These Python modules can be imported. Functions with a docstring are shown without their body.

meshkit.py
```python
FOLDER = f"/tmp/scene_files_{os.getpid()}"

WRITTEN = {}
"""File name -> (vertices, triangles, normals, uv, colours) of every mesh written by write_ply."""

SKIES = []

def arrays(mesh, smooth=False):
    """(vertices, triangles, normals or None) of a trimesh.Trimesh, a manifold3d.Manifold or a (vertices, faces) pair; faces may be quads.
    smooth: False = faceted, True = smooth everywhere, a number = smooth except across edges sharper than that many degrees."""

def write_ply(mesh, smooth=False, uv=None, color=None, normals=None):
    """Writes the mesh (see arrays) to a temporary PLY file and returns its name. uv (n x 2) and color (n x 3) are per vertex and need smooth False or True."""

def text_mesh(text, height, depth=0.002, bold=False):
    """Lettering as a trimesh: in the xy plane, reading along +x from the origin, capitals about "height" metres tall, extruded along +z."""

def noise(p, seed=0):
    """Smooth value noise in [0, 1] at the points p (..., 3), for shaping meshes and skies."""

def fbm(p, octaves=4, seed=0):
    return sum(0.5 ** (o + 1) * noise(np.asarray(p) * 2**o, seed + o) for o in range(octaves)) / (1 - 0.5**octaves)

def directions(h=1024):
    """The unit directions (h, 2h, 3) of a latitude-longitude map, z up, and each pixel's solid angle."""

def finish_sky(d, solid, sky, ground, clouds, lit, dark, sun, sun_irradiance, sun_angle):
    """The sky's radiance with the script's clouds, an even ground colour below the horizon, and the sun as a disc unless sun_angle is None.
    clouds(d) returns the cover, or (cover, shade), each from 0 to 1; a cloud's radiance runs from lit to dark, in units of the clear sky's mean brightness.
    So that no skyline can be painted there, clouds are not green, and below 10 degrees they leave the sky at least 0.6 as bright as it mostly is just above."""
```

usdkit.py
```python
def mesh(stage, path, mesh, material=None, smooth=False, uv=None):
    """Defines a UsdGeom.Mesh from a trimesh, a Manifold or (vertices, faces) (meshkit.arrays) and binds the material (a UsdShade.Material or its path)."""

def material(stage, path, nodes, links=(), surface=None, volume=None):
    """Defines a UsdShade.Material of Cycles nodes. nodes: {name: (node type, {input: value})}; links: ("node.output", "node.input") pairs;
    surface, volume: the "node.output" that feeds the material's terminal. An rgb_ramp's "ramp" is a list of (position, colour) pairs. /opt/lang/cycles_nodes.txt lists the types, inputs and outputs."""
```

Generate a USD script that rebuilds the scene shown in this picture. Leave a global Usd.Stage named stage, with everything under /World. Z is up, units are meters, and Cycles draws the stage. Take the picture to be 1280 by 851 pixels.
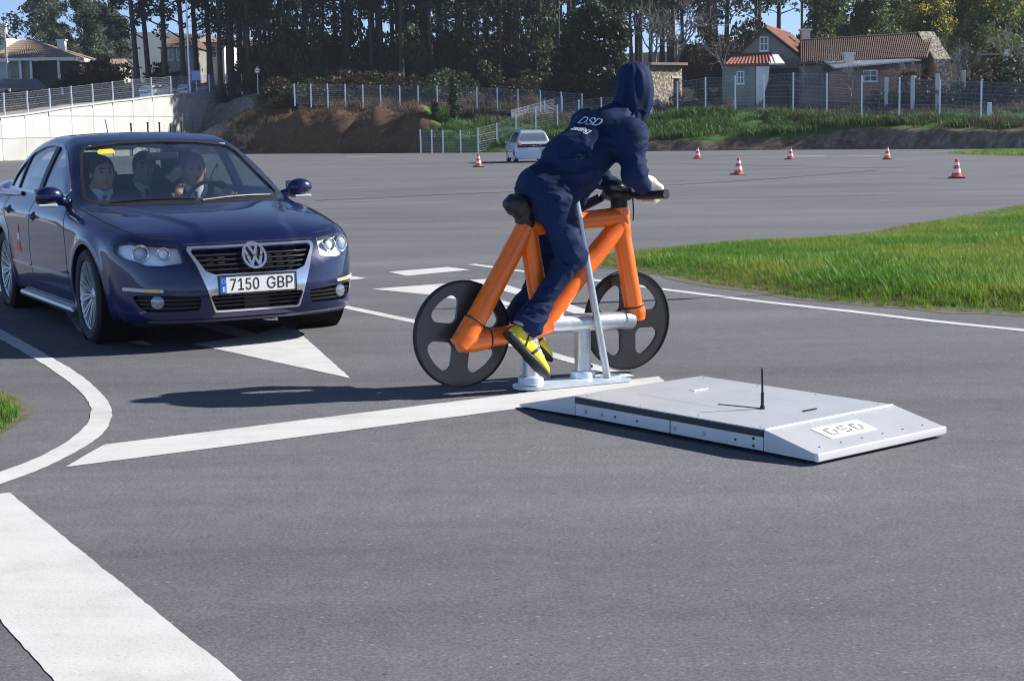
import math, random
import numpy as np
import trimesh
import shapely
from shapely.geometry import Polygon, LineString, Point, box as sbox
from shapely import affinity
from scipy.interpolate import PchipInterpolator
from scipy.spatial import cKDTree
import manifold3d
from pxr import Usd, UsdGeom, UsdLux, UsdShade, Gf, Sdf, Vt
import usdkit, meshkit

stage = Usd.Stage.CreateInMemory()
UsdGeom.SetStageUpAxis(stage, 'Z')
UsdGeom.Xform.Define(stage, '/World')
UsdGeom.Scope.Define(stage, '/World/Looks')
PI = math.pi

# ---------------------------------------------------------------- camera
FPX, PITCH, EYE, ROLL, IW, IH = 2005.5, 0.1324, 1.409, -0.0185, 1280.0, 851.0
cam = UsdGeom.Camera.Define(stage, '/World/camera')
cam.CreateHorizontalApertureAttr(36.0)
cam.CreateVerticalApertureAttr(36.0 * 680 / 1024)
cam.CreateFocalLengthAttr(36.0 * FPX / IW)
cam.CreateClippingRangeAttr(Gf.Vec2f(0.1, 20000))
_c, _s = math.cos(PITCH), math.sin(PITCH)
_r0, _u0, _fw = np.array([1., 0, 0]), np.array([0, _s, _c]), np.array([0, _c, -_s])
_cr, _sr = math.cos(ROLL), math.sin(ROLL)
CR = _cr * _r0 + _sr * _u0
CU = -_sr * _r0 + _cr * _u0
CP = np.array([0, 0, EYE])
M4 = np.eye(4); M4[0, :3] = CR; M4[1, :3] = CU; M4[2, :3] = -_fw; M4[3, :3] = CP
cam.AddTransformOp().Set(Gf.Matrix4d(*M4.ravel().tolist()))
cam.CreateExposureAttr(0.86)

# ---------------------------------------------------------------- sky and sun
SUN_EL, SUN_DIR = math.radians(32.3), np.array([0.979, 0.205])
SUN_DIR = SUN_DIR / np.linalg.norm(SUN_DIR)
SUN_ROT = math.atan2(SUN_DIR[0], SUN_DIR[1])
sky_mat = usdkit.material(stage, '/World/Looks/sky_look', {
    'sky': ('sky_texture', {'sky_type': 'single_scattering', 'sun_disc': False, 'sun_elevation': SUN_EL, 'sun_rotation': SUN_ROT,
                            'altitude': 50.0, 'air_density': 0.40, 'aerosol_density': 0.0, 'ozone_density': 3.0}),
    'bg': ('background_shader', {'strength': 0.088})}, [('sky.color', 'bg.color')], surface='bg.background')
dome = UsdLux.DomeLight.Define(stage, '/World/sky')
UsdShade.MaterialBindingAPI.Apply(dome.GetPrim()).Bind(sky_mat)
dome.GetPrim().SetCustomDataByKey('kind', 'structure')
sun = UsdLux.DistantLight.Define(stage, '/World/sun')
sun.CreateIntensityAttr(1.25); sun.CreateAngleAttr(0.5); sun.CreateNormalizeAttr(True); sun.CreateColorAttr(Gf.Vec3f(1.0, 0.96, 0.90))
sd = np.array([SUN_DIR[0] * math.cos(SUN_EL), SUN_DIR[1] * math.cos(SUN_EL), math.sin(SUN_EL)])
_x = np.cross([0, 0, 1.], sd); _x /= np.linalg.norm(_x); _y = np.cross(sd, _x)
S4 = np.eye(4); S4[0, :3] = _x; S4[1, :3] = _y; S4[2, :3] = sd
sun.AddTransformOp().Set(Gf.Matrix4d(*S4.ravel().tolist()))

# ---------------------------------------------------------------- helpers
def ray(u, v):
    return _fw + CR * ((u - IW / 2) / FPX) - CU * ((v - IH / 2) / FPX)
def at(u, v, y):                     # the point seen at (u, v) of the photograph at distance y
    d = ray(u, v); return CP + d * (y / d[1])
def gnd(u, v, z=0.0):                # the point seen at (u, v) at height z
    d = ray(u, v); return CP + d * ((z - EYE) / d[2])
def px(p):
    d = np.asarray(p, float) - CP; w = d @ _fw
    return np.stack([IW / 2 + FPX * (d @ CR) / w, IH / 2 - FPX * (d @ CU) / w], -1)

_used = {}
def numbered(parent, name):
    k = _used.get((parent, name), 0); _used[(parent, name)] = k + 1
    return f'{parent}/{name}' if k == 0 else f'{parent}/{name}_{k:03d}'
def tag(prim, label=None, cat=None, group=None, kind=None):
    p = prim.GetPrim() if hasattr(prim, 'GetPrim') else stage.GetPrimAtPath(prim)
    for k, v in (('label', label), ('category', cat), ('group', group), ('kind', kind)):
        if v: p.SetCustomDataByKey(k, v)
    return str(p.GetPath())
def thing(name, label, cat, loc=(0, 0, 0), rotz=0.0, group=None, kind=None, mat4=None):
    path = numbered('/World', name)
    x = UsdGeom.Xform.Define(stage, path)
    if mat4 is not None:
        x.AddTransformOp().Set(Gf.Matrix4d(*np.asarray(mat4, float).T.ravel().tolist()))
    else:
        x.AddTranslateOp().Set(Gf.Vec3d(*map(float, loc)))
        if rotz: x.AddRotateZOp().Set(math.degrees(rotz))
    return tag(x, label, cat, group, kind)
def part(parent, name, mesh, mat, smooth=False, label=None, kind=None):
    path = numbered(parent, name)
    m = usdkit.mesh(stage, path, mesh, f'/World/Looks/{mat}', smooth=smooth)
    tag(m, label=label, kind=kind)
    return path
def solo(name, mesh, mat, label=None, cat=None, group=None, kind=None, smooth=False):
    path = numbered('/World', name)
    m = usdkit.mesh(stage, path, mesh, f'/World/Looks/{mat}', smooth=smooth)
    return tag(m, label, cat, group, kind)
def copy_of(src, label, loc, rotz=0.0, scale=None, group=None):
    base = src.split('/')[-1]
    path = numbered('/World', base)
    x = UsdGeom.Xform.Define(stage, path)
    was = stage.GetPrimAtPath(src).GetCustomData()
    x.GetPrim().GetReferences().AddInternalReference(src)
    x.ClearXformOpOrder()
    for a in list(x.GetPrim().GetAuthoredProperties()): pass
    x.AddTranslateOp(opSuffix='at').Set(Gf.Vec3d(*map(float, loc)))
    if rotz: x.AddRotateZOp(opSuffix='turn').Set(math.degrees(rotz))
    if scale is not None: x.AddScaleOp(opSuffix='size').Set(Gf.Vec3f(*(np.ones(3) * scale).tolist()))
    x.GetPrim().SetInstanceable(True)
    return tag(x, label, was.get('category'), group or was.get('group'))

def cat(ms): return trimesh.util.concatenate([m for m in ms if m is not None])
def TM(v, f): return trimesh.Trimesh(np.asarray(v, float), np.asarray(f, int), process=False)
def bx(lo, hi):
    lo, hi = np.minimum(lo, hi), np.maximum(lo, hi)
    m = trimesh.creation.box(np.subtract(hi, lo)); m.apply_translation((np.asarray(lo) + hi) / 2.0); return m
def xf(m, loc=(0, 0, 0), rz=0, rx=0, ry=0, s=None):
    m = m.copy()
    if s is not None: m.apply_scale(s)
    R = trimesh.transformations
    m.apply_transform(R.translation_matrix(loc) @ R.rotation_matrix(rz, [0, 0, 1]) @ R.rotation_matrix(ry, [0, 1, 0]) @ R.rotation_matrix(rx, [1, 0, 0]))
    return m
def rbox(lo, hi, r, seg=2):          # box with rounded edges
    lo, hi = np.asarray(lo, float) + r, np.asarray(hi, float) - r
    s = manifold3d.Manifold.sphere(r, 4 * seg)
    c = [s.translate([x, y, z]) for x in (lo[0], hi[0]) for y in (lo[1], hi[1]) for z in (lo[2], hi[2])]
    return to_tm(manifold3d.Manifold.batch_hull(c))
def to_tm(m):
    a = m.to_mesh(); return TM(a.vert_properties[:, :3], a.tri_verts)
def to_mf(m):
    m = trimesh.Trimesh(m.vertices, m.faces, process=True)
    return manifold3d.Manifold(manifold3d.Mesh(np.asarray(m.vertices, np.float32), np.asarray(m.faces, np.uint32)))
def tube(pts, r, n=12, caps=True):   # round tube through points, r a number or one per point
    P = np.asarray(pts, float); k = len(P); r = np.broadcast_to(np.asarray(r, float), (k,))
    T = np.gradient(P, axis=0); T /= np.linalg.norm(T, axis=1)[:, None] + 1e-12
    up = np.array([0, 0, 1.]) if abs(T[0][2]) < 0.9 else np.array([1., 0, 0])
    N = np.cross(T[0], up); N /= np.linalg.norm(N)
    V = []
    a = np.arange(n) * 2 * PI / n
    for i in range(k):
        N = N - T[i] * (N @ T[i]); N /= np.linalg.norm(N); B = np.cross(T[i], N)
        V.append(P[i] + r[i] * (np.cos(a)[:, None] * N + np.sin(a)[:, None] * B))
    V = np.vstack(V); F = []
    j = np.arange(n); jn = (j + 1) % n
    for i in range(k - 1):
        A, B_ = i * n + j, i * n + jn; C, D = A + n, B_ + n
        F += [np.stack([A, B_, D], 1), np.stack([A, D, C], 1)]
    if caps:
        V = np.vstack([V, P[0], P[-1]])
        F += [np.stack([np.full(n, k * n), jn, j], 1), np.stack([np.full(n, k * n + 1), (k - 1) * n + j, (k - 1) * n + jn], 1)]
    return TM(V, np.vstack(F))
def lathe(prof, n=32, axis='z'):     # prof: (radius, height) pairs, closed by itself when it starts and ends on the axis
    prof = np.asarray(prof, float); a = np.arange(n) * 2 * PI / n
    V = np.stack([prof[:, 0][:, None] * np.cos(a), prof[:, 0][:, None] * np.sin(a), np.repeat(prof[:, 1][:, None], n, 1)], -1).reshape(-1, 3)
    F = []; j = np.arange(n); jn = (j + 1) % n
    for i in range(len(prof) - 1):
        A, B = i * n + j, i * n + jn; C, D = A + n, B + n
        F += [np.stack([A, B, D], 1), np.stack([A, D, C], 1)]
    m = TM(V, np.vstack(F))
    if axis == 'y': m.vertices = m.vertices[:, [0, 2, 1]]; m.faces = m.faces[:, ::-1]
    if axis == 'x': m.vertices = m.vertices[:, [2, 0, 1]]
    return m
def prism(poly, z0, z1):
    if not isinstance(poly, (Polygon, shapely.geometry.MultiPolygon)): poly = Polygon(poly)
    out = [trimesh.creation.extrude_polygon(g, z1 - z0, engine='earcut') for g in getattr(poly, 'geoms', [poly])]
    m = cat(out); m.apply_translation([0, 0, z0]); return m
def prism_y(poly, y0, y1):           # polygon in (x, z)
    m = prism(poly, 0, y1 - y0); v = m.vertices
    m.vertices = np.stack([v[:, 0], y0 + v[:, 2], v[:, 1]], 1); m.faces = m.faces[:, ::-1]; return m
def prism_x(poly, x0, x1):           # polygon in (y, z)
    m = prism(poly, 0, x1 - x0); v = m.vertices
    m.vertices = np.stack([x0 + v[:, 2], v[:, 0], v[:, 1]], 1); return m
def smax(a, b, k):
    h = np.maximum(k - np.abs(a - b), 0) / k; return np.maximum(a, b) + h * h * k * 0.25
def smin(a, b, k): return -smax(-a, -b, k)
def sdf_mesh(f, lo, hi, h, newton=6):
    """Surface of f = 0 (negative inside) on a grid of spacing h, its vertices drawn onto the surface."""
    lo, hi = np.asarray(lo, float), np.asarray(hi, float)
    n = np.ceil((hi - lo) / h).astype(int) + 1
    ax = [lo[i] + h * np.arange(n[i]) for i in range(3)]
    V = np.empty(n, np.float32)
    Y, Z = np.meshgrid(ax[1], ax[2], indexing='ij')
    step = max(1, int(2e5 // (n[1] * n[2])))
    for i in range(0, n[0], step):
        X = ax[0][i:i + step][:, None, None]
        V[i:i + step] = f(np.broadcast_to(X, (X.shape[0],) + Y.shape), np.broadcast_to(Y, (X.shape[0],) + Y.shape), np.broadcast_to(Z, (X.shape[0],) + Z.shape))
    ins = V < 0
    s = sum(ins[a:n[0] - 1 + a, b:n[1] - 1 + b, c:n[2] - 1 + c].astype(np.int8) for a in (0, 1) for b in (0, 1) for c in (0, 1))
    act = (s > 0) & (s < 8)
    idx = np.full(act.shape, -1, np.int64); ci = np.argwhere(act); idx[act] = np.arange(len(ci))
    acc = np.zeros((len(ci), 3)); cnt = np.zeros(len(ci))
    cor = [(a, b, c) for a in (0, 1) for b in (0, 1) for c in (0, 1)]
    for p in cor:
        for d in range(3):
            if p[d] == 1: continue
            q = list(p); q[d] = 1
            v0 = V[ci[:, 0] + p[0], ci[:, 1] + p[1], ci[:, 2] + p[2]]; v1 = V[ci[:, 0] + q[0], ci[:, 1] + q[1], ci[:, 2] + q[2]]
            m = (v0 < 0) != (v1 < 0)
            t = np.where(m, v0 / np.where(m, v0 - v1, 1), 0)
            pt = np.tile(np.array(p, float), (len(ci), 1)); pt[:, d] = t
            acc += pt * m[:, None]; cnt += m
    P = lo + h * (ci + acc / cnt[:, None])
    F = []
    for d in range(3):
        e1, e2 = [(1, 2), (2, 0), (0, 1)][d]
        sl0 = [slice(None)] * 3; sl1 = [slice(None)] * 3
        sl0[d] = slice(0, n[d] - 1); sl1[d] = slice(1, n[d])
        A, B = ins[tuple(sl0)], ins[tuple(sl1)]
        ed = np.argwhere(A != B)
        ok = (ed[:, e1] > 0) & (ed[:, e2] > 0) & (ed[:, e1] < n[e1] - 1) & (ed[:, e2] < n[e2] - 1)
        ed = ed[ok]; flip = ~A[ed[:, 0], ed[:, 1], ed[:, 2]]
        def cell(o1, o2):
            q = ed.copy(); q[:, e1] -= o1; q[:, e2] -= o2; return idx[q[:, 0], q[:, 1], q[:, 2]]
        a, b, c, d_ = cell(1, 1), cell(0, 1), cell(0, 0), cell(1, 0)
        q = np.stack([a, b, c, d_], 1); q[flip] = q[flip][:, ::-1]
        F.append(np.vstack([q[:, [0, 1, 2]], q[:, [0, 2, 3]]]))
    F = np.vstack(F)
    e = h * 0.15
    for _ in range(newton):
        x, y, z = P.T
        v = f(x, y, z)
        g = np.stack([f(x + e, y, z) - f(x - e, y, z), f(x, y + e, z) - f(x, y - e, z), f(x, y, z + e) - f(x, y, z - e)], 1) / (2 * e)
        st = -v[:, None] * g / (np.sum(g * g, 1)[:, None] + 1e-9)
        L = np.linalg.norm(st, axis=1)[:, None]
        P = P + st * np.minimum(1, 0.5 * h / (L + 1e-12))
    return TM(P, F)
def seg_d(x, y, z, a, b, ra, rb):    # distance to a tapered capsule
    a, b = np.asarray(a, float), np.asarray(b, float); ab = b - a
    t = np.clip(((x - a[0]) * ab[0] + (y - a[1]) * ab[1] + (z - a[2]) * ab[2]) / (ab @ ab + 1e-12), 0, 1)
    return np.sqrt((x - a[0] - t * ab[0]) ** 2 + (y - a[1] - t * ab[1]) ** 2 + (z - a[2] - t * ab[2]) ** 2) - (ra + (rb - ra) * t)
def ell_d(x, y, z, c, r, R=None):    # roughly the distance to an ellipsoid
    p = np.stack([x - c[0], y - c[1], z - c[2]], -1)
    if R is not None: p = p @ np.asarray(R)
    r = np.asarray(r, float)
    k0 = np.linalg.norm(p / r, axis=-1); k1 = np.linalg.norm(p / (r * r), axis=-1)
    return k0 * (k0 - 1) / (k1 + 1e-9)
def rounded(pts, r):                 # polygon with rounded corners
    p = pts if isinstance(pts, Polygon) else Polygon(pts)
    return p.buffer(-r).buffer(2 * r).buffer(-r)
def grid_patch(poly, h):
    """Triangles filling a polygon, with inner points about h apart, so that it can be bent onto a surface."""
    from scipy.spatial import Delaunay
    out = []
    for g in getattr(poly, 'geoms', [poly]):
        g = shapely.segmentize(g, h)
        x0, y0, x1, y1 = g.bounds
        X, Y = np.meshgrid(np.arange(x0 + h / 2, x1, h), np.arange(y0 + h / 2, y1, h * .87)); X = X + (np.arange(len(X)) % 2)[:, None] * h / 2
        pts = np.stack([X.ravel(), Y.ravel()], 1)
        inn = g.buffer(-h * 0.4)
        if not inn.is_empty: pts = pts[shapely.contains_xy(inn, pts[:, 0], pts[:, 1])]
        else: pts = pts[:0]
        rings = [np.array(r.coords)[:-1] for r in [g.exterior, *g.interiors]]
        P = np.vstack(rings + [pts]) if len(pts) else np.vstack(rings)
        t = Delaunay(P).simplices
        c = P[t].mean(1); keep = shapely.contains_xy(g, c[:, 0], c[:, 1]); t = t[keep]
        a = P[t]; ar = (a[:, 1, 0] - a[:, 0, 0]) * (a[:, 2, 1] - a[:, 0, 1]) - (a[:, 2, 0] - a[:, 0, 0]) * (a[:, 1, 1] - a[:, 0, 1])
        t = t[np.abs(ar) > 1e-10]; ar = ar[np.abs(ar) > 1e-10]; t[ar < 0] = t[ar < 0][:, ::-1]
        out.append((P, t))
    n = 0; Ps, Ts = [], []
    for P, t in out: Ps.append(P); Ts.append(t + n); n += len(P)
    return np.vstack(Ps), np.vstack(Ts)
def thicken(P, T, N, d0, d1):
    """A closed slab over a bent patch, between offsets d0 and d1 along its normals."""
    n = len(P); A, B = P + N * d1, P + N * d0
    e = np.sort(np.vstack([T[:, [0, 1]], T[:, [1, 2]], T[:, [2, 0]]]), 1)
    d = np.vstack([T[:, [0, 1]], T[:, [1, 2]], T[:, [2, 0]]])
    _, inv, c = np.unique(e, axis=0, return_inverse=True, return_counts=True)
    rim = d[c[inv.ravel()] == 1]
    F = np.vstack([T, T[:, ::-1] + n, np.stack([rim[:, 0], rim[:, 0] + n, rim[:, 1]], 1), np.stack([rim[:, 1], rim[:, 0] + n, rim[:, 1] + n], 1)])
    return TM(np.vstack([A, B]), F)
def onto(f, poly, axis, start, h=0.03, d0=-0.002, d1=0.003, sign=1):
    """Bends a flat polygon onto the surface f = 0 along an axis: 'x' takes (y, z), 'y' takes (x, z), 'z' takes (x, y)."""
    P2, T = grid_patch(poly, h)
    k = 'xyz'.index(axis); o = [i for i in range(3) if i != k]
    P = np.zeros((len(P2), 3)); P[:, o[0]] = P2[:, 0]; P[:, o[1]] = P2[:, 1]; P[:, k] = start
    step = -sign * 0.01
    done = np.zeros(len(P), bool)
    for _ in range(200):
        v = f(*P.T); done |= v < 0
        if done.all(): break
        P[~done, k] += step
    lo_, hi_ = P[:, k].copy(), P[:, k] - step
    for _ in range(18):
        mid = (lo_ + hi_) / 2; Q = P.copy(); Q[:, k] = mid; i = f(*Q.T) < 0
        lo_ = np.where(i, mid, lo_); hi_ = np.where(i, hi_, mid)
    P[:, k] = (lo_ + hi_) / 2
    e = 0.004; x, y, z = P.T
    N = np.stack([f(x + e, y, z) - f(x - e, y, z), f(x, y + e, z) - f(x, y - e, z), f(x, y, z + e) - f(x, y, z - e)], 1)
    N /= np.linalg.norm(N, axis=1)[:, None] + 1e-12
    a = P[T]; fn = np.cross(a[:, 1] - a[:, 0], a[:, 2] - a[:, 0]).sum(0)
    if fn @ N.mean(0) < 0: T = T[:, ::-1]
    return thicken(P, T, N, d0, d1)
def band(pts, w): return LineString(pts).buffer(w / 2, cap_style=2, join_style=1)
def mirror_y(m):
    m = m.copy(); m.vertices = m.vertices * [1, -1, 1]; m.faces = m.faces[:, ::-1]; return m
# ================================================================ materials
def mat(name, col, rough=0.6, metal=0.0, var=0.0, scale=6.0, bump=0.0, bscale=None, coat=0.0, spec=0.5, col2=None, rnd=0.0, sheen=0.0, detail=4, bdist=0.01, thresh=None, trans=0.0, stretch=None):
    n = {'p': ('principled_bsdf', {'base_color': col, 'roughness': rough, 'metallic': metal, 'coat_weight': coat, 'specular_ior_level': spec, 'sheen_weight': sheen}),
         'tc': ('texture_coordinate', {})}
    L = []; src = 'tc.object'
    if stretch is not None:
        n['mp'] = ('mapping', {'scale': stretch}); L.append(('tc.object', 'mp.vector')); src = 'mp.vector'
    cur = None
    if var or col2 is not None:
        c2 = col2 if col2 is not None else tuple(c * (1 - var) for c in col)
        c1 = col if col2 is not None else tuple(min(1, c * (1 + var)) for c in col)
        lo, hi = thresh or (0.3, 0.7)
        n['nz'] = ('noise_texture', {'scale': scale, 'detail': float(detail), 'roughness': 0.6})
        n['rp'] = ('rgb_ramp', {'ramp': [(0, c1), (lo, c1), (hi, c2), (1, c2)]})
        L += [(src, 'nz.vector'), ('nz.fac', 'rp.fac')]; cur = 'rp.color'
    if rnd:
        n['oi'] = ('object_info', {}); n['mr'] = ('map_range', {'to_min': 1 - rnd, 'to_max': 1 + rnd})
        n['hs'] = ('hsv', {'color': col}); L += [('oi.random', 'mr.value'), ('mr.result', 'hs.value')]
        if cur: L.append((cur, 'hs.color'))
        cur = 'hs.color'
    if cur: L.append((cur, 'p.base_color'))
    if bump:
        n['bn'] = ('noise_texture', {'scale': bscale or scale * 4, 'detail': 5.0}); n['b'] = ('bump', {'strength': bump, 'distance': bdist})
        L += [(src, 'bn.vector'), ('bn.fac', 'b.height'), ('b.normal', 'p.normal')]
    out = 'p.BSDF'
    if trans:
        n['tl'] = ('translucent_bsdf', {'color': col}); n['mx'] = ('mix_closure', {'fac': trans})
        if cur: L.append((cur, 'tl.color'))
        L += [('p.BSDF', 'mx.closure1'), ('tl.BSDF', 'mx.closure2')]; out = 'mx.closure'
    usdkit.material(stage, '/World/Looks/' + name, n, L, surface=out)
    return name
def glass(name, tint, rough=0.0, base=0.045, edge=0.7, gl=1.0):
    # clear pane: what it mirrors grows towards grazing view
    usdkit.material(stage, '/World/Looks/' + name, {'t': ('transparent_bsdf', {'color': tint}), 'g': ('glossy_bsdf', {'roughness': rough, 'color': (gl, gl, gl)}),
        'w': ('layer_weight', {'blend': 0.5}), 'pw': ('math', {'math_type': 'power', 'value2': 4.5}), 'ma': ('math', {'math_type': 'multiply_add', 'value2': edge, 'value3': base}), 'm': ('mix_closure', {})},
        [('w.facing', 'pw.value1'), ('pw.value', 'ma.value1'), ('ma.value', 'm.fac'), ('t.BSDF', 'm.closure1'), ('g.BSDF', 'm.closure2')], surface='m.closure')

# asphalt: three scales of tone, pale stones, fine relief
usdkit.material(stage, '/World/Looks/asphalt', {
    'g': ('geometry', {}),
    'n1': ('noise_texture', {'scale': 0.22, 'detail': 4.0, 'roughness': 0.55}), 'n2': ('noise_texture', {'scale': 9.0, 'detail': 6.0, 'roughness': 0.75}),
    'n3': ('noise_texture', {'scale': 70.0, 'detail': 5.0, 'roughness': 0.85}), 'vo': ('voronoi_texture', {'scale': 30.0}), 'sc': ('separate_color', {}), 'rr': ('rgb_ramp', {'ramp': [(0.76, (0, 0, 0)), (0.80, (1, 1, 1))]}), 'rk': ('rgb_ramp', {'ramp': [(0.07, (0.6, 0.6, 0.6)), (0.09, (0, 0, 0))]}), 'mk': ('math', {'math_type': 'multiply'}), 'ml': ('math', {'math_type': 'multiply'}), 'm5': ('mix_color', {'b': (0.030, 0.030, 0.033)}),
    'mp': ('mapping', {'scale': (0.12, 1.1, 1.0), 'rotation': (0, 0, 0.35)}), 'n4': ('noise_texture', {'scale': 1.0, 'detail': 5.0, 'roughness': 0.6}),
    'r1': ('rgb_ramp', {'ramp': [(0.25, (0.104, 0.105, 0.113)), (0.75, (0.147, 0.149, 0.159))]}),
    'r2': ('rgb_ramp', {'ramp': [(0.30, (0.84, 0.84, 0.85)), (0.70, (1.14, 1.14, 1.13))]}),
    'r3': ('rgb_ramp', {'ramp': [(0.28, (0.42, 0.42, 0.43)), (0.5, (1, 1, 1)), (0.70, (1.75, 1.75, 1.73))]}),
    'r4': ('rgb_ramp', {'ramp': [(0.3, (0.80, 0.80, 0.81)), (0.5, (1, 1, 1)), (0.70, (1.26, 1.25, 1.24))]}),
    'rv': ('rgb_ramp', {'ramp': [(0.0, (1, 1, 1)), (0.13, (1, 1, 1)), (0.21, (0, 0, 0)), (1, (0, 0, 0))]}),
    'sp': ('noise_texture', {'scale': 5.0, 'detail': 2.0}), 'rs': ('rgb_ramp', {'ramp': [(0.38, (0.25, 0.25, 0.25)), (0.62, (1, 1, 1))]}),
    'm1': ('mix_color', {'blend_type': 'multiply', 'fac': 1.0}), 'm2': ('mix_color', {'blend_type': 'multiply', 'fac': 1.0}), 'm4': ('mix_color', {'blend_type': 'multiply', 'fac': 1.0}),
    'm3': ('mix_color', {'b': (0.40, 0.39, 0.38)}), 'mf': ('math', {'math_type': 'multiply'}), 'mg': ('math', {'math_type': 'multiply', 'value2': 0.55}),
    'b': ('bump', {'strength': 0.5, 'distance': 0.004}),
    'p': ('principled_bsdf', {'roughness': 0.82, 'specular_ior_level': 0.35})},
    [('g.position', 'n1.vector'), ('g.position', 'n2.vector'), ('g.position', 'n3.vector'), ('g.position', 'vo.vector'), ('g.position', 'sp.vector'), ('g.position', 'mp.vector'), ('mp.vector', 'n4.vector'),
     ('n1.fac', 'r1.fac'), ('n2.fac', 'r2.fac'), ('n3.fac', 'r3.fac'), ('n4.fac', 'r4.fac'), ('vo.distance', 'rv.fac'), ('sp.fac', 'rs.fac'),
     ('r1.color', 'm1.a'), ('r2.color', 'm1.b'), ('m1.result', 'm2.a'), ('r3.color', 'm2.b'), ('m2.result', 'm4.a'), ('r4.color', 'm4.b'), ('m4.result', 'm3.a'),
     ('rv.color', 'mf.value1'), ('vo.color', 'sc.color'), ('sc.r', 'rr.fac'), ('sc.g', 'rk.fac'), ('rr.color', 'mk.value1'), ('rs.color', 'mk.value2'), ('mk.value', 'mf.value2'), ('mf.value', 'mg.value1'), ('mg.value', 'm3.fac'), ('rv.color', 'ml.value1'), ('rk.color', 'ml.value2'), ('m3.result', 'm5.a'), ('ml.value', 'm5.fac'), ('m5.result', 'p.base_color'),
     ('n3.fac', 'b.height'), ('b.normal', 'p.normal')], surface='p.BSDF')
# white road paint, worn and a little dirty, the asphalt's grain under it
usdkit.material(stage, '/World/Looks/road_paint', {
    'g': ('geometry', {}), 'n1': ('noise_texture', {'scale': 2.2, 'detail': 6.0, 'roughness': 0.65}), 'n2': ('noise_texture', {'scale': 70.0, 'detail': 3.0, 'roughness': 0.7}),
    'mp': ('mapping', {'scale': (0.5, 3.0, 1.0), 'rotation': (0, 0, 0.25)}), 'n4': ('noise_texture', {'scale': 2.0, 'detail': 5.0}),
    'r1': ('rgb_ramp', {'ramp': [(0.3, (0.62, 0.62, 0.615)), (0.52, (0.58, 0.577, 0.565)), (0.72, (0.45, 0.447, 0.435))]}),
    'r2': ('rgb_ramp', {'ramp': [(0.0, (0.35, 0.35, 0.36)), (0.28, (0.75, 0.75, 0.75)), (0.42, (1, 1, 1))]}),
    'r4': ('rgb_ramp', {'ramp': [(0.35, (0.93, 0.93, 0.92)), (0.6, (1, 1, 1))]}),
    'm1': ('mix_color', {'blend_type': 'multiply', 'fac': 1.0}), 'm2': ('mix_color', {'blend_type': 'multiply', 'fac': 1.0}),
    'b': ('bump', {'strength': 0.35, 'distance': 0.003}), 'p': ('principled_bsdf', {'roughness': 0.7})},
    [('g.position', 'n1.vector'), ('g.position', 'n2.vector'), ('g.position', 'mp.vector'), ('mp.vector', 'n4.vector'), ('n1.fac', 'r1.fac'), ('n2.fac', 'r2.fac'), ('n4.fac', 'r4.fac'),
     ('r1.color', 'm1.a'), ('r2.color', 'm1.b'), ('m1.result', 'm2.a'), ('r4.color', 'm2.b'), ('m2.result', 'p.base_color'), ('n2.fac', 'b.height'), ('b.normal', 'p.normal')], surface='p.BSDF')
mat('asphalt_seam', (0.045, 0.045, 0.048), 0.75, var=0.3, scale=8)
mat('verge_soil', (0.13, 0.115, 0.085), 0.95, col2=(0.09, 0.10, 0.04), scale=3.0, bump=0.6, bscale=60)
for i, c in enumerate([(0.10, 0.25, 0.018), (0.17, 0.30, 0.028), (0.28, 0.33, 0.055)]):
    mat(f'grass_blade_{"abc"[i]}', c, 0.55, rnd=0.35, trans=0.4, spec=0.4)
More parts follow.
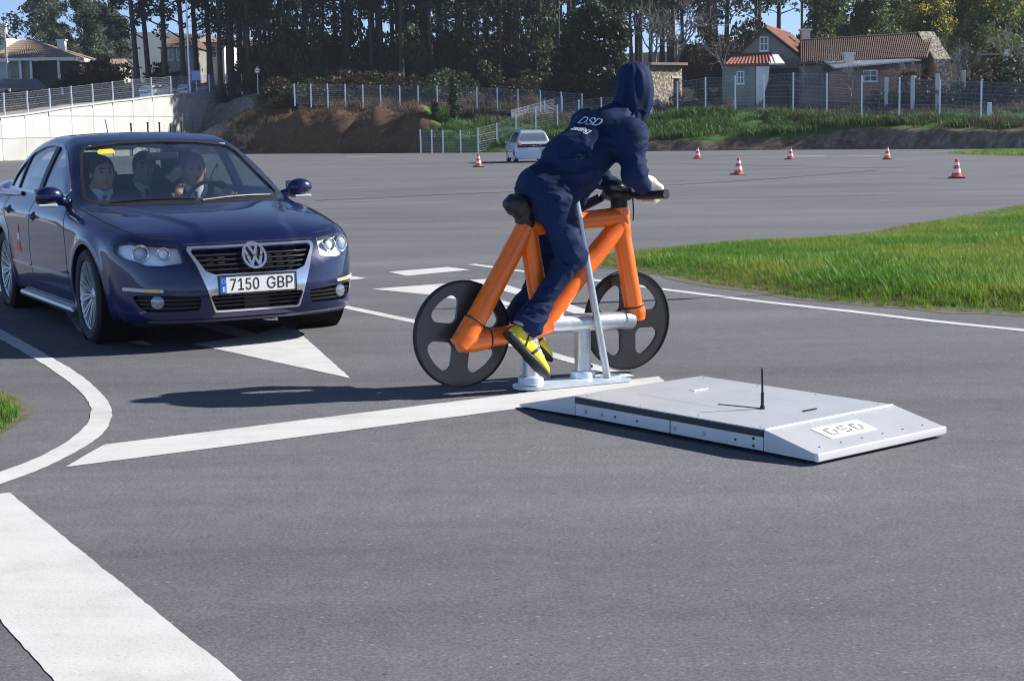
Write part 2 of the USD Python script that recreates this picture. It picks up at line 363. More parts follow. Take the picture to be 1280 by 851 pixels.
mat('dry_grass', (0.24, 0.19, 0.085), 0.8, rnd=0.3, trans=0.3)

# ================================================================ ground, road markings, verges
def sheet(poly, z, h=None):
    P, T = [], []
    n = 0
    for g in getattr(poly, 'geoms', [poly]):
        v, f = trimesh.creation.triangulate_polygon(g, engine='earcut'); P.append(v); T.append(f + n); n += len(v)
    P = np.vstack(P); T = np.vstack(T)
    a = P[T]; ar = (a[:, 1, 0] - a[:, 0, 0]) * (a[:, 2, 1] - a[:, 0, 1]) - (a[:, 2, 0] - a[:, 0, 0]) * (a[:, 1, 1] - a[:, 0, 1])
    T[ar < 0] = T[ar < 0][:, ::-1]
    return TM(np.c_[P, np.full(len(P), z)], T)
def gp(pts): return [gnd(u, v)[:2].tolist() for u, v in pts]
solo('ground', TM([[-1300, -300, -.02], [1300, -300, -.02], [1300, 1340, -.02], [-1300, 1340, -.02]], [[0, 1, 2], [0, 2, 3]]), 'verge_soil', kind='structure')
BASE = [(-70, 40), (-40, 56), (-34, 71), (-28.7, 90), (-25, 103.3), (-23.2, 106.5), (-20, 105.5), (-17, 103), (-10, 97), (-5, 93), (1, 88), (8, 84), (15, 80), (23, 73), (30, 67), (45, 58), (70, 45)]
_bl = PchipInterpolator([p[0] for p in BASE], [p[1] for p in BASE])
def base_y(x): return _bl(np.clip(x, -70, 70))
_bx = np.linspace(-70, 70, 141)
solo('asphalt_yard', sheet(Polygon([(-70, -30), (70, -30)] + [(x, float(base_y(x)) + 1.0) for x in _bx[::-1]]), 0.0), 'asphalt', kind='structure')

# the broad stop line, the lane line and the other markings, each a painted sheet on the asphalt
sd_ = np.array([.845, .534]); sn_ = np.array([-.534, .845])
def ragged(poly, seed):             # paint edges are never quite straight
    out = []
    for g in getattr(poly, 'geoms', [poly]):
        c = np.array(shapely.segmentize(g, .035).exterior.coords)[:-1]; q = np.c_[c * 9.0, np.full(len(c), seed)]; q2 = np.c_[c * 40.0, np.full(len(c), seed + 3)]
        out.append(Polygon(c + .006 * (np.c_[meshkit.noise(q, 1), meshkit.noise(q, 2)] - .5) + .005 * (np.c_[meshkit.noise(q2, 3), meshkit.noise(q2, 4)] - .5)).buffer(0))
    return out[0] if len(out) == 1 else shapely.union_all(out)
def mark(name, label, poly, z=.0024):
    poly = ragged(poly, len(_used)) if poly.area > .02 and poly.centroid.y < 30 else poly
    return solo(name, sheet(poly, z), 'road_paint', label, 'road marking', 'white markings painted on the asphalt')
A0 = np.array([-1.92, 6.738]); A1 = np.array([-1.876, 7.222])
mark('stop_line', 'broad white stop line running under the bicycle stand to the grey platform', Polygon([A0, A0 + sd_ * 3.30, A1 + sd_ * 3.19, A1]))
mark('edge_line', 'white line curving round a tight corner beside the little grass patch', Polygon(
    gp([(-60, 376), (0, 411), (40, 433), (82, 457), (105, 472), (122, 487), (134, 500), (140, 513), (140, 521), (136, 532), (128, 543), (115, 553), (90, 568), (60, 583), (30, 595), (0, 605), (-80, 632),
        (-80, 616), (0, 590), (28, 580), (52, 570), (80, 555), (98, 541), (108, 531), (113, 521), (114, 512), (111, 503), (100, 489), (80, 473), (55, 456), (30, 441), (0, 424), (-60, 390)])))
cd = np.array([1.292, -2.252]); cd /= np.linalg.norm(cd); c0 = np.array(gnd(12, 616)[:2])
mark('crossing_stripe', 'very wide white crossing stripe in the bottom left corner', Polygon([c0, c0 + cd * 5.2, c0 + cd * 5.2 - [.36, .207], c0 - [.36, .207]]))
mark('lane_line', 'thin white lane line passing behind the rear wheel of the bicycle', band(gp([(427, 383), (470, 392), (520, 402.5), (600, 421), (683, 441.5), (750, 461), (784, 471)]), .10))
mark('edge_line', 'long thin white edge line skirting the grass verge on the right', band(gp([(590, 330.5), (650, 339), (740, 350), (830, 362), (950, 377), (1060, 389), (1170, 402), (1279, 413), (1400, 424)]), .10))
ar = Polygon(gp([(438, 473), (240, 430), (300, 422), (246, 408), (200, 396), (222, 392), (275, 404), (322, 418), (361, 404)]))
mark('turn_arrow', 'white arrowhead painted in front of the blue car bumper', ar)
mark('turn_arrow', 'white arrow between car and bicycle pointing towards the car', Polygon(gp([(465, 361.5), (572, 353.5), (560, 362), (605, 369), (660, 385), (640, 387), (590, 378), (540, 369)])))
mark('lane_dash', 'single short white dash on the asphalt behind the rear bicycle wheel', Polygon(gp([(486, 340), (560, 334), (588, 337.5), (508, 345)])))
mark('lane_dash', 'white dash whose tip shows beside the right headlight of the blue car', Polygon(gp([(405, 345), (440, 345.5), (458, 348), (425, 351.5), (400, 350)])))
mark('lane_stroke', 'broad white stroke seen through the bicycle frame behind the silver bar', band(gp([(598, 349.5), (644, 364), (690, 378), (735, 393)]), .17))
mark('lane_dash', 'white strip in the shade beside the front wheel of the blue car', Polygon(gp([(72, 374), (86, 376), (112, 418), (98, 415)])))
mark('lane_dash', 'small white triangle tip just ahead of the blue car front wheel', Polygon(gp([(143, 423.5), (168, 420), (193, 433), (170, 430)])))
for k, (pts, lab) in enumerate([([(395, 251), (500, 246), (600, 241.5), (700, 237.5), (850, 231), (960, 224), (1098, 213)], 'long dark seam in the asphalt crossing behind the saddle'),
                 ([(862, 205.5), (960, 207), (1060, 209.5), (1130, 210.5)], 'dark seam in the asphalt among the right traffic cones'),
                 ([(790, 196.5), (900, 195.5), (1000, 193.5), (1070, 193)], 'dark far seam in the asphalt below the cut bank')]):
    solo('asphalt_seam', sheet(band(gp(pts), .16 - .02 * k), .004), 'asphalt_seam', lab, 'asphalt seam')
for k, (pts, lab) in enumerate([([(432, 196), (470, 196.5)], 'far white dash on the asphalt below the reddish bank'), ([(700, 193), (780, 192)], 'far white dash behind the silver car'),
                 ([(990, 194.3), (1030, 195)], 'far white dash between the distant cones'), ([(1060, 195), (1100, 195)], 'far white dash by the cone before the grass island')]):
    mark('lane_dash', lab, band(gp(pts), .28))
VERGE = Polygon(gp([(748, 327), (757, 335), (800, 339), (850, 348), (900, 357), (940, 363), (1000, 373), (1080, 381), (1120, 384.5), (1180, 389), (1280, 394), (1480, 404)]) + [(16, 12), (16, 40)] +
                gp([(1280, 256), (1200, 271), (1100, 289), (1030, 297), (960, 301), (905, 302), (860, 307), (800, 312), (765, 318)])).buffer(0)
PATCH = Polygon(gp([(-120, 470), (0, 488), (22, 498), (36, 512), (38, 519), (24, 532), (0, 546), (-120, 590)])).buffer(0)
ISLE = Polygon(gp([(1164, 191.5), (1210, 194), (1280, 195.5), (1420, 197.5), (1420, 186), (1280, 187.5), (1210, 189)])).buffer(0)
FOOT = Polygon([(-34, 71), (-33.2, 71), (-28.0, 90), (-27.6, 94.5), (-27.9, 94), (-28.7, 90.1)])
def soil_of(poly, w):
    g = shapely.segmentize(poly.buffer(w).simplify(.02), .06); c = np.array(g.exterior.coords)[:-1]
    for f_, a_ in ((1.1, .22), (5.0, .09), (16.0, .035)): q = np.c_[c * f_, np.full(len(c), 5.)]; c = c + a_ * min(1, w / .05) * (np.c_[meshkit.noise(q, 7), meshkit.noise(q, 8)] - .5)
    return Polygon(c).buffer(0)
solo('verge_ground', sheet(soil_of(VERGE, .07), .0026), 'verge_soil', kind='structure')
solo('verge_ground', sheet(soil_of(PATCH, .04), .0026), 'verge_soil', kind='structure')
solo('verge_ground', sheet(soil_of(ISLE, .1), .0026), 'verge_soil', kind='structure')
solo('verge_ground', sheet(soil_of(FOOT, .1), .0026), 'verge_soil', kind='structure')

def blade_tuft(seed, n, hgt, w, spread):
    r = np.random.default_rng(seed); V, F = [], []
    for i in range(n):
        a = r.uniform(0, 2 * PI); b = r.uniform(0, 2 * PI); q = spread * math.sqrt(r.uniform())
        o = np.array([q * math.cos(b), q * math.sin(b), 0]); H = hgt * r.uniform(.55, 1.15); ln = H * r.uniform(.15, .75)
        d = np.array([math.cos(a), math.sin(a), 0]); s = np.array([-d[1], d[0], 0]) * w / 2
        m = o + d * ln * .3 + [0, 0, H * .6]; t = o + d * ln + [0, 0, H * .95]
        k = len(V); V += [o - s, o + s, m + s * .8, m - s * .8, t]
        F += [[k, k + 1, k + 2], [k, k + 2, k + 3], [k + 3, k + 2, k + 4]]
    return TM(V, F)
def instancer(name, label, cat_, protos, pos, rot, scl, idx, kind='stuff'):
    path = numbered('/World', name)
    pi = UsdGeom.PointInstancer.Define(stage, path)
    rel = pi.CreatePrototypesRel()
    for k, (m, mt) in enumerate(protos):
        pth = f'{path}/tuft_{k:03d}' if k else f'{path}/tuft'
        usdkit.mesh(stage, pth, m, '/World/Looks/' + mt); rel.AddTarget(pth)
    pi.CreatePositionsAttr(Vt.Vec3fArray.FromNumpy(np.asarray(pos, np.float32)))
    pi.CreateProtoIndicesAttr(Vt.IntArray.FromNumpy(np.asarray(idx, np.int32)))
    q = np.zeros((len(pos), 4), np.float16); q[:, 3] = np.cos(rot / 2); q[:, 2] = np.sin(rot / 2)
    pi.CreateOrientationsAttr(Vt.QuathArray.FromNumpy(q))
    pi.CreateScalesAttr(Vt.Vec3fArray.FromNumpy(np.repeat(np.asarray(scl, np.float32)[:, None], 3, 1)))
    return tag(pi, label, cat_, kind=kind)
def scatter(poly, dens, seed, near=None):
    r = np.random.default_rng(seed); x0, y0, x1, y1 = poly.bounds
    n = int((x1 - x0) * (y1 - y0) * dens); p = np.stack([r.uniform(x0, x1, n), r.uniform(y0, y1, n)], 1)
    return p[shapely.contains_xy(poly, p[:, 0], p[:, 1])], r
TUFTS = [(blade_tuft(k, 22, .105, .0065, .08), f'grass_blade_{"abc"[k % 3]}') for k in range(6)] + [(blade_tuft(9, 12, .09, .006, .06), 'dry_grass')]
def grass_on(poly, dens, seed, label, hs, edge=.3, name='grass'):
    p, r = scatter(poly, dens, seed)
    f = meshkit.fbm(np.c_[p * .45, np.zeros(len(p))], 3, seed)
    f2 = meshkit.fbm(np.c_[p * .9, np.full(len(p), 7.)], 3, seed + 5)
    b = poly.exterior
    d = shapely.distance(b, shapely.points(p)); e = np.clip(d / edge, .25, 1)
    keep = r.uniform(size=len(p)) < np.clip(.35 + 1.2 * f + .2 * e, 0, 1)
    f3 = np.clip((meshkit.fbm(np.c_[p * .28, np.full(len(p), 3.)], 2, seed + 9) - .47) * 5, 0, 1)
    s = hs * (.40 + .55 * f + .75 * f3) * e * r.uniform(.7, 1.25, len(p))
    idx = np.where(f2 + r.normal(0, .10, len(p)) > .52, r.integers(0, 2, len(p)) * 3, r.integers(1, 3, len(p)) + 3 * r.integers(0, 2, len(p)))
    idx = np.where(r.uniform(size=len(p)) < .07 + .70 * (1 - e), 6, idx)
    o = np.argsort(idx[keep], kind='stable')
    instancer(name, label, 'grass', TUFTS, np.c_[p, np.full(len(p), .004)][keep][o], r.uniform(0, 6.28, len(p))[keep][o], s[keep][o], idx[keep][o])
_vn = VERGE.intersection(sbox(0, 8, 9.5, 30))
grass_on(_vn, 560, 1, 'rough bright green grass growing on the verge right of the bicycle', .98, .75)
grass_on(PATCH, 520, 2, 'small patch of short green grass at the left picture edge', .55, .15)
grass_on(ISLE, 14, 3, 'far grass island on the asphalt at the right edge', 1.4, .6)
grass_on(FOOT, 60, 4, 'strip of grass along the foot of the white concrete wall', 1.8, .6)
# ================================================================ the dark blue saloon
CAR_X, CAR_Y, CAR_YAW = -2.117, 11.33, 0.4975       # ground point below the front axle; yaw turns its nose from the camera to the right
_F = np.array([math.sin(CAR_YAW), -math.cos(CAR_YAW), 0]); _L = np.array([math.cos(CAR_YAW), math.sin(CAR_YAW), 0])
CARM = np.eye(4); CARM[:3, 0] = _F; CARM[:3, 1] = _L; CARM[:3, 3] = [CAR_X, CAR_Y, 0]
def car_w(p): return np.asarray(p, float) @ CARM[:3, :3].T + CARM[:3, 3]

def table(xs, ys, lo, hi, n=4000):
    g = np.linspace(lo, hi, n); p = PchipInterpolator(xs, ys)(np.clip(g, xs[0], xs[-1]))
    return lambda x: np.interp(x, g, p)
_wpl = table([-3.95, -3.6, -3.2, -2.7, -1.9, -1.0, 0, .4, .8, 1.0], [.80, .855, .885, .90, .907, .905, .885, .855, .80, .77], -4, 1.1)
_sec = table([.10, .18, .26, .40, .58, .72, .82, .90, .97, 1.05, 1.15], [.90, .935, .962, .988, 1.0, .998, .988, .965, .925, .87, .80], 0, 1.3)
_hood = table([-4.0, -3.84, -3.6, -3.3, -2.9, -.75, -.5, -.3, 0, .3, .5, .66, .78, .88, 1.0], [1.0, 1.03, 1.05, 1.055, 1.0, .955, .928, .912, .882, .848, .815, .775, .725, .65, .5], -4.1, 1.1)
_nose = table([.10, .18, .26, .38, .50, .62, .72, .80], [.10, .045, .012, 0, .012, .035, .075, .14], 0, 1.1)
_tail = table([.10, .22, .40, .60, .80, .95, 1.05, 1.1], [.16, .06, 0, .01, .05, .08, .11, .15], 0, 1.2)
_roof = table([-3.9, -3.5, -3.30, -3.05, -2.8, -2.4, -2.0, -1.6, -1.30, -1.05, -.65, -.22, .1], [.82, .99, 1.09, 1.205, 1.30, 1.385, 1.422, 1.42, 1.377, 1.29, 1.11, .90, .745], -4.0, .2)
_gw = table([.80, .93, 1.08, 1.22, 1.33, 1.40, 1.47], [.875, .825, .765, .695, .635, .585, .53], .6, 1.6)
_gx = table([-3.9, -3.3, -2.8, -2.2, -1.6, -.9, -.4, 0], [.78, .86, .945, .99, 1.0, .995, .985, .97], -4, .2)
def f_lower(x, y, z):
    ay = np.abs(y)
    w = _wpl(x) * _sec(z)
    for wx in (0.0, -2.709):
        r = np.sqrt((x - wx) ** 2 + (z - .32) ** 2)
        w = w + .016 * np.exp(-((r - .375) / .045) ** 2)
    side = ay - w
    q = ay / .9
    front = x - (.95 - .05 * q ** 2 - .39 * np.clip(q, 0, 1.2) ** 4 - _nose(z) - .02 * np.exp(-((z - .245) / .03) ** 2) * 0)
    rear = -3.85 + .10 * q ** 2 + .12 * q ** 5 + _tail(z) - x
    cr = .012 * np.clip(1 - (ay - (.50 + .18 * np.clip(-x / .5, -1.2, 1))) / .06, 0, 1) * np.clip((x + .6) / .2, 0, 1)
    top = z - (_hood(x) - (.035 + .04 * np.clip((x + .2) / .6, 0, 1)) * q ** 2.6 + cr)
    bot = .17 + .03 * np.clip((x - .6) * 2, 0, 1) - z
    d = smax(side, top, .16)
    d = smax(d, front, .13)
    d = smax(d, rear, .12)
    return smax(d, bot, .04)
def f_green(x, y, z):
    ay = np.abs(y)
    side = (ay - _gw(z) * _gx(x)) * .95
    fr = np.clip((x + 1.5) / .6, 0, 1); xs = x + fr * .12 * (ay / .6) ** 2 - np.clip((-2.6 - x) / .5, 0, 1) * .10 * (ay / .6) ** 2
    top = (z - _roof(xs) + .03 * (ay / .6) ** 2) * .80
    d = smax(side, top, .07)
    return smax(d, .80 - z, .05)
def f_body(x, y, z): return smin(f_lower(x, y, z), f_green(x, y, z), .045)
usdkit.material(stage, '/World/Looks/blue_paint', {
    'p': ('principled_bsdf', {'base_color': (0.0010, 0.0050, 0.050), 'metallic': 0.25, 'roughness': 0.30, 'coat_weight': 1.0, 'coat_roughness': 0.015, 'coat_ior': 1.5}),
    'tc': ('texture_coordinate', {}), 'n': ('noise_texture', {'scale': 1.6, 'detail': 2.0}), 'b': ('bump', {'strength': 0.03, 'distance': 0.02}),
    'd': ('noise_texture', {'scale': 3.0, 'detail': 6.0, 'roughness': 0.7}), 'rd': ('rgb_ramp', {'ramp': [(0.35, (0.004,) * 3), (0.7, (0.028,) * 3)]})},
    [('tc.object', 'n.vector'), ('n.fac', 'b.height'), ('b.normal', 'p.coat_normal'), ('tc.object', 'd.vector'), ('d.fac', 'rd.fac'), ('rd.color', 'p.coat_roughness')], surface='p.BSDF')
mat('lip_grey', (0.05, 0.055, 0.075), 0.4)
mat('gap_black', (0.004, 0.004, 0.005), 0.8)
mat('trim_black', (0.012, 0.012, 0.013), 0.45)
mat('grille_grey', (0.05, 0.05, 0.053), 0.3, metal=0.6)
mat('chrome', (0.72, 0.73, 0.75), 0.16, metal=0.9)
mat('chrome_satin', (0.62, 0.63, 0.65), 0.25, metal=1.0)
mat('alloy', (0.62, 0.64, 0.67), 0.28, metal=0.75, coat=0.3)
mat('tyre_rubber', (0.014, 0.014, 0.015), 0.75, var=0.25, scale=20, bump=0.2, bscale=120)
mat('brake_metal', (0.22, 0.21, 0.20), 0.4, metal=0.8)
mat('interior_dark', (0.020, 0.021, 0.024), 0.7)
mat('seat_cloth', (0.035, 0.036, 0.042), 0.85)
mat('visor_pale', (0.45, 0.47, 0.46), 0.7)
mat('plate_white', (0.80, 0.81, 0.80), 0.35)
mat('plate_blue', (0.01, 0.12, 0.60), 0.35)
mat('ink_black', (0.01, 0.01, 0.012), 0.5)
mat('sticker_yellow', (0.75, 0.62, 0.05), 0.5)
mat('lamp_bowl', (0.93, 0.95, 0.98), 0.25, metal=0.12)
mat('fog_glass', (0.30, 0.33, 0.36), 0.10, metal=0.7)
mat('lamp_amber', (0.75, 0.45, 0.12), 0.25)
mat('lamp_white', (0.50, 0.51, 0.53), 0.2)
mat('lamp_red', (0.40, 0.012, 0.012), 0.2, coat=0.6)
mat('orange_plastic', (0.80, 0.075, 0.018), 0.45, var=0.08, scale=8)
mat('white_band', (0.80, 0.80, 0.79), 0.4)
mat('skin', (0.46, 0.27, 0.19), 0.55)
mat('hair_dark', (0.025, 0.019, 0.015), 0.6)
mat('hair_grey', (0.17, 0.16, 0.155), 0.6)
mat('suit_dark', (0.013, 0.015, 0.022), 0.8)
mat('shirt_white', (0.70, 0.73, 0.78), 0.8)
mat('tie_dark', (0.02, 0.022, 0.045), 0.6)
mat('eye_white', (0.24, 0.21, 0.19), 0.4)
mat('lip', (0.38, 0.16, 0.13), 0.5)
glass('screen_glass', (0.93, 0.96, 0.955), base=0.11)
glass('side_glass', (0.80, 0.84, 0.85), base=0.10, edge=0.8)
mat('lamp_lens', (0.34, 0.39, 0.46), 0.03, metal=0.0, spec=1.0, coat=1.0)
glass('lamp_glass', (0.97, 0.98, 0.99))

car = thing('saloon_car', 'dark blue four door saloon with people behind its windscreen', 'car', mat4=CARM)
SCREEN = rounded([(-.69, .925), (.69, .925), (.738, .955), (.612, 1.262), (.555, 1.318), (.3, 1.348), (0, 1.357), (-.3, 1.348), (-.555, 1.318), (-.612, 1.262), (-.738, .955)], .02)
REARW = rounded([(-.60, 1.06), (.60, 1.06), (.50, 1.27), (.3, 1.29), (-.3, 1.29), (-.50, 1.27)], .03)
DLO = [(-.76, .978), (-.95, 1.085), (-1.12, 1.180), (-1.28, 1.255), (-1.50, 1.312), (-1.80, 1.330), (-2.10, 1.318), (-2.40, 1.270), (-2.66, 1.188), (-2.86, 1.095), (-2.99, 1.012), (-2.97, .992), (-2.40, .985), (-1.60, .978)]
DLO = rounded(DLO, .012)
W_FRONT = DLO.intersection(sbox(-1.60, .9, 0, 1.5)); W_REAR = DLO.intersection(sbox(-2.50, .9, -1.69, 1.5)); W_QUART = DLO.intersection(sbox(-4, .9, -2.54, 1.5))
GRILLE = rounded([(-.422, .652), (.422, .652), (.335, .515), (.28, .494), (-.28, .494), (-.335, .515)], .018)
SHIELD = rounded([(-.446, .668), (.446, .668), (.395, .56), (.338, .40), (.292, .250), (-.292, .250), (-.338, .40), (-.395, .56)], .02)
LOWER = rounded([(-.318, .358), (.318, .358), (.278, .262), (-.278, .262)], .012)
LAMP = rounded([(.478, .686), (.62, .700), (.76, .708), (.815, .695), (.825, .640), (.80, .603), (.74, .585), (.69, .560), (.60, .556), (.47, .572)], .018)
VENT = rounded([(.372, .352), (.55, .366), (.70, .372), (.765, .366), (.735, .300), (.69, .262), (.52, .262), (.388, .268)], .015)
def mir2(poly): return affinity.scale(poly, -1, 1, origin=(0, 0))

B_ = sdf_mesh(f_body, (-4.0, -1.0, .1), (1.05, 1.0, 1.55), .022)
bod = to_mf(B_)
def f_cav(x, y, z): return smax(smax(smax(f_body(x, y, z) + .045, .42 - z, .05), x + .42, .05), -2.95 - x, .05)
bod = bod - to_mf(sdf_mesh(f_cav, (-3.1, -.95, .35), (-.3, .95, 1.5), .03))
cuts = [prism_y(W_FRONT, -1, 1), prism_y(W_REAR, -1, 1), prism_y(W_QUART, -1, 1), prism_x(SCREEN.buffer(-.010), -1.40, .3), prism_x(REARW, -3.8, -2.55)]
for wx in (0.0, -2.709):
    for s in (-1, 1):
        c = trimesh.creation.cylinder(.352, .5, sections=64); c = xf(c, (wx, s * .80, .318), rx=PI / 2); cuts.append(c)
for c in cuts: bod = bod - to_mf(c)
for poly, dep in ((GRILLE, .05), (LOWER, .05), (LAMP, .042), (mir2(LAMP), .042), (VENT, .04), (mir2(VENT), .04)):
    bod = bod - to_mf(onto(f_body, poly, 'x', 1.2, .025, -dep, .06))
part(car, 'body', to_tm(bod), 'blue_paint', smooth=32)
def pane(poly, axis, start, name, m, sign=1, d0=-.012, d1=-.007):
    part(car, name, onto(f_body, poly.buffer(.006), axis, start, .05, d0, d1, sign), m, smooth=40)
pane(SCREEN, 'x', .4, 'windscreen', 'screen_glass'); part(car, 'windscreen_seal', onto(f_body, SCREEN.buffer(.001).difference(SCREEN.buffer(-.014)), 'x', .4, .02, -.006, .0015), 'gap_black', smooth=40); pane(REARW, 'x', -4.2, 'rear_window', 'screen_glass', -1)
for s in (-1, 1):
    for pl, nm in ((W_FRONT, 'side_window'), (W_REAR, 'side_window'), (W_QUART, 'quarter_window')):
        pane(pl, 'y', s * 1.1, nm, 'side_glass', s)
    rim = DLO.buffer(.019).difference(DLO.buffer(-.002))
    part(car, 'window_trim', onto(f_body, rim, 'y', s * 1.1, .03, -.004, .006, s), 'chrome_satin', smooth=40)
    for pil in (DLO.intersection(sbox(-1.70, .9, -1.59, 1.5)), DLO.intersection(sbox(-2.55, .9, -2.49, 1.5))):
        part(car, 'window_pillar', onto(f_body, pil, 'y', s * 1.1, .03, -.004, .003, s), 'trim_black', smooth=40)
    for ln, w in (([(-.50, .22), (-.50, .60), (-.56, .80), (-.66, .955)], .008), ([(-1.645, .22), (-1.645, .958)], .008), ([(-2.30, .30), (-2.345, .5), (-2.43, .66), (-2.62, .80), (-2.66, .965)], .008),
                  ([(-2.30, .215), (-.50, .215)], .007)):
        part(car, 'panel_gap', onto(f_body, band(ln, w), 'y', s * 1.1, .03, -.003, .0012, s), 'gap_black')
    part(car, 'door_moulding', onto(f_body, sbox(-1.63, .405, -.50, .422), 'y', s * 1.1, .03, -.003, .012, s), 'chrome_satin', smooth=40)
    part(car, 'door_moulding', onto(f_body, sbox(-2.28, .412, -1.66, .429), 'y', s * 1.1, .03, -.003, .012, s), 'chrome_satin', smooth=40)
    for hx, hz in ((-1.50, .800), (-2.42, .822)):
        y0 = s * (_wpl(np.array(hx)) * _sec(np.array(hz)))
        part(car, 'door_handle', tube([(hx - .10, y0 - s * .005, hz), (hx - .085, y0 + s * .028, hz + .002), (hx + .06, y0 + s * .028, hz), (hx + .085, y0 - s * .005, hz)], .013, 10), 'blue_paint', smooth=40)
        part(car, 'handle_recess', onto(f_body, affinity.scale(Point(hx, hz).buffer(1, 24), .07, .034), 'y', s * 1.1, .02, -.003, .0015, s), 'gap_black')
    # door mirror: a shaped housing on a foot, a pale strip below, the glass towards the rear
    mc = (-.70, s * .950, .975)
    def f_mir(x, y, z):
        d = ell_d(x, y, z, (mc[0] + .01, mc[1], mc[2] + .005), (.070, .098, .066))
        d = smax(d, -(x - mc[0] + .055), .02)
        return smin(d, seg_d(x, y, z, (-.70, s * .82, .93), (-.70, s * .90, .945), .035, .03), .03)
    mp = part(car, 'door_mirror', sdf_mesh(f_mir, (-.85, mc[1] - .2, .82), (-.55, mc[1] + .2, 1.12), .011), 'blue_paint', smooth=True)
    part(mp, 'mirror_indicator', xf(rbox((-.085, -.075, -.012), (.02, .06, .012), .008), (mc[0] + .045, mc[1] + s * .015, mc[2] - .062)), 'lamp_white', smooth=40)
    part(mp, 'mirror_glass', bx((-.768, mc[1] - .085, mc[2] - .05), (-.757, mc[1] + .085, mc[2] + .055)), 'chrome')
    # sill with its pale step
    part(car, 'side_step', rbox((-2.18, s * .845 - .045, .145), (-.46, s * .845 + .055, .195), .018), 'chrome_satin', smooth=40)
# bonnet, lower lip, wipers
part(car, 'panel_gap', onto(f_body, band([(-.55, .79), (-.2, .795), (.2, .770), (.45, .735), (.60, .69), (.70, .60), (.75, .48)], .007), 'z', 1.4, .03, -.003, .0012), 'gap_black')
part(car, 'panel_gap', onto(f_body, band([(-.55, -.79), (-.2, -.795), (.2, -.770), (.45, -.735), (.60, -.69), (.70, -.60), (.75, -.48)], .007), 'z', 1.4, .03, -.003, .0012), 'gap_black')
part(car, 'panel_gap', onto(f_body, band([(-.45, .688), (0, .690), (.45, .688)], .006), 'x', 1.2, .03, -.003, .0012), 'gap_black')
part(car, 'cowl', onto(f_body, rounded([(-.68, .908), (.68, .908), (.66, .928), (-.66, .928)], .003), 'x', .3, .04, -.004, .002), 'trim_black')
for y0, y1, zz in ((-.60, -.02, .985), (.02, .62, .99)):
    pts = []
    for t in np.linspace(0, 1, 9):
        y = y0 + (y1 - y0) * t; z = .922 + .012 * t + .01 * math.sin(t * PI)
        x = np.linspace(.2, -1.0, 1200); i = np.argmax(f_body(x, np.full_like(x, y), np.full_like(x, z)) < 0); pts.append((x[i] + .012, y, z + .006))
    part(car, 'wiper', tube(pts, .008, 6), 'trim_black', smooth=40)
part(car, 'bumper_lip', onto(f_body, rounded([(-.66, .190), (.66, .190), (.70, .205), (.3, .204), (-.3, .204), (-.70, .205)], .004), 'x', 1.2, .04, -.003, .008), 'lip_grey', smooth=40)
part(car, 'underbody', rbox((-3.5, -.70, .135), (.55, .66, .20), .03), 'gap_black')
# grille shield
gs = SHIELD.difference(GRILLE.buffer(.002)).difference(LOWER.buffer(.002))
part(car, 'grille_frame', onto(f_body, gs, 'x', 1.2, .02, -.01, .014), 'chrome', smooth=30)
gb = part(car, 'grille', onto(f_body, GRILLE.buffer(.004), 'x', 1.2, .03, -.049, -.044), 'gap_black')
for k in range(4):
    z = .524 + k * .032
    part(gb, 'grille_bar', onto(f_body, GRILLE.buffer(.003).intersection(sbox(-.5, z - .0045, .5, z + .0045)), 'x', 1.2, .03, -.030, -.006), 'grille_grey', smooth=30)
for k in range(9):
    y = -.32 + k * .08
    part(gb, 'grille_upright', onto(f_body, GRILLE.intersection(sbox(y - .006, .4, y + .006, .8)), 'x', 1.2, .03, -.044, -.034), 'trim_black')
lb = part(car, 'lower_grille', onto(f_body, LOWER.buffer(.004), 'x', 1.2, .03, -.049, -.044), 'gap_black')
for k in range(3):
    z = .285 + k * .026
    part(lb, 'grille_bar', onto(f_body, LOWER.intersection(sbox(-.5, z - .005, .5, z + .005)), 'x', 1.2, .03, -.03, -.012), 'trim_black')
part(lb, 'radar_box', bx((.86, -.085, .268), (.925, .085, .352)), 'trim_black')
# round emblem: ring, a V over a W
er = Point(0, .597)
em = part(car, 'emblem', onto(f_body, er.buffer(.080, 32), 'x', 1.2, .02, -.03, .004), 'trim_black')
part(em, 'emblem_ring', onto(f_body, er.buffer(.083, 40).difference(er.buffer(.068, 40)), 'x', 1.2, .015, -.01, .017), 'chrome', smooth=30)
V_ = LineString([(-.030, .661), (0, .603), (.030, .661)]).buffer(.0085, cap_style=2, join_style=2)
W2 = LineString([(-.060, .638), (-.027, .540), (0, .588), (.027, .540), (.060, .638)]).buffer(.0085, cap_style=2, join_style=2)
lets = V_.union(W2).intersection(er.buffer(.070)).difference(sbox(-.1, .594, .1, .600))
part(em, 'emblem_letters', onto(f_body, lets, 'x', 1.2, .012, -.01, .014), 'chrome', smooth=30)
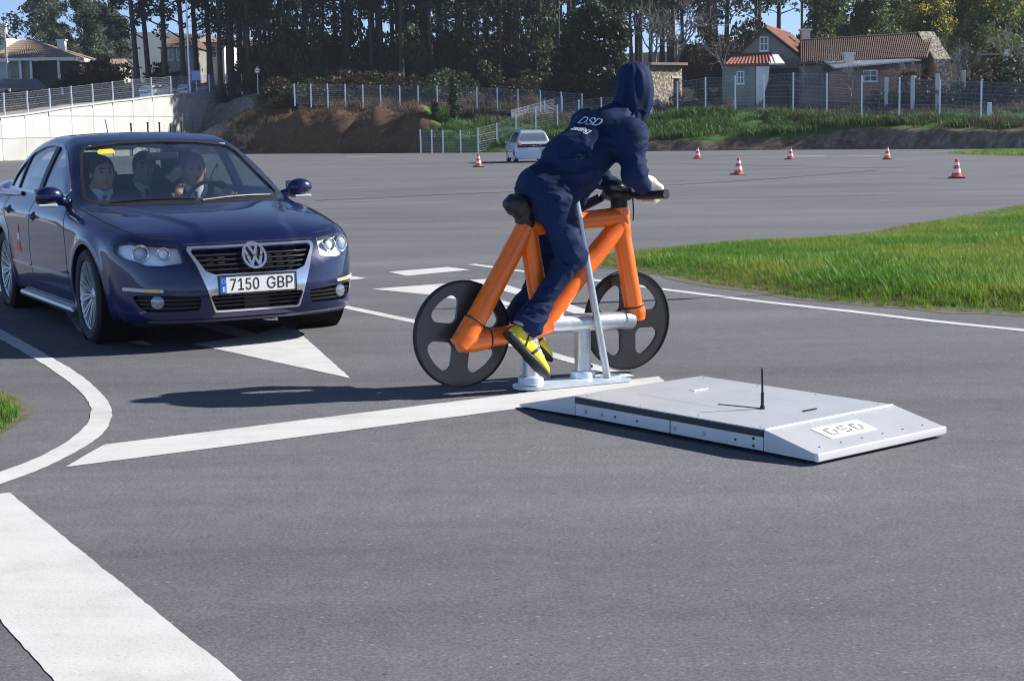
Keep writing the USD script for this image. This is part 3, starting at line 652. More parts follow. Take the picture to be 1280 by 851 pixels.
# number plate
pl = part(car, 'number_plate', rbox((.950, -.262, .367), (.964, .262, .481), .003), 'plate_white')
frm = Polygon([(-.268, .361), (.268, .361), (.268, .487), (-.268, .487)]).difference(sbox(-.259, .370, .259, .478))
part(pl, 'plate_frame', prism_x(frm, .945, .967), 'trim_black')
part(pl, 'plate_band', bx((.9642, -.257, .372), (.9652, -.217, .476)), 'plate_blue')
for txt, y, z, hh in (('7150', -.188, .386, .076), ('GBP', .062, .386, .076)):
    t = meshkit.text_mesh(txt, hh, .0016); v = t.vertices
    wid = .195 if txt == '7150' else .180
    v[:, 0] = (v[:, 0] - v[:, 0].min()) * wid / np.ptp(v[:, 0]); t.vertices = np.stack([.9642 + v[:, 2], y + v[:, 0], z + v[:, 1]], 1)
    part(pl, 'plate_lettering', t, 'ink_black')
t = meshkit.text_mesh('E', .028, .001, True); v = t.vertices.copy(); t.vertices = np.stack([.9653 + v[:, 2], -.246 + v[:, 0], .382 + v[:, 1]], 1); part(pl, 'plate_country_letter', t, 'plate_white')
part(pl, 'plate_stars', prism_x(shapely.union_all([Point(-.237 + .012 * math.cos(a), .447 + .012 * math.sin(a)).buffer(.0022, 4) for a in np.arange(12) * PI / 6]), .9653, .9661), 'sticker_yellow')
# lamps
for s in (-1, 1):
    L_ = LAMP if s > 0 else mir2(LAMP)
    hl = part(car, 'headlight', onto(f_body, L_.buffer(.004), 'x', 1.2, .02, -.041, -.034), 'lamp_bowl', smooth=40)
    for (ly, lz, r0) in ((.700, .636, .058), (.575, .634, .043)):
        x = np.linspace(1.1, .4, 1400); i = np.argmax(f_body(x, np.full_like(x, s * ly), np.full_like(x, lz)) < 0); xs = x[i]
        tilt = -s * (.55 if ly > .65 else .35)
        ring = xf(lathe([(r0 * .80, 0), (r0, .004), (r0 * 1.04, -.012), (r0 * .95, -.03)], 32, 'x'), (xs - .012, s * ly, lz), rz=-tilt * .8)
        part(hl, 'lamp_ring', ring, 'chrome', smooth=40)
        lens = trimesh.creation.icosphere(3, r0 * .78); lens.apply_scale([.45, 1, 1])
        part(hl, 'projector_lens', xf(lens, (xs - .026, s * ly, lz), rz=-tilt), 'lamp_lens' if ly > .65 else 'lamp_bowl', smooth=True)
    part(hl, 'lamp_cover', onto(f_body, L_.buffer(.002), 'x', 1.2, .02, -.004, 0.0), 'lamp_glass', smooth=40)
    rimL = L_.buffer(.002).difference(L_.buffer(-.003))
    part(hl, 'lamp_edge', onto(f_body, rimL, 'x', 1.2, .02, -.03, .001), 'trim_black')
    VN = VENT if s > 0 else mir2(VENT)
    vb = part(car, 'bumper_vent', onto(f_body, VN.buffer(.004), 'x', 1.2, .03, -.039, -.034), 'gap_black')
    for k in range(3):
        z = .285 + k * .026
        part(vb, 'vent_bar', onto(f_body, VN.intersection(sbox(-.9, z - .005, .9, z + .005)).buffer(0), 'x', 1.2, .03, -.03, -.010), 'trim_black')
    x = np.linspace(1.1, .4, 1400); i = np.argmax(f_body(x, np.full_like(x, s * .635), np.full_like(x, .325)) < 0); xs = x[i]
    part(car, 'fog_lamp', xf(lathe([(0, .006), (.03, .004), (.042, 0), (.046, -.012), (.036, -.03)], 28, 'x'), (xs - .004, s * .635, .325), rz=s * .4), 'fog_glass', smooth=40)
    ind = rounded([(.60, .388), (.70, .392), (.80, .398), (.80, .420), (.70, .414), (.60, .408)], .004); ind = ind if s > 0 else mir2(ind)
    ia = part(car, 'bumper_indicator', onto(f_body, ind, 'x', 1.2, .02, -.004, .008), 'lamp_white', smooth=40)
    part(ia, 'amber_lens', onto(f_body, ind.intersection(sbox(s * .62 if s > 0 else -.70, .3, s * .70 if s > 0 else -.62, .5)), 'x', 1.2, .02, -.002, .0095), 'lamp_amber')
# tail lamps
for s in (-1, 1):
    tl = rounded([(.45, .82), (.80, .86), (.84, .97), (.55, .95)], .02); tl = tl if s > 0 else mir2(tl)
    part(car, 'tail_lamp', onto(f_body, tl, 'x', -4.2, .03, -.004, .006, -1), 'lamp_red', smooth=40)
# wheels: tyre, rim of twenty thin spokes, brake disc, arch lining
def wheel_parts(name, wx, s):
    R = .322
    w = part(car, name, xf(lathe([(.232, -.105), (.26, -.118), (.295, -.117), (.313, -.100), (R, -.07), (R, .07), (.313, .100), (.295, .117), (.26, .118), (.232, .105)], 64, 'y'), (wx, s * .775, R)), 'tyre_rubber', smooth=40)
    o = s * .775
    part(w, 'rim', xf(lathe([(.236, s * .113), (.240, s * .106), (.222, s * .095), (.205, s * .02), (.205, -s * .10)], 64, 'y'), (wx, o, R)), 'alloy', smooth=40)
    sp = []
    for k in range(20):
        a = k * PI / 10 + (.05 if k % 2 else -.05)
        b = bx((.045, -.010, -.0065), (.226, .010, .0065)); b.vertices[:, 2] *= np.interp(b.vertices[:, 0], [.045, .226], [.75, 1.35])
        b.vertices[:, 1] += np.interp(b.vertices[:, 0], [.045, .226], [s * .062, s * .092])
        sp.append(xf(b, (wx, o, R), ry=a))
    for q in sp: part(w, 'spoke', q, 'alloy')
    part(w, 'hub', xf(lathe([(0, s * .080), (.026, s * .078), (.034, s * .070), (.062, s * .066), (.066, s * .04)], 28, 'y'), (wx, o, R)), 'alloy', smooth=40)
    part(w, 'brake_disc', xf(lathe([(.04, s * .03), (.165, s * .03), (.165, s * .005), (.04, s * .005)], 48, 'y'), (wx, o, R)), 'brake_metal', smooth=30)
    part(w, 'wheel_well', xf(lathe([(0, -s * .13), (.203, -s * .125), (.203, -s * .10)], 32, 'y'), (wx, o, R)), 'gap_black')
    arch = lathe([(.3505, s * .555), (.3505, s * .875)], 64, 'y'); f = arch.faces; f = np.vstack([f, f[:, ::-1]])
    part(car, 'arch_lining', xf(TM(arch.vertices, f), (wx, 0, .318)), 'gap_black')
    part(car, 'arch_lining', xf(lathe([(0, s * .553), (.3505, s * .556)], 48, 'y'), (wx, 0, .318)), 'gap_black')
for wx in (0.0, -2.709):
    for s in (-1, 1): wheel_parts('wheel', wx, s)
# antenna, side sticker of a cone, windscreen sticker
part(car, 'roof_antenna', cat([xf(rbox((-.05, -.018, 0), (.05, .018, .03), .012), (-2.62, 0, 1.335)), tube([(-2.60, 0, 1.36), (-2.70, 0, 1.53)], .004, 6)]), 'trim_black', smooth=40)
cx, cz = -2.03, .625
stk = [(Polygon([(cx - .07, cz - .12), (cx + .07, cz - .12), (cx + .07, cz - .085), (cx - .07, cz - .085)]), 'orange_plastic'), (Polygon([(cx - .055, cz - .085), (cx + .055, cz - .085), (cx + .040, cz - .03), (cx - .040, cz - .03)]), 'orange_plastic'),
       (Polygon([(cx - .040, cz - .03), (cx + .040, cz - .03), (cx + .026, cz + .025), (cx - .026, cz + .025)]), 'white_band'), (Polygon([(cx - .026, cz + .025), (cx + .026, cz + .025), (cx + .010, cz + .09), (cx - .010, cz + .09)]), 'orange_plastic')]
for p_, m_ in stk: part(car, 'door_sticker', onto(f_body, p_, 'y', -1.1, .02, -.003, .003, -1), m_)
part(car, 'windscreen_sticker', onto(f_body, rounded([(-.50, 1.262), (-.36, 1.270), (-.36, 1.302), (-.46, 1.298)], .01), 'x', .4, .03, -.0055, -.003), 'sticker_yellow')
# cabin: dash, wheel, seats, visor strip, mirror
part(car, 'dashboard', cat([rbox((-1.02, -.70, .55), (-.50, .70, .875), .06), rbox((-1.0, .18, .80), (-.62, .60, .915), .05)]), 'interior_dark', smooth=40)
part(car, 'cabin_floor', bx((-2.9, -.78, .43), (-.5, .78, .45)), 'interior_dark')
st = part(car, 'steering_wheel', xf(trimesh.creation.torus(.182, .016, 40, 12), (-1.13, .37, .875), ry=-1.1), 'trim_black', smooth=True)
part(st, 'steering_hub', xf(cat([bx((-.17, -.02, -.012), (.17, .02, .012)), trimesh.creation.cylinder(.06, .035)]), (-1.13, .37, .875), ry=-1.1), 'trim_black')
for y in (-.37, .37):
    se = part(car, 'front_seat', cat([rbox((-1.80, y - .25, .45), (-1.25, y + .25, .60), .05), xf(rbox((-.06, -.24, 0), (.06, .24, .56), .05), (-1.78, y, .58), ry=-.22)]), 'seat_cloth', smooth=40)
    part(se, 'headrest', rbox((-1.98, y - .13, 1.10), (-1.88, y + .13, 1.27), .04), 'seat_cloth', smooth=40)
rs = part(car, 'rear_seat', cat([rbox((-2.75, -.65, .45), (-2.25, .65, .60), .05), rbox((-2.88, -.65, .55), (-2.74, .65, 1.02), .05)]), 'seat_cloth', smooth=40)
for y in (-.38, .38): part(rs, 'headrest', rbox((-2.86, y - .11, 1.0), (-2.78, y + .11, 1.14), .03), 'seat_cloth', smooth=40)
part(car, 'rear_mirror', rbox((-1.10, -.125, 1.205), (-1.075, .125, 1.265), .012), 'trim_black', smooth=40)
for y in (-.33, .36): part(car, 'sun_visor', xf(rbox((-.14, -.19, -.008), (0, .19, .008), .006), (-1.22, y, 1.318), ry=-.18), 'visor_pale', smooth=40)
for s in (-1, 1): part(car, 'seat_belt', tube([(-1.65, s * .62, 1.15), (-1.55, s * .50, .98), (-1.5, s * .30, .75)], .012, 6), 'interior_dark')

# ---------------------------------------------------------------- the people in the car
def seated(name, label, hx, hy, hz, hair, yaw=0.0, lean=0.0, hands=()):
    """A seated figure in the car's frame: one body surface, clothing and hair as its children. Head centre at hx, hy, hz, facing +x."""
    t = thing(name, label, 'person', mat4=CARM)
    sh = np.array([hx - .06, hy, hz - .200]); hip = np.array([hx - .20, hy, .62])
    ca, sa = math.cos(yaw), math.sin(yaw); RH = np.array([[ca, -sa, 0], [sa, ca, 0], [0, 0, 1]])
    hc = np.array([hx, hy, hz])
    def hp(a): return hc + RH @ np.asarray(a, float)
    def head(x, y, z):
        d = ell_d(x, y, z, hp((-.005, 0, .028)), (.103, .080, .102), RH)
        d = smin(d, ell_d(x, y, z, hp((.030, 0, -.052)), (.068, .066, .078), RH), .04)
        d = smin(d, ell_d(x, y, z, hp((.052, 0, -.098)), (.030, .030, .022), RH), .03)
        d = smin(d, seg_d(x, y, z, hp((.098, 0, .012)), hp((.116, 0, -.030)), .011, .017), .014)
        d = smin(d, seg_d(x, y, z, hp((.090, -.045, .036)), hp((.090, .045, .036)), .012, .012), .02)
        for s in (-1, 1):
            d = smin(d, ell_d(x, y, z, hp((-.005, s * .088, -.008)), (.022, .010, .032), RH), .010)
            d = smax(d, -ell_d(x, y, z, hp((.102, s * .034, .014)), (.018, .017, .011), RH), .012)
        d = smax(d, -seg_d(x, y, z, hp((.104, -.022, -.060)), hp((.104, .022, -.060)), .004, .004), .008)
        return smin(d, seg_d(x, y, z, hc + [-.025, 0, -.07], sh + [.0, 0, .05], .056, .062), .025)
    arms = []
    for s, elb, wr in hands:
        arms.append((sh + [0, s * .185, -.02], np.asarray(elb, float), np.asarray(wr, float), s))
    def hand(x, y, z, wr, s, el):
        f = wr - el; f = f / np.linalg.norm(f); u = np.array([0, 0, 1.]) - f * f[2]; u /= np.linalg.norm(u); b = np.cross(f, u)
        d = seg_d(x, y, z, wr, wr + f * .075, .030, .036)
        for k in range(4):
            o = wr + f * .085 + b * (k - 1.5) * .021
            d = smin(d, seg_d(x, y, z, o, o + f * (.045 - .006 * abs(k - 1.3)) + u * .0, .0095, .009), .012)
            d = smin(d, seg_d(x, y, z, o + f * .045, o + f * .072 - np.cross(b, f) * .018, .009, .0075), .006)
        return smin(d, seg_d(x, y, z, wr + f * .03 + b * .03 * -s, wr + f * .075 - b * s * .062, .013, .009), .015)
    def body(x, y, z):
        d = head(x, y, z)
        d = smin(d, seg_d(x, y, z, sh + [0, -.15, -.03], sh + [0, .15, -.03], .075, .075), .08)
        d = smin(d, ell_d(x, y, z, (sh + hip) / 2 + [0, 0, .03], (.125, .185, .27)), .08)
        for s in (-1, 1): d = smin(d, seg_d(x, y, z, hip + [.05, s * .10, 0], hip + [.48, s * .12, .06], .085, .065), .05)
        for a, e, w_, s in arms:
            d = smin(d, seg_d(x, y, z, a, e, .060, .046), .04); d = smin(d, seg_d(x, y, z, e, w_, .044, .030), .03); d = smin(d, hand(x, y, z, w_, s, e), .012)
        return d
    allp = np.array([hc, hip, *[q for a in arms for q in a[:3]]]); lo, hi = allp.min(0) - .32, allp.max(0) + .30
    lo[2] = max(lo[2], .50); hi[0] = min(max(hi[0], hx + .3), -.75)
    part(t, 'body', sdf_mesh(body, lo, hi, .011), 'skin', smooth=True)
    def jacket(x, y, z):
        d = seg_d(x, y, z, sh + [0, -.155, -.03], sh + [0, .155, -.03], .088, .088)
        d = smin(d, ell_d(x, y, z, (sh + hip) / 2 + [0, 0, .03], (.142, .205, .28)), .08)
        for a, e, w_, s in arms:
            d = smin(d, seg_d(x, y, z, a, e, .074, .060), .05); d = smin(d, seg_d(x, y, z, e, e + (w_ - e) * .86, .058, .043), .03)
        for s in (-1, 1): d = smin(d, seg_d(x, y, z, hip + [.05, s * .10, 0], hip + [.48, s * .12, .06], .098, .078), .05)
        wr = .004 * (meshkit.noise(np.stack([x, y, z], -1) * 22.0, 3) - .5)
        d = d + wr
        v = (np.abs(y - hy) - .052 * np.clip((z - (sh[2] - .22)) / .27, 0, 1.3)) ; v = np.maximum(v, sh[0] + .02 - x); v = np.maximum(v, sh[2] - .22 - z)
        return smax(d, -v, .01)
    part(t, 'jacket', sdf_mesh(jacket, lo, hi, .014), 'suit_dark', smooth=True)
    def shirt(x, y, z):
        d = seg_d(x, y, z, sh + [0, -.12, -.03], sh + [0, .12, -.03], .079, .079); d = smin(d, ell_d(x, y, z, (sh + hip) / 2 + [0, 0, .03], (.134, .19, .27)), .08)
        col = np.maximum(seg_d(x, y, z, hc + [-.02, 0, -.10], sh + [.01, 0, .05], .074, .094), np.maximum(z - (hc[2] - .112), sh[2] - .02 - z))
        return smax(smin(d, col, .01), np.abs(y - hy) - .085, .01)
    part(t, 'shirt', sdf_mesh(shirt, (hx - .3, hy - .14, hip[2]), (hx + .25, hy + .14, hz - .1), .011), 'shirt_white', smooth=True)
    tie = [sh + [.098, 0, .035], sh + [.118, 0, -.03], (sh + hip) / 2 + [.150, 0, .05], (sh + hip) / 2 + [.155, 0, -.05]]
    part(t, 'tie', tube(tie, [.017, .012, .026, .03], 8), 'tie_dark', smooth=40)
    def hairf(x, y, z):
        d = ell_d(x, y, z, hp((-.016, 0, .034)), (.113, .094, .111), RH)
        p = np.stack([x - hc[0], y - hc[1], z - hc[2]], -1) @ RH
        front = p[..., 0] - np.interp(p[..., 2], [-.06, .0, .045, .075, .12], [-.02, .03, .05, .082, .12])
        d = smax(d + .006 * (meshkit.noise(np.stack([x, y, z], -1) * 60.0, 2) - .5), front, .02)
        return smax(d, -.065 - p[..., 2], .02)
    part(t, 'hair', sdf_mesh(hairf, hc - .15, hc + .17, .008), hair, smooth=True)
    for s in (-1, 1):
        part(t, 'eye', xf(trimesh.creation.icosphere(2, .0105), hp((.0870, s * .034, .014))), 'eye_white', smooth=True)
        part(t, 'pupil', xf(trimesh.creation.icosphere(1, .0062), hp((.0945, s * .034, .014))), 'ink_black', smooth=True)
        part(t, 'eyebrow', tube([hp((.099, s * .016, .040)), hp((.100, s * .034, .045)), hp((.088, s * .054, .040))], .005, 6), hair)
    part(t, 'mouth', tube([hp((.086, -.024, -.061)), hp((.0975, 0, -.060)), hp((.086, .024, -.061))], .0055, 6), 'lip')
    return t
seated('person', 'passenger in dark suit and tie sitting below the yellow windscreen sticker', -1.44, -.37, 1.105, 'hair_dark', .05,
       hands=((-1, (-1.36, -.62, .72), (-1.22, -.50, .66)), (1, (-1.36, -.14, .72), (-1.20, -.26, .66))))
seated('person', 'driver behind the steering wheel raising one open hand', -1.46, .36, 1.110, 'hair_grey', -.12,
       hands=((-1, (-1.20, .09, .72), (-1.15, .115, .875)), (1, (-1.30, .62, .80), (-1.14, .54, .90))))
seated('person', 'person in white shirt seen between the two front seats', -1.93, .10, 1.125, 'hair_dark', -.1,
       hands=((-1, (-1.86, -.15, .74), (-1.68, -.05, .72)), (1, (-1.82, .33, .76), (-1.68, .20, .84))))
# ================================================================ grey test platform, bicycle stand, bicycle, dummy
mat('platform_grey', (0.47, 0.485, 0.505), 0.40, metal=0.12, var=0.07, scale=3.5, bump=0.05, bscale=150, detail=6)
mat('platform_side', (0.50, 0.52, 0.55), 0.40, metal=0.2, var=0.06, scale=6)
mat('platform_edge', (0.72, 0.73, 0.74), 0.35, metal=0.3)
mat('galvanised', (0.52, 0.56, 0.61), 0.34, metal=0.75, var=0.14, scale=14, bump=0.06, bscale=40)
mat('foil_tape', (0.62, 0.64, 0.66), 0.34, metal=0.8, var=.12, scale=12, bump=0.16, bscale=22, bdist=0.012)
mat('orange_tape', (0.92, 0.165, 0.008), 0.30, var=0.10, scale=9, bump=0.16, bscale=18, coat=0.55, bdist=0.012)
mat('disc_plastic', (0.042, 0.046, 0.052), 0.30, var=0.35, scale=5, spec=0.6)
mat('disc_dark', (0.020, 0.021, 0.023), 0.33, var=0.35, scale=5, spec=0.6)
mat('black_wrap', (0.010, 0.010, 0.011), 0.42, bump=0.35, bscale=40, bdist=0.01)
mat('suit_navy', (0.0066, 0.0180, 0.062), 0.75, var=0.15, scale=4, bump=0.16, bscale=34, bdist=0.010, sheen=0.0, spec=0.16)
mat('letter_pale', (0.78, 0.82, 0.88), 0.6)
mat('glove_cream', (0.82, 0.79, 0.64), 0.75, bump=0.25, bscale=40)
mat('shoe_yellow', (0.80, 0.66, 0.02), 0.45, var=0.1, scale=20)
mat('shoe_grey', (0.33, 0.32, 0.29), 0.6)
mat('shoe_black', (0.014, 0.014, 0.015), 0.5)
mat('antenna_black', (0.012, 0.012, 0.014), 0.4)
mat('base_white', (0.62, 0.70, 0.78), 0.35, metal=0.3, var=0.12, scale=7)

PLF = np.eye(4); PLF[:3, 0] = [.631, -.776, 0]; PLF[:3, 1] = [.776, .631, 0]; PLF[:3, 3] = [.034, 7.991, 0]
plat = thing('test_platform', 'low grey metal platform with sloped ends lying on the asphalt', 'platform', mat4=PLF)
WD, XA, XB, XC, ZT = .870, .425, 1.635, 1.925, .112
def chamf(m): return m
part(plat, 'chassis', bx((XA + .004, .012, .016), (XB - .004, WD - .012, .085)), 'antenna_black')
part(plat, 'side_strip', bx((XA, -.0035, .0785), (XB, .022, ZT - .0052)), 'trim_black')
for x0, x1 in ((XA + .001, 1.070), (1.077, XB - .001)):
    sp = part(plat, 'side_panel', rbox((x0, -.004, .018), (x1, .010, .078), .0025, 2), 'platform_side', smooth=30)
    xs = (.50, .615, .71, .86) if x0 < 1 else (1.10, 1.285, 1.475)
    for k, q in enumerate(xs):
        r_ = .011 if (x0 < 1 and k < 2) or (x0 > 1 and k < 2) else .005
        part(sp, 'bolt', xf(lathe([(0, .006), (r_ * .55, .006), (r_ * .6, .003), (r_, .003), (r_, 0)], 12), (q, -.004, .047), rx=PI / 2), 'chrome_satin' if r_ > .006 else 'gap_black', smooth=30)
    if x0 > 1:
        for q in (1.58,):
            for zz in (.034, .066): part(sp, 'screw', xf(lathe([(0, .003), (.006, .003), (.006, 0)], 10), (q, -.004, zz), rx=PI / 2), 'gap_black')
hx0, hx1, hy0, hy1 = .60, 1.30, .25, .62
top = Polygon([(XA, 0), (XB, 0), (XB, WD), (XA, WD)])
hatch = sbox(hx0, hy0, hx1, hy1); slot = rounded(sbox(1.45, .43, 1.475, .54), .008)
part(plat, 'top_cover', prism(top.difference(hatch.buffer(.0035, join_style=2)).difference(slot), ZT - .005, ZT), 'platform_grey')
part(plat, 'under_cover', bx((XA + .02, .03, .085), (XB - .02, WD - .03, ZT - .006)), 'trim_black')
hh = part(plat, 'hatch', prism(hatch, ZT - .005, ZT + .0004), 'platform_grey')
part(hh, 'hatch_tab', rbox((.70, .50, ZT), (.735, .60, ZT + .004), .001), 'platform_edge')
for q in np.linspace(XA + .05, XB - .05, 4):
    for w in (.035, WD - .035): part(plat, 'screw', xf(lathe([(0, .0018), (.005, .0018), (.006, 0)], 10), (q, w, ZT)), 'chrome_satin')
def ramp(xa, za, xb, zb, th, name):
    Pp = [(xa, .018), (xa, za), (xb, zb), (xb, zb - th)]
    v = np.array([[p[0], w, p[1]] for w in (-.002, WD + .002) for p in Pp], float)
    m = trimesh.convex.convex_hull(v); return part(plat, name, m, 'platform_grey')
r1 = ramp(XA - .003, ZT, 0.0, .020, .010, 'end_ramp'); r2 = ramp(XB + .003, ZT, XC, .046, .030, 'end_ramp')
part(r2, 'ramp_edge', rbox((XC - .012, -.004, .013), (XC + .010, WD + .004, .050), .006), 'platform_edge', smooth=40)
part(r2, 'ramp_joint', rbox((XB - .008, -.001, ZT - .004), (XB + .010, WD, ZT + .003), .002), 'platform_edge')
sl = math.atan2(.046 - ZT, XC - XB - .003)
def on_ramp(m):                      # from a flat sheet (x down the slope, y across) to the sloping end
    return xf(m, (XB + .003, 0, ZT), ry=-sl)
part(r2, 'label_plate', on_ramp(bx((.075, .21, .0005), (.195, .52, .0025))), 'plate_white')
def stencil_letters():
    # D S D drawn in thin broken strokes
    def poly(pts): return LineString(pts).buffer(.0024, cap_style=2)
    D = [poly([(0, 0), (0, .055)]), poly([(.008, 0), (.038, 0)]), poly([(.008, .055), (.038, .055)]), poly([(.050, .012), (.050, .043)])]
    S = [poly([(.004, 0), (.042, 0)]), poly([(.050, .004), (.050, .023)]), poly([(.008, .0275), (.042, .0275)]), poly([(0, .032), (0, .051)]), poly([(.008, .055), (.046, .055)])]
    out = [affinity.translate(g, 0, 0) for g in D] + [affinity.translate(g, .085, 0) for g in S] + [affinity.translate(g, .17, 0) for g in D]
    return shapely.union_all(out)
lt = prism(stencil_letters(), 0, .0012); v = lt.vertices; lt.vertices = np.stack([.163 - v[:, 1], .255 + v[:, 0], .0026 + v[:, 2]], 1)
part(r2, 'label_lettering', on_ramp(lt), 'ink_black')
for k in range(6):
    part(r2, 'screw', on_ramp(xf(lathe([(0, .002), (.005, .002), (.006, 0)], 10), (.24, .08 + k * .14, 0))), 'chrome_satin')
ax_ = np.linalg.inv(PLF) @ np.r_[gnd(953, 511, ZT), 1]
an = part(plat, 'antenna', tube([(ax_[0], ax_[1], ZT), (ax_[0], ax_[1], ZT + .075), (ax_[0], ax_[1], ZT + .078), (ax_[0] - .003, ax_[1], ZT + .188)], [.0075, .0075, .0055, .0045], 10), 'antenna_black', smooth=40)
part(an, 'antenna_base', xf(lathe([(0, .016), (.010, .016), (.013, 0)], 16), (ax_[0], ax_[1], ZT)), 'antenna_black', smooth=40)
part(an, 'antenna_lead', tube([(ax_[0], ax_[1], ZT + .003), (ax_[0] - .22, ax_[1] - .06, ZT + .003)], .0022, 6), 'antenna_black')
part(plat, 'latch', rbox((1.47, .44, ZT), (1.482, .53, ZT + .006), .002), 'gap_black')

BKX, BKY, BKH = -.2668, 8.4340, .51494
BKM = np.eye(4); BKM[:3, 0] = [math.cos(BKH), math.sin(BKH), 0]; BKM[:3, 1] = [-math.sin(BKH), math.cos(BKH), 0]; BKM[:3, 3] = [BKX, BKY, 0]
stand = thing('bicycle_stand', 'pale base plate with two grey posts and a silver bar carrying the orange bicycle', 'stand', mat4=BKM)
bp = LineString([(.40, -.045), (.78, -.06)]).buffer(.105, 16)
part(stand, 'base_plate', prism(bp.union(Polygon([(.40, -.150), (.95, -.19), (.95, .03), (.40, .060)])), .006, .024), 'base_white')
for x, y in ((.42, 0.0), (.755, 0.0)):
    po = part(stand, 'post', tube([(x, y, .02), (x, y, .325 if x > .6 else .30)], .046, 28), 'galvanised', smooth=40)
    part(po, 'post_collar', xf(lathe([(.046, .045), (.066, .040), (.070, .022), (.070, .0)], 28), (x, y, .020)), 'base_white', smooth=40)
    if x < .6: part(po, 'bolt', xf(lathe([(0, .006), (.011, .006), (.013, 0)], 6), (x + .022, y - .040, .13), rx=PI / 2), 'gap_black')
    else: part(po, 'bolt', xf(lathe([(0, .006), (.009, .006), (.010, 0)], 6), (x + .040, y - .024, .085), rx=PI / 2), 'gap_black')
part(stand, 'silver_bar', tube([(.46, -.005, .340), (.60, -.005, .335), (.80, -.005, .329), (1.00, -.005, .325), (1.085, -.005, .322)], [.049, .052, .051, .050, .046], 28), 'foil_tape', smooth=40)
part(stand, 'bar_band', tube([(1.02, -.005, .3245), (1.075, -.005, .3225)], .0545, 28), 'foil_tape', smooth=40)
su = part(stand, 'strut', tube([(.868, -.075, .02), (.735, -.045, .80), (.70, -.02, 1.06)], .0205, 18), 'galvanised', smooth=40)
part(su, 'strut_foot', rbox((.84, -.125, .020), (.93, -.035, .036), .006), 'galvanised')

bike = thing('bicycle', 'orange taped bicycle with dark disc wheels held on a stand', 'bicycle', mat4=BKM)
def ot(name, pts, r, parent=None, m='orange_tape', n=28):
    P = np.array(pts, float); t = np.linspace(0, 1, 14)
    Q = np.stack([np.interp(t, np.linspace(0, 1, len(P)), P[:, k]) for k in range(3)], 1)
    R = np.interp(t, np.linspace(0, 1, len(np.atleast_1d(r))), np.atleast_1d(r)) if np.ndim(r) else np.full(14, r)
    g = tube(Q, R, n); e = meshkit.noise(g.vertices * 24.0, 5) - .5; ctr = g.vertices - Q[np.clip(np.arange(len(g.vertices)) // n, 0, 13)]
    g.vertices = g.vertices + ctr * (e[:, None] * .06)
    return part(parent or bike, name, g, m, smooth=50)
def ring(parent, c, d, r):
    g = trimesh.creation.torus(r, .0045, 28, 6); T = trimesh.geometry.align_vectors([0, 0, 1], np.array(d, float) / np.linalg.norm(d)); g.apply_transform(T); g.apply_translation(c)
    part(parent, 'tape_ring', g, 'gap_black', smooth=True)
st1 = ot('seat_stay', [(.405, 0, .875), (.21, 0, .575), (.075, 0, .375)], [.054, .056, .058]); st2 = ot('stay_end', [(.085, 0, .390), (.03, 0, .31), (-.018, 0, .262)], [.062, .066, .058])
ring(st1, (.080, 0, .383), (.62, 0, .78), .064)
cs = ot('chain_stay', [(-.02, 0, .278), (.06, 0, .285), (.16, 0, .292)], [.050, .062, .060]); cs2 = ot('chain_stay', [(.15, 0, .291), (.30, 0, .300), (.455, 0, .318)], [.050, .050, .052]); ring(cs2, (.155, 0, .291), (1, 0, .05), .059)
ot('seat_tube', [(.415, 0, .87), (.455, 0, .62), (.49, 0, .38)], [.052, .053, .052])
ot('top_tube', [(.41, 0, .865), (.70, 0, .890), (1.005, 0, .905)], [.048, .047, .052])
ot('down_tube', [(.995, 0, .845), (.76, 0, .62), (.62, 0, .47), (.50, 0, .335)], [.055, .056, .058, .060])
ot('bottom_bracket', [(.42, 0, .312), (.53, 0, .345)], [.060, .066])
ot('head_tube', [(1.008, 0, .955), (1.015, 0, .86), (1.022, 0, .79)], [.053, .056, .054])
fk = ot('fork', [(1.020, 0, .80), (1.065, 0, .56), (1.098, 0, .39)], [.052, .053, .053]); ot('fork_end', [(1.095, 0, .405), (1.106, 0, .36), (1.112, 0, .318)], [.060, .062, .052]); ring(fk, (1.0965, 0, .398), (.2, 0, -1), .060)
def disc_wheel(cx, cz, R, m, rot):
    hole = Point(0, 0).buffer(R * .775, 48).difference(Point(0, 0).buffer(R * .30, 32))
    bars = shapely.union_all([affinity.rotate(sbox(-R, -R * .175, R, R * .175), rot + 45 + 90 * k, origin=(0, 0)) for k in range(2)])
    hole = rounded2(hole.difference(bars), R * .135)
    d = Point(0, 0).buffer(R * .985, 96).difference(hole)
    g = prism_y(d, -.010, .010)
    w = part(bike, 'wheel', xf(g, (cx, .085, cz)), m)
    part(w, 'tyre', xf(lathe([(R * .965, -.017), (R * .995, -.013), (R, 0), (R * .995, .013), (R * .965, .017)], 96, 'y'), (cx, .085, cz)), 'tyre_rubber', smooth=40)
    part(w, 'hub', tube([(cx, .10, cz), (cx, .0, cz)], .028, 20), 'gap_black', smooth=40)
def rounded2(p, r): return p.buffer(-r).buffer(r)
disc_wheel(.048, .312, .290, 'disc_plastic', 36); disc_wheel(1.110, .31, .286, 'disc_dark', 44)
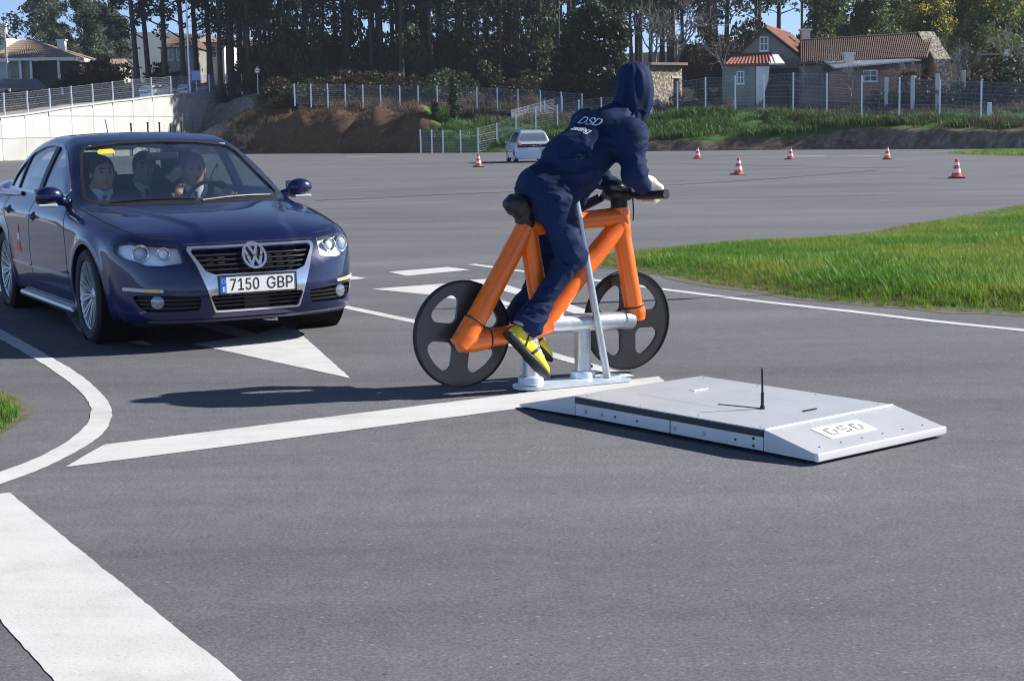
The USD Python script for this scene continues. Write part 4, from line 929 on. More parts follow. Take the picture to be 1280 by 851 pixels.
# saddle, seat post, stem, bar and grips wrapped in black
def f_sad(x, y, z):
    d = ell_d(x, y, z, (.350, 0, 1.000), (.072, .080, .047)); d = smin(d, seg_d(x, y, z, (.36, 0, .99), (.56, 0, 1.0), .052, .028), .05)
    d = smin(d, seg_d(x, y, z, (.385, 0, .98), (.405, 0, .885), .056, .050), .03)
    return d + .010 * (meshkit.noise(np.stack([x, y, z], -1) * 38.0, 7) - .5)
part(bike, 'saddle', sdf_mesh(f_sad, (.2, -.16, .82), (.66, .16, 1.1), .009), 'black_wrap', smooth=True)
def f_stem(x, y, z):
    d = seg_d(x, y, z, (1.010, 0, .925), (1.002, 0, 1.01), .047, .045); d = smin(d, ell_d(x, y, z, (.985, -.01, 1.03), (.075, .075, .036)), .03)
    d = smin(d, seg_d(x, y, z, (.96, .04, 1.035), (1.04, -.06, 1.03), .035, .030), .02)
    return d + .010 * (meshkit.noise(np.stack([x, y, z], -1) * 42.0, 9) - .5)
part(bike, 'stem', sdf_mesh(f_stem, (.86, -.14, .86), (1.12, .14, 1.12), .008), 'black_wrap', smooth=True)
hb = part(bike, 'handlebar', tube([(1.094, -.31, 1.032), (1.05, -.12, 1.022), (1.01, 0, 1.025), (.965, .08, 1.015), (.885, .215, .948)], .017, 14), 'black_wrap', smooth=40)
part(hb, 'grip', tube([(1.098, -.325, 1.033), (1.078, -.24, 1.027), (1.050, -.12, 1.022)], [.026, .024, .025], 18), 'black_wrap', smooth=40)
part(hb, 'grip', tube([(.952, .10, 1.008), (.878, .228, .942)], [.025, .027], 18), 'black_wrap', smooth=40)
part(hb, 'brake_lever', tube([(.97, .05, 1.045), (.90, .10, 1.07), (.85, .17, 1.085)], .006, 8), 'black_wrap', smooth=40)
part(bike, 'cable', tube([(1.05, -.07, 1.01), (1.055, -.07, .93), (1.058, -.06, .88)], .004, 6), 'gap_black')

# the hooded dummy: one body surface; hood, shoes, glove and print are its children
dum = thing('cyclist_dummy', 'hooded dummy in navy overalls leaning over the orange bicycle', 'dummy', mat4=BKM)
def wrinkle(x, y, z):
    p = np.stack([x, y, z], -1)
    w_ = np.stack([meshkit.noise(p * 6.0, 15), meshkit.noise(p * 6.0, 16), meshkit.noise(p * 6.0, 17)], -1) - .5
    q = p + .07 * w_; a1 = np.abs(meshkit.noise(np.stack([q[..., 0] * 7 + q[..., 2] * 9, q[..., 1] * 6, q[..., 2] * 13 - q[..., 0] * 9], -1), 11) - .5) * 2; a2 = np.abs(meshkit.noise(q * [15, 12, 24.], 13) - .5) * 2; m = meshkit.noise(p * 4.0, 12) - .5
    k_ = 1 - np.exp(-(((x - .80) / .16) ** 2 + (y / .20) ** 2 + ((z - 1.40) / .16) ** 2) ** 2)
    return (-.010 * (1 - a1) ** 4 - .005 * (1 - a2) ** 4) * k_ + .004 * m
SHR, ELR, WRR = (.950, -.205, 1.345), (.945, -.245, 1.150), (1.050, -.175, 1.070)
SHL, ELL, WRL = (.930, .205, 1.405), (.955, .270, 1.165), (1.060, .165, 1.075)
def f_suit(x, y, z):
    d = seg_d(x, y, z, (.55, -.055, 1.04), (.72, -.055, 1.215), .118, .115)
    d = smin(d, seg_d(x, y, z, (.55, .055, 1.04), (.72, .055, 1.215), .118, .115), .10)
    d = smin(d, seg_d(x, y, z, (.72, -.06, 1.215), (.89, -.09, 1.345), .118, .112), .10)
    d = smin(d, seg_d(x, y, z, (.72, .06, 1.215), (.88, .09, 1.365), .118, .112), .10)
    d = smin(d, ell_d(x, y, z, (.490, 0, 1.080), (.105, .14, .12)), .06)
    d = smin(d, ell_d(x, y, z, (.79, .03, 1.135), (.09, .11, .085)), .05); d = smin(d, seg_d(x, y, z, (.79, .06, 1.11), (.775, .08, 1.01), .072, .060), .04)
    d = smin(d, seg_d(x, y, z, SHR, SHL, .080, .080), .06)
    d = smin(d, seg_d(x, y, z, (.93, -.01, 1.385), (1.06, 0, 1.47), .105, .085), .06)
    d = smin(d, seg_d(x, y, z, SHR, ELR, .078, .058), .05); d = smin(d, seg_d(x, y, z, ELR, WRR, .058, .044), .04)
    d = smin(d, seg_d(x, y, z, SHL, ELL, .080, .062), .05); d = smin(d, seg_d(x, y, z, ELL, WRL, .060, .046), .04)
    d = smin(d, seg_d(x, y, z, (.520, -.095, .99), (.610, -.128, .715), .098, .070), .05)
    d = smin(d, seg_d(x, y, z, (.610, -.128, .715), (.385, -.120, .415), .070, .050), .05)
    d = smin(d, seg_d(x, y, z, (.395, -.120, .43), (.352, -.118, .372), .066, .077), .02)
    d = smin(d, seg_d(x, y, z, (.525, .10, .99), (.645, .125, .73), .100, .074), .05)
    d = smin(d, seg_d(x, y, z, (.645, .125, .73), (.460, .118, .43), .073, .053), .05)
    d = smin(d, seg_d(x, y, z, (.470, .118, .445), (.430, .118, .39), .066, .076), .02)
    return d + wrinkle(x, y, z)
suit = part(dum, 'body', sdf_mesh(f_suit, (.22, -.42, .24), (1.24, .42, 1.62), .0105), 'suit_navy', smooth=True)
def f_hood(x, y, z):
    d = seg_d(x, y, z, (1.116, 0, 1.660), (1.10, 0, 1.535), .095, .097)
    d = smin(d, seg_d(x, y, z, (1.116, 0, 1.60), (1.075, -.015, 1.43), .094, .080), .06)
    d = smin(d, seg_d(x, y, z, (1.06, 0, 1.47), (.985, 0, 1.405), .085, .085), .05)
    a = np.arctan2(y, x - 1.09); h_ = z - 1.62
    fold = np.sin(a * 7 + 9 * h_ + 1.5 * np.sin(3 * a)) * .0045 * np.clip((1.72 - z) / .1, 0, 1) + np.sin(a * 13 - 14 * h_) * .002
    return d + fold + .010 * (meshkit.noise(np.stack([x, y, z], -1) * 9.0, 21) - .5)
hood = part(dum, 'hood', sdf_mesh(f_hood, (.86, -.2, 1.28), (1.28, .2, 1.82), .0085), 'suit_navy', smooth=True)
part(hood, 'hood_seam', tube([(1.0 + .0, -.11, 1.435), (1.03, -.118, 1.47), (1.08, -.115, 1.50), (1.13, -.10, 1.47)], .0035, 6), 'suit_navy', smooth=True)
def back_print(txt, hh, t, y0, wid):
    g = meshkit.text_mesh(txt, hh, .001); v = g.vertices.copy(); v[:, 0] = (v[:, 0] - v[:, 0].min()) * wid / np.ptp(v[:, 0])
    sp, nn = np.array([.71, 0, .704]), np.array([-.704, 0, .71])
    base = np.array([.55, 0, 1.05]) + sp * t
    P = base + v[:, 1:2] * sp + (y0 - v[:, :1]) * np.array([0, 1., 0])
    o = P + nn * .45; done = np.zeros(len(P), bool); lo_ = np.zeros(len(P)); s_ = np.zeros(len(P))
    for k in range(160):
        i = f_suit(*(o - nn * s_[:, None]).T) < 0; done |= i; s_[~done] += .004
    a_, b_ = s_ - .004, s_.copy()
    for k in range(12):
        mmid = (a_ + b_) / 2; i = f_suit(*(o - nn * mmid[:, None]).T) < 0; b_ = np.where(i, mmid, b_); a_ = np.where(i, a_, mmid)
    g.vertices = o - nn * (b_ - .0035 - v[:, 2])[:, None]
    part(suit, 'back_lettering', g, 'letter_pale')
back_print('DSD', .058, .415, .045, .175); back_print('testing', .038, .345, .020, .150)
part(dum, 'support_rod', tube([(1.060, -.105, 1.29), (1.056, -.105, 1.09)], .0065, 10), 'plate_white', smooth=40)
def f_glove(x, y, z):
    d = ell_d(x, y, z, (1.095, -.140, 1.080), (.058, .074, .052))
    d = smin(d, seg_d(x, y, z, WRR, (1.075, -.155, 1.075), .034, .036), .02)
    for k in range(4):
        yy = -.195 + k * .034; l = (1.0, 1.1, 1.06, .9)[k]
        d = smin(d, seg_d(x, y, z, (1.105, yy, 1.088), (1.105 + .040 * l, yy, 1.062), .0205, .0200), .007)
        d = smin(d, seg_d(x, y, z, (1.105 + .040 * l, yy, 1.062), (1.105 + .036 * l, yy, 1.010), .0200, .0190), .005)
        d = smin(d, seg_d(x, y, z, (1.105 + .036 * l, yy, 1.010), (1.108, yy, .988), .0190, .0160), .005)
    return smin(d, smin(seg_d(x, y, z, (1.062, -.108, 1.072), (1.050, -.085, 1.048), .0175, .016), seg_d(x, y, z, (1.050, -.085, 1.048), (1.060, -.088, 1.006), .016, .0135), .004), .010)
part(dum, 'glove', sdf_mesh(f_glove, (.98, -.26, .94), (1.2, -.03, 1.15), .0052), 'glove_cream', smooth=True)
def f_glove2(x, y, z):
    d = ell_d(x, y, z, (1.075, .105, 1.065), (.045, .055, .034)); d = smin(d, seg_d(x, y, z, WRL, (1.07, .12, 1.068), .034, .034), .02)
    for k in range(4):
        yy = .065 + k * .026
        d = smin(d, seg_d(x, y, z, (1.09, yy, 1.080), (1.125, yy, 1.05), .0160, .0155), .007); d = smin(d, seg_d(x, y, z, (1.125, yy, 1.05), (1.112, yy, 1.0), .0155, .014), .005)
    return smin(d, seg_d(x, y, z, (1.05, .06, 1.06), (1.03, .05, 1.02), .017, .014), .010)
part(dum, 'glove', sdf_mesh(f_glove2, (.98, 0.0, .94), (1.2, .22, 1.14), .006), 'black_wrap', smooth=True)
def shoe(heel, toe, side):
    heel, toe = np.array(heel), np.array(toe); a = toe - heel; Ls = np.linalg.norm(a); a /= Ls; kS = Ls / .293
    yv = np.array([0, 1., 0]); yv -= a * (a @ yv); yv /= np.linalg.norm(yv); up = np.cross(a, yv); up = up if up[2] > 0 else -up
    R = np.stack([a, yv, up], 1); yy = yv if np.linalg.det(R) > 0 else -yv; R = np.stack([a, yy, up], 1)
    def loc(x, y, z): return np.stack([x - heel[0], y - heel[1], z - heel[2]], -1) @ R / kS
    wid = table([0, .05, .12, .19, .25, .285, .30], [.030, .036, .033, .046, .044, .028, .012], -.02, .32)
    def upper(x, y, z):
        p = loc(x, y, z); X, Y, Z = p[..., 0], p[..., 1], p[..., 2]
        hgt = np.interp(X, [-.01, .02, .07, .12, .20, .26, .30], [.070, .090, .100, .088, .064, .046, .026])
        d = smax(np.abs(Y) - wid(X) * np.clip(1.06 - (np.clip(Z, 0, 1) / .13) ** 2, .3, 1.1), Z - hgt, .035)
        return smax(smax(d, -Z + .012, .02), np.maximum(-X - .004, X - .298), .03)
    def sole(x, y, z):
        p = loc(x, y, z); X, Y, Z = p[..., 0], p[..., 1], p[..., 2]
        d = smax(np.abs(Y) - wid(X) - .006, np.maximum(Z - np.interp(X, [0, .1, .3], [.026, .020, .018]), -Z), .006)
        return smax(d, np.maximum(-X - .012, X - .304), .02)
    lo, hi = np.minimum(heel, toe) - .13, np.maximum(heel, toe) + .13
    sh = part(dum, 'shoe', sdf_mesh(upper, lo, hi, .006), 'shoe_yellow', smooth=True)
    part(sh, 'sole', sdf_mesh(sole, lo, hi, .006), 'shoe_black', smooth=True)
    def W3(p): return heel + kS * np.asarray(p) @ R.T
    def tongue(x, y, z):
        p = loc(x, y, z); X, Y, Z = p[..., 0], p[..., 1], p[..., 2]
        return smax(upper(x, y, z) - .0035, np.maximum(np.abs(Y) - np.interp(X, [.03, .08, .2, .24], [.038, .024, .016, .004]), np.maximum(.055 - X, X - .24)) + np.maximum(0, .040 - Z) , .004)
    part(sh, 'tongue', sdf_mesh(tongue, lo, hi, .005), 'shoe_grey', smooth=True)
    def patch(x, y, z):
        p = loc(x, y, z); X, Y, Z = p[..., 0], p[..., 1], p[..., 2]
        q = np.minimum(np.abs(X - .145 - .3 * (Z - .04)) - .007, np.abs(X - .085 + .35 * (Z - .04)) - .006)
        return smax(upper(x, y, z) - .0025, np.maximum(q, .020 - Z), .002)
    part(sh, 'shoe_strap', sdf_mesh(patch, lo, hi, .005), 'shoe_black', smooth=True)
    part(sh, 'shoe_collar', tube([W3((.052, .0, .098)), W3((.030, .028, .093)), W3((-.0, .018, .082)), W3((-.0, -.018, .082)), W3((.030, -.028, .093)), W3((.052, 0, .098))], .010, 8), 'shoe_grey', smooth=True)
    for k in range(5):
        X = .10 + k * .026; zt = np.interp(X, [.07, .12, .20, .26], [.100, .088, .064, .046]) + .003
        part(sh, 'lace', tube([W3((X, -.020, zt - .008)), W3((X + .008, 0, zt + .003)), W3((X, .020, zt - .008))], .0035, 6), 'plate_white', smooth=True)
shoe((.200, -.125, .312), (.438, -.125, .062), -1); shoe((.395, .118, .312), (.610, .118, .108), 1)
part(dum, 'ankle', tube([(.34, -.12, .36), (.315, -.122, .315)], .040, 16), 'shoe_grey', smooth=True); part(dum, 'ankle', tube([(.425, .118, .38), (.46, .118, .315)], .040, 16), 'shoe_grey', smooth=True)
# ================================================================ banks, slopes and the wooded hillside
def T_(u, v, y):
    p = at(u, v, y); return (p[0], max(p[1] - float(base_y(p[0])), .7), p[2])
ctl = []
for x in np.linspace(-70, 70, 57): ctl += [(x, 0.0, -.03)]
WE, WN, WO = np.array([.2684, .9633]), np.array([.9633, -.2684]), np.array([-28.7, 90.0])      # the wall: along, outwards, a point at its foot
def wallpt(u, v, off=0.0):
    d = ray(u, v); o = WO + WN * off; k = ((o - CP[:2]) @ WN) / (d[:2] @ WN); return CP + d * k
WTOP = [(u, wallpt(u, v)) for u, v in ((-220, 169), (-100, 157), (-40, 150.5), (0, 147.3), (30, 144), (60, 139.5), (88, 134.5), (115, 131.5), (140, 128), (165, 125.5), (190, 122), (215, 119.5), (240, 117.5), (262, 116), (286, 115))]
for u, p in WTOP:
    if p[0] < -21.5: ctl += [(p[0], .6 if p[0] < -23 else 3.0, 0.0)]
    for o_ in (.12, .6):
        pf = wallpt(u, 190, o_)
        if u < 222: ctl += [(pf[0], pf[1] - float(base_y(pf[0])), 0.0)]
    bx_, by_ = p[0] - .5, p[1]; ctl += [(bx_, by_ - float(base_y(bx_)), p[2] - .06)]
    v_ = px(p)[1]
    for dy, dv in ((4.5, 1.2), (9, 3.5), (14, 6)):
        p2 = at(u, v_ - dv, p[1] + dy)
        if p2[0] < -17.5: ctl += [(p2[0], p2[1] - float(base_y(p2[0])), p2[2])]
for x in (-70, -55, -45): ctl += [(x, 2.0, 1.5), (x, 30, 2.2)]
for x in np.linspace(-16.5, -5.2, 9):
    k = .93 + .1 * math.sin(x * 2.1); ctl += [(x, t, z * k) for t, z in ((.8, .55), (1.8, 1.45), (3.0, 2.25), (4.2, 2.7), (5.6, 2.85))]
for u, v in ((284, 121), (268, 142), (252, 163), (238, 180), (226, 192)):
    p = wallpt(u, v); ctl += [(p[0], p[1] - float(base_y(p[0])), max(p[2], 0))]
for x, t, z in ((-21.5, 1.8, .35), (-20, 2.0, .8), (-20, 4.5, 2.0), (-18.5, 2.0, 1.1), (-18.5, 4.5, 2.3)): ctl += [(x, t, z)]
ctl += [T_(u, v, y) for u, v, y in [
    (285, 119, 117.5), (300, 121, 114), (325, 126, 110.5), (345, 130, 108),
    (368, 131, 103), (432, 134, 103), (500, 137, 102.5), (560, 139, 102), (622, 143, 101), (676, 147, 100), (720, 146, 99), (760, 143, 98),
    (540, 176, 93), (560, 163, 95.5), (575, 155, 98), (600, 176, 91.5), (600, 158, 95), (625, 150, 97.5), (645, 175, 91), (670, 166, 91.5), (697, 161, 92), (660, 150, 95.5), (720, 158, 92),
    (760, 158, 91), (813, 146, 91), (847, 144, 90.5), (882, 141.5, 90), (919, 140.5, 89), (955, 141, 88), (991, 142.5, 87), (1033, 149, 85), (1077, 150.5, 83.5), (1124, 153.5, 81.5), (1174, 151.5, 79.5), (1225, 156, 77), (1282, 158, 74.5), (1400, 160, 69), (1560, 160, 62),
    (820, 177, 84.6), (860, 174, 84.1), (905, 172, 83.5), (950, 169, 82.7), (1000, 166, 81.8), (1030, 159, 81.3), (1060, 153.5, 81.4), (1100, 154.5, 79.8), (1150, 161, 77.3), (1200, 163.5, 75.2), (1250, 164, 73.1), (1300, 165, 71), (1400, 166, 66.5), (1560, 168, 59.5),
    (830, 132, 100), (900, 131, 101), (960, 128, 102), (1030, 127, 102), (1100, 124, 101), (1150, 121, 99), (1220, 118, 97), (1280, 116, 95), (1420, 112, 92), (1600, 110, 86),
    (720, 128, 108), (640, 122, 110), (560, 118, 111), (480, 113, 112), (420, 110, 113), (360, 112, 115), (310, 117, 116),
    (300, 101, 132), (400, 99, 132), (500, 97, 132), (600, 98, 132), (700, 102, 130), (800, 106, 128), (900, 107, 128), (1000, 106, 128), (1100, 103, 126), (1200, 100, 124), (1280, 98, 122), (1420, 96, 120),
    (0, 126, 122), (60, 122, 124), (120, 112, 128), (180, 108, 128), (240, 104, 130), (-200, 128, 122)]]
for x in np.linspace(-95, 95, 16):
    k = np.clip((x + 45) / 25, 0, 1); b_ = float(base_y(np.clip(x, -70, 70))); ctl += [(x, 190 - b_, 4.5 + 5 * k + 1.0 * math.sin(x * .05)), (x, 320 - b_, 4.5 + 7.5 * k + 1.5 * math.sin(x * .04 + 1))]
ctl = np.array(ctl)
from scipy.interpolate import LinearNDInterpolator, NearestNDInterpolator
_li = LinearNDInterpolator(ctl[:, :2] * [.6, 1], ctl[:, 2]); _ne = NearestNDInterpolator(ctl[:, :2] * [.6, 1], ctl[:, 2])
def tz(x, y):
    x, y = np.asarray(x, float), np.asarray(y, float); t = y - base_y(x)
    z = _li(np.stack([x * .6, t], -1)); z = np.where(np.isnan(z), _ne(np.stack([x * .6, t], -1)), z); return z if x.ndim else float(np.ravel(z)[0])
xs = np.linspace(-68, 68, 545)
ts = np.r_[0, .12, .3, .55, .8, 1.05, 1.3, 1.6, np.arange(2, 12, .5), np.arange(12, 30, 1.0), np.arange(30, 60, 3.0), np.arange(60, 215, 10.0)]
X, Tt = np.meshgrid(xs, ts, indexing='ij'); Y = Tt + base_y(X)
Z = tz(X, Y); Zs = Z.copy()
for _ in range(2): Zs[1:-1, 1:-1] = (Zs[1:-1, 1:-1] * 2 + Zs[:-2, 1:-1] + Zs[2:, 1:-1] + Zs[1:-1, :-2] + Zs[1:-1, 2:]) / 6
Z = np.where((Tt > .5), Zs, Z)
ridge = meshkit.fbm(np.stack([X * 1.6, Y * .5, Z * .4], -1), 4, 31) - .5
Z = Z + np.clip(Tt / 2, 0, 1) * ridge * np.where((X < -19.5) & (Tt < 14), .06, np.where((X < -4) & (Tt < 8), .20, .38)) * np.clip(1.6 - Tt / 40, .3, 1)
Yd = Y + np.clip(Tt / .6, 0, 1) * np.clip(4 - Tt, 0, 1) * (meshkit.fbm(np.stack([X * 1.3, Z * .5, X * 0], -1), 4, 33) - .5) * .5
nx, nt = X.shape; I = np.arange(nx * nt).reshape(nx, nt)
quads = np.stack([I[:-1, :-1], I[1:, :-1], I[1:, 1:], I[:-1, 1:]], -1)
cxq = (X[:-1, :-1] + X[1:, 1:]) / 2; ctq = (Tt[:-1, :-1] + Tt[1:, 1:]) / 2; cyq = ctq + base_y(cxq)
VT = np.stack([X, Yd, Z], -1).reshape(-1, 3)
wob = (meshkit.fbm(np.stack([cxq * .5, ctq * .5, ctq * 0], -1), 3, 41) - .5)
left_bank = (cxq > -17.2 + wob * 7 + .25 * (ctq - 3)) & (cxq < -4.2 - .35 * (ctq - 2)) & (ctq + wob * 2.5 < 6.0)
wdq = (cxq - WO[0]) * WN[0] + (cyq - WO[1]) * WN[1]      # metres in front of the wall
scree = (cxq <= -17.2 + wob * 7 + .25 * (ctq - 3)) & (cyq < 116) & (wdq > -.5) | False
cut = (cxq > 5.5) & (ctq + wob * 1.1 < np.interp(cxq, [5.5, 12, 16, 19, 22, 26], [.75, .95, 1.25, 1.6, 1.2, 1.0]))
lane = (cxq <= -17) & (wdq <= -.5) & (wdq > -4.0)
green = (cxq > -5.5) & ~left_bank & ~cut & (ctq < np.interp(cxq, [-5, 2, 8, 25], [7, 8, 14, 24]))
dirt = (cxq > 8) & (cyq + wob * 8 > 98)
def gmat(name, stops, scale, streak=None, bump=.7):
    n = {'g': ('geometry', {}), 'a': ('noise_texture', {'scale': scale, 'detail': 7.0, 'roughness': 0.68}), 'r': ('rgb_ramp', {'ramp': stops}), 'c': ('noise_texture', {'scale': scale * 9, 'detail': 4.0, 'roughness': 0.7}),
         'b': ('bump', {'strength': bump, 'distance': .12}), 'p': ('principled_bsdf', {'roughness': .95, 'specular_ior_level': .2})}
    L = [('a.fac', 'r.fac'), ('r.color', 'p.base_color'), ('c.fac', 'b.height'), ('b.normal', 'p.normal')]
    src = 'g.position'
    if streak: n['mp'] = ('mapping', {'scale': streak}); L += [('g.position', 'mp.vector')]; src = 'mp.vector'
    L += [(src, 'a.vector'), (src, 'c.vector')]
    usdkit.material(stage, '/World/Looks/' + name, n, L, surface='p.BSDF')
gmat('red_earth', [(.30, (.085, .042, .028)), (.46, (.17, .080, .053)), (.56, (.13, .092, .05)), (.70, (.30, .165, .11))], 3.6, (1.3, 1.3, .5), 1.0)
gmat('grey_scree', [(.30, (.15, .135, .11)), (.5, (.27, .25, .21)), (.70, (.42, .39, .34))], 2.6, bump=1.0)
gmat('cut_earth', [(.30, (.10, .068, .045)), (.48, (.20, .14, .095)), (.58, (.27, .22, .17)), (.72, (.42, .38, .33))], 1.8, (1.5, 1.5, .4), 1.0)
gmat('grass_slope', [(.25, (.030, .065, .012)), (.45, (.055, .13, .018)), (.62, (.085, .15, .03)), (.8, (.12, .115, .06))], .55)
gmat('forest_floor', [(.28, (.012, .010, .007)), (.48, (.026, .019, .012)), (.72, (.026, .033, .011))], 1.6, None, 1.0)
gmat('pale_lane', [(.3, (.22, .20, .17)), (.6, (.30, .28, .25)), (.8, (.18, .20, .12))], .5)
def region(name, m, mt):
    q = quads[m]
    if not len(q): return
    f = np.vstack([q[:, [0, 1, 2]], q[:, [0, 2, 3]]]); u, inv = np.unique(f, return_inverse=True)
    solo(name, TM(VT[u], inv.reshape(f.shape)), mt, kind='structure', smooth=True)
region('earth_bank', left_bank, 'red_earth'); region('scree_slope', scree & ~left_bank, 'grey_scree'); region('cut_bank', cut & ~left_bank & ~scree, 'cut_earth')
region('lane', lane, 'pale_lane'); gm = green & ~lane & ~scree & ~(dirt); region('grass_slope', gm, 'grass_slope')
region('hillside', ~(left_bank | scree | cut | lane | gm), 'forest_floor')
hl = []
hx = np.linspace(-1250, 1250, 141); hz = 9 + 26 * meshkit.fbm(np.stack([hx * .0035, hx * 0, hx * 0], -1), 4, 51) + 56 * np.exp(-((hx + 245) / 130) ** 2)
V = []
for k, (yy, f) in enumerate(((900, 0.0), (960, .45), (1030, .8), (1120, 1.0), (1280, 1.02))): V += [(x, yy, max(-1, z * f + 6 * math.sin(x * .02 + k))) for x, z in zip(hx, hz)]
n_ = len(hx); F = [[k * n_ + i, k * n_ + i + 1, (k + 1) * n_ + i + 1] for k in range(4) for i in range(n_ - 1)] + [[k * n_ + i, (k + 1) * n_ + i + 1, (k + 1) * n_ + i] for k in range(4) for i in range(n_ - 1)]
gmat('far_woods', [(.3, (.035, .050, .042)), (.7, (.055, .070, .055))], .02)
solo('hills', TM(V, F), 'far_woods', kind='structure', smooth=True)

# tufts on the green slopes
def slope_tufts(mask_fn, x0, x1, t0, t1, dens, seed, hs, name, label, protos):
    r = np.random.default_rng(seed); n = int((x1 - x0) * (t1 - t0) * dens)
    x, t = r.uniform(x0, x1, n), r.uniform(t0, t1, n); f = meshkit.fbm(np.stack([x * .7, t * .7, t * 0], -1), 3, seed)
    k = mask_fn(x, t) & (f + r.normal(0, .08, n) > .44); x, t, f = x[k], t[k], f[k]; y = t + base_y(x)
    idx = np.sort(r.integers(0, len(protos), len(x)))
    instancer(name, label, 'grass', protos, np.c_[x, y, tz(x, y) - .02], r.uniform(0, 6.28, len(x)), hs * (.5 + 1.2 * f) * r.uniform(.7, 1.3, len(x)), idx)
for i_, c_ in enumerate([(0.040, 0.105, 0.012), (0.065, 0.15, 0.016), (0.085, 0.135, 0.03)]): mat(f'slope_blade_{"abc"[i_]}', c_, .6, rnd=.4, trans=.35)
BIGT = [(blade_tuft(k + 20, 22, .30, .03, .30), f'slope_blade_{"abc"[k % 3]}') for k in range(3)]
slope_tufts(lambda x, t: t > np.interp(x, [5.5, 12, 16, 19, 22, 26], [1.1, 1.3, 1.7, 2.6, 1.9, 1.5]), 6, 32, .7, 8, 20, 61, 1.0, 'slope_grass', 'rank green grass on the slope below the right wire fence', BIGT)
slope_tufts(lambda x, t: t > 1.0 + 0 * x, -4.5, 6.5, 1.0, 9, 20, 62, .8, 'slope_grass', 'green grass on the slope behind the silver car', BIGT)
mat('weed_brown', (0.13, 0.09, 0.05), .9, rnd=.4, trans=.2)
DRYT = [(blade_tuft(k + 30, 14, .40, .025, .28), 'weed_brown') for k in range(2)]
slope_tufts(lambda x, t: t + 0 * x > 2.6, -17, -4, 2.6, 11, 5, 63, .8, 'slope_weeds', 'brown dry weeds on the reddish bank', DRYT)
slope_tufts(lambda x, t: t > 6 + 0 * x, -16, 8, 6, 24, 5, 65, 1.0, 'slope_weeds', 'brown dry weeds between the upper fence and the wood', DRYT)
slope_tufts(lambda x, t: (t > np.interp(x, [14, 17, 22, 26], [3.2, 2.0, 1.6, 1.5])) & (t < 5), 15, 27, 1.5, 5, 9, 66, .8, 'slope_weeds', 'brown dry weeds on the rim of the earth cut below the annex', DRYT)
slope_tufts(lambda x, t: t > 0 * x, 8, 32, 9, 22, 7, 64, 1.0, 'slope_weeds', 'brown dry weeds around the old farmhouse', DRYT + BIGT[2:])

_r = np.random.default_rng(77); _t = _r.uniform(.2, 7.5, 420); _x = -17.2 + .25 * (_t - 3) + _r.normal(0, .75, 420); _y = _t + base_y(_x); _i = np.sort(_r.integers(0, 3, 420))
instancer('slope_weeds', 'dry weeds where the grey scree meets the reddish bank', 'grass', DRYT + BIGT[2:], np.c_[_x, _y, tz(_x, _y) - .03], _r.uniform(0, 6.28, 420), _r.uniform(.5, 1.1, 420), _i)

# ================================================================ the concrete wall, fences, stakes
mat('concrete', (0.44, 0.435, 0.415), 0.8, col2=(0.36, 0.355, 0.335), scale=.6, bump=.2, bscale=8)
mat('concrete_b', (0.49, 0.485, 0.465), 0.8, col2=(0.40, 0.395, 0.375), scale=.8, bump=.2, bscale=8)
mat('post_zinc', (0.78, 0.80, 0.82), 0.4, metal=.35)
mat('wire_zinc', (0.42, 0.45, 0.49), 0.4, metal=.3)
mat('dark_iron', (0.03, 0.03, 0.032), .6)
wall = thing('retaining_wall', 'long white concrete retaining wall rising beside the lane behind the blue car', 'wall', mat4=np.array([[WE[0], WN[0], 0, WO[0]], [WE[1], WN[1], 0, WO[1]], [0, 0, 1, 0], [0, 0, 0, 1.0]]))
tops = [(float((p[:2] - WO) @ WE), p[2]) for u, p in WTOP]           # the wall's own frame: x along it, -y... outwards is +y
for k in range(len(tops) - 1):
    (a, za), (b, zb) = tops[k], tops[k + 1]
    def hullbox(y0, y1, zlo, zla, zlb): return trimesh.convex.convex_hull(np.array([[x, y, z] for x, zt in ((a, zla), (b, zlb)) for y in (y0, y1) for z in (zlo, zt)]))
    part(wall, 'wall_core', hullbox(-.40, 0, -.3, za, zb), 'concrete'); ztop = min(za, zb); g = .015; n = 2 if b - a > 3 else 1
    for q in range(n):
        x0, x1 = a + (b - a) * q / n, a + (b - a) * (q + 1) / n
        for i, (z0, z1) in enumerate(((.0, 1.25), (1.28, 2.5), (2.53, 3.75), (3.78, 6))):
            z1 = min(z1, ztop - .02)
            if z1 - z0 > .15: part(wall, 'concrete_panel', bx((x0 + g, .0, z0), (x1 - g, .05, z1)), 'concrete_b' if (k * 3 + i * 2 + q) % 3 else 'concrete')
    part(wall, 'coping', trimesh.convex.convex_hull(np.array([[x, y, z + dz] for x, z in ((a, za), (b, zb)) for y in (-.45, .09) for dz in (.003, .09)])), 'concrete_b')
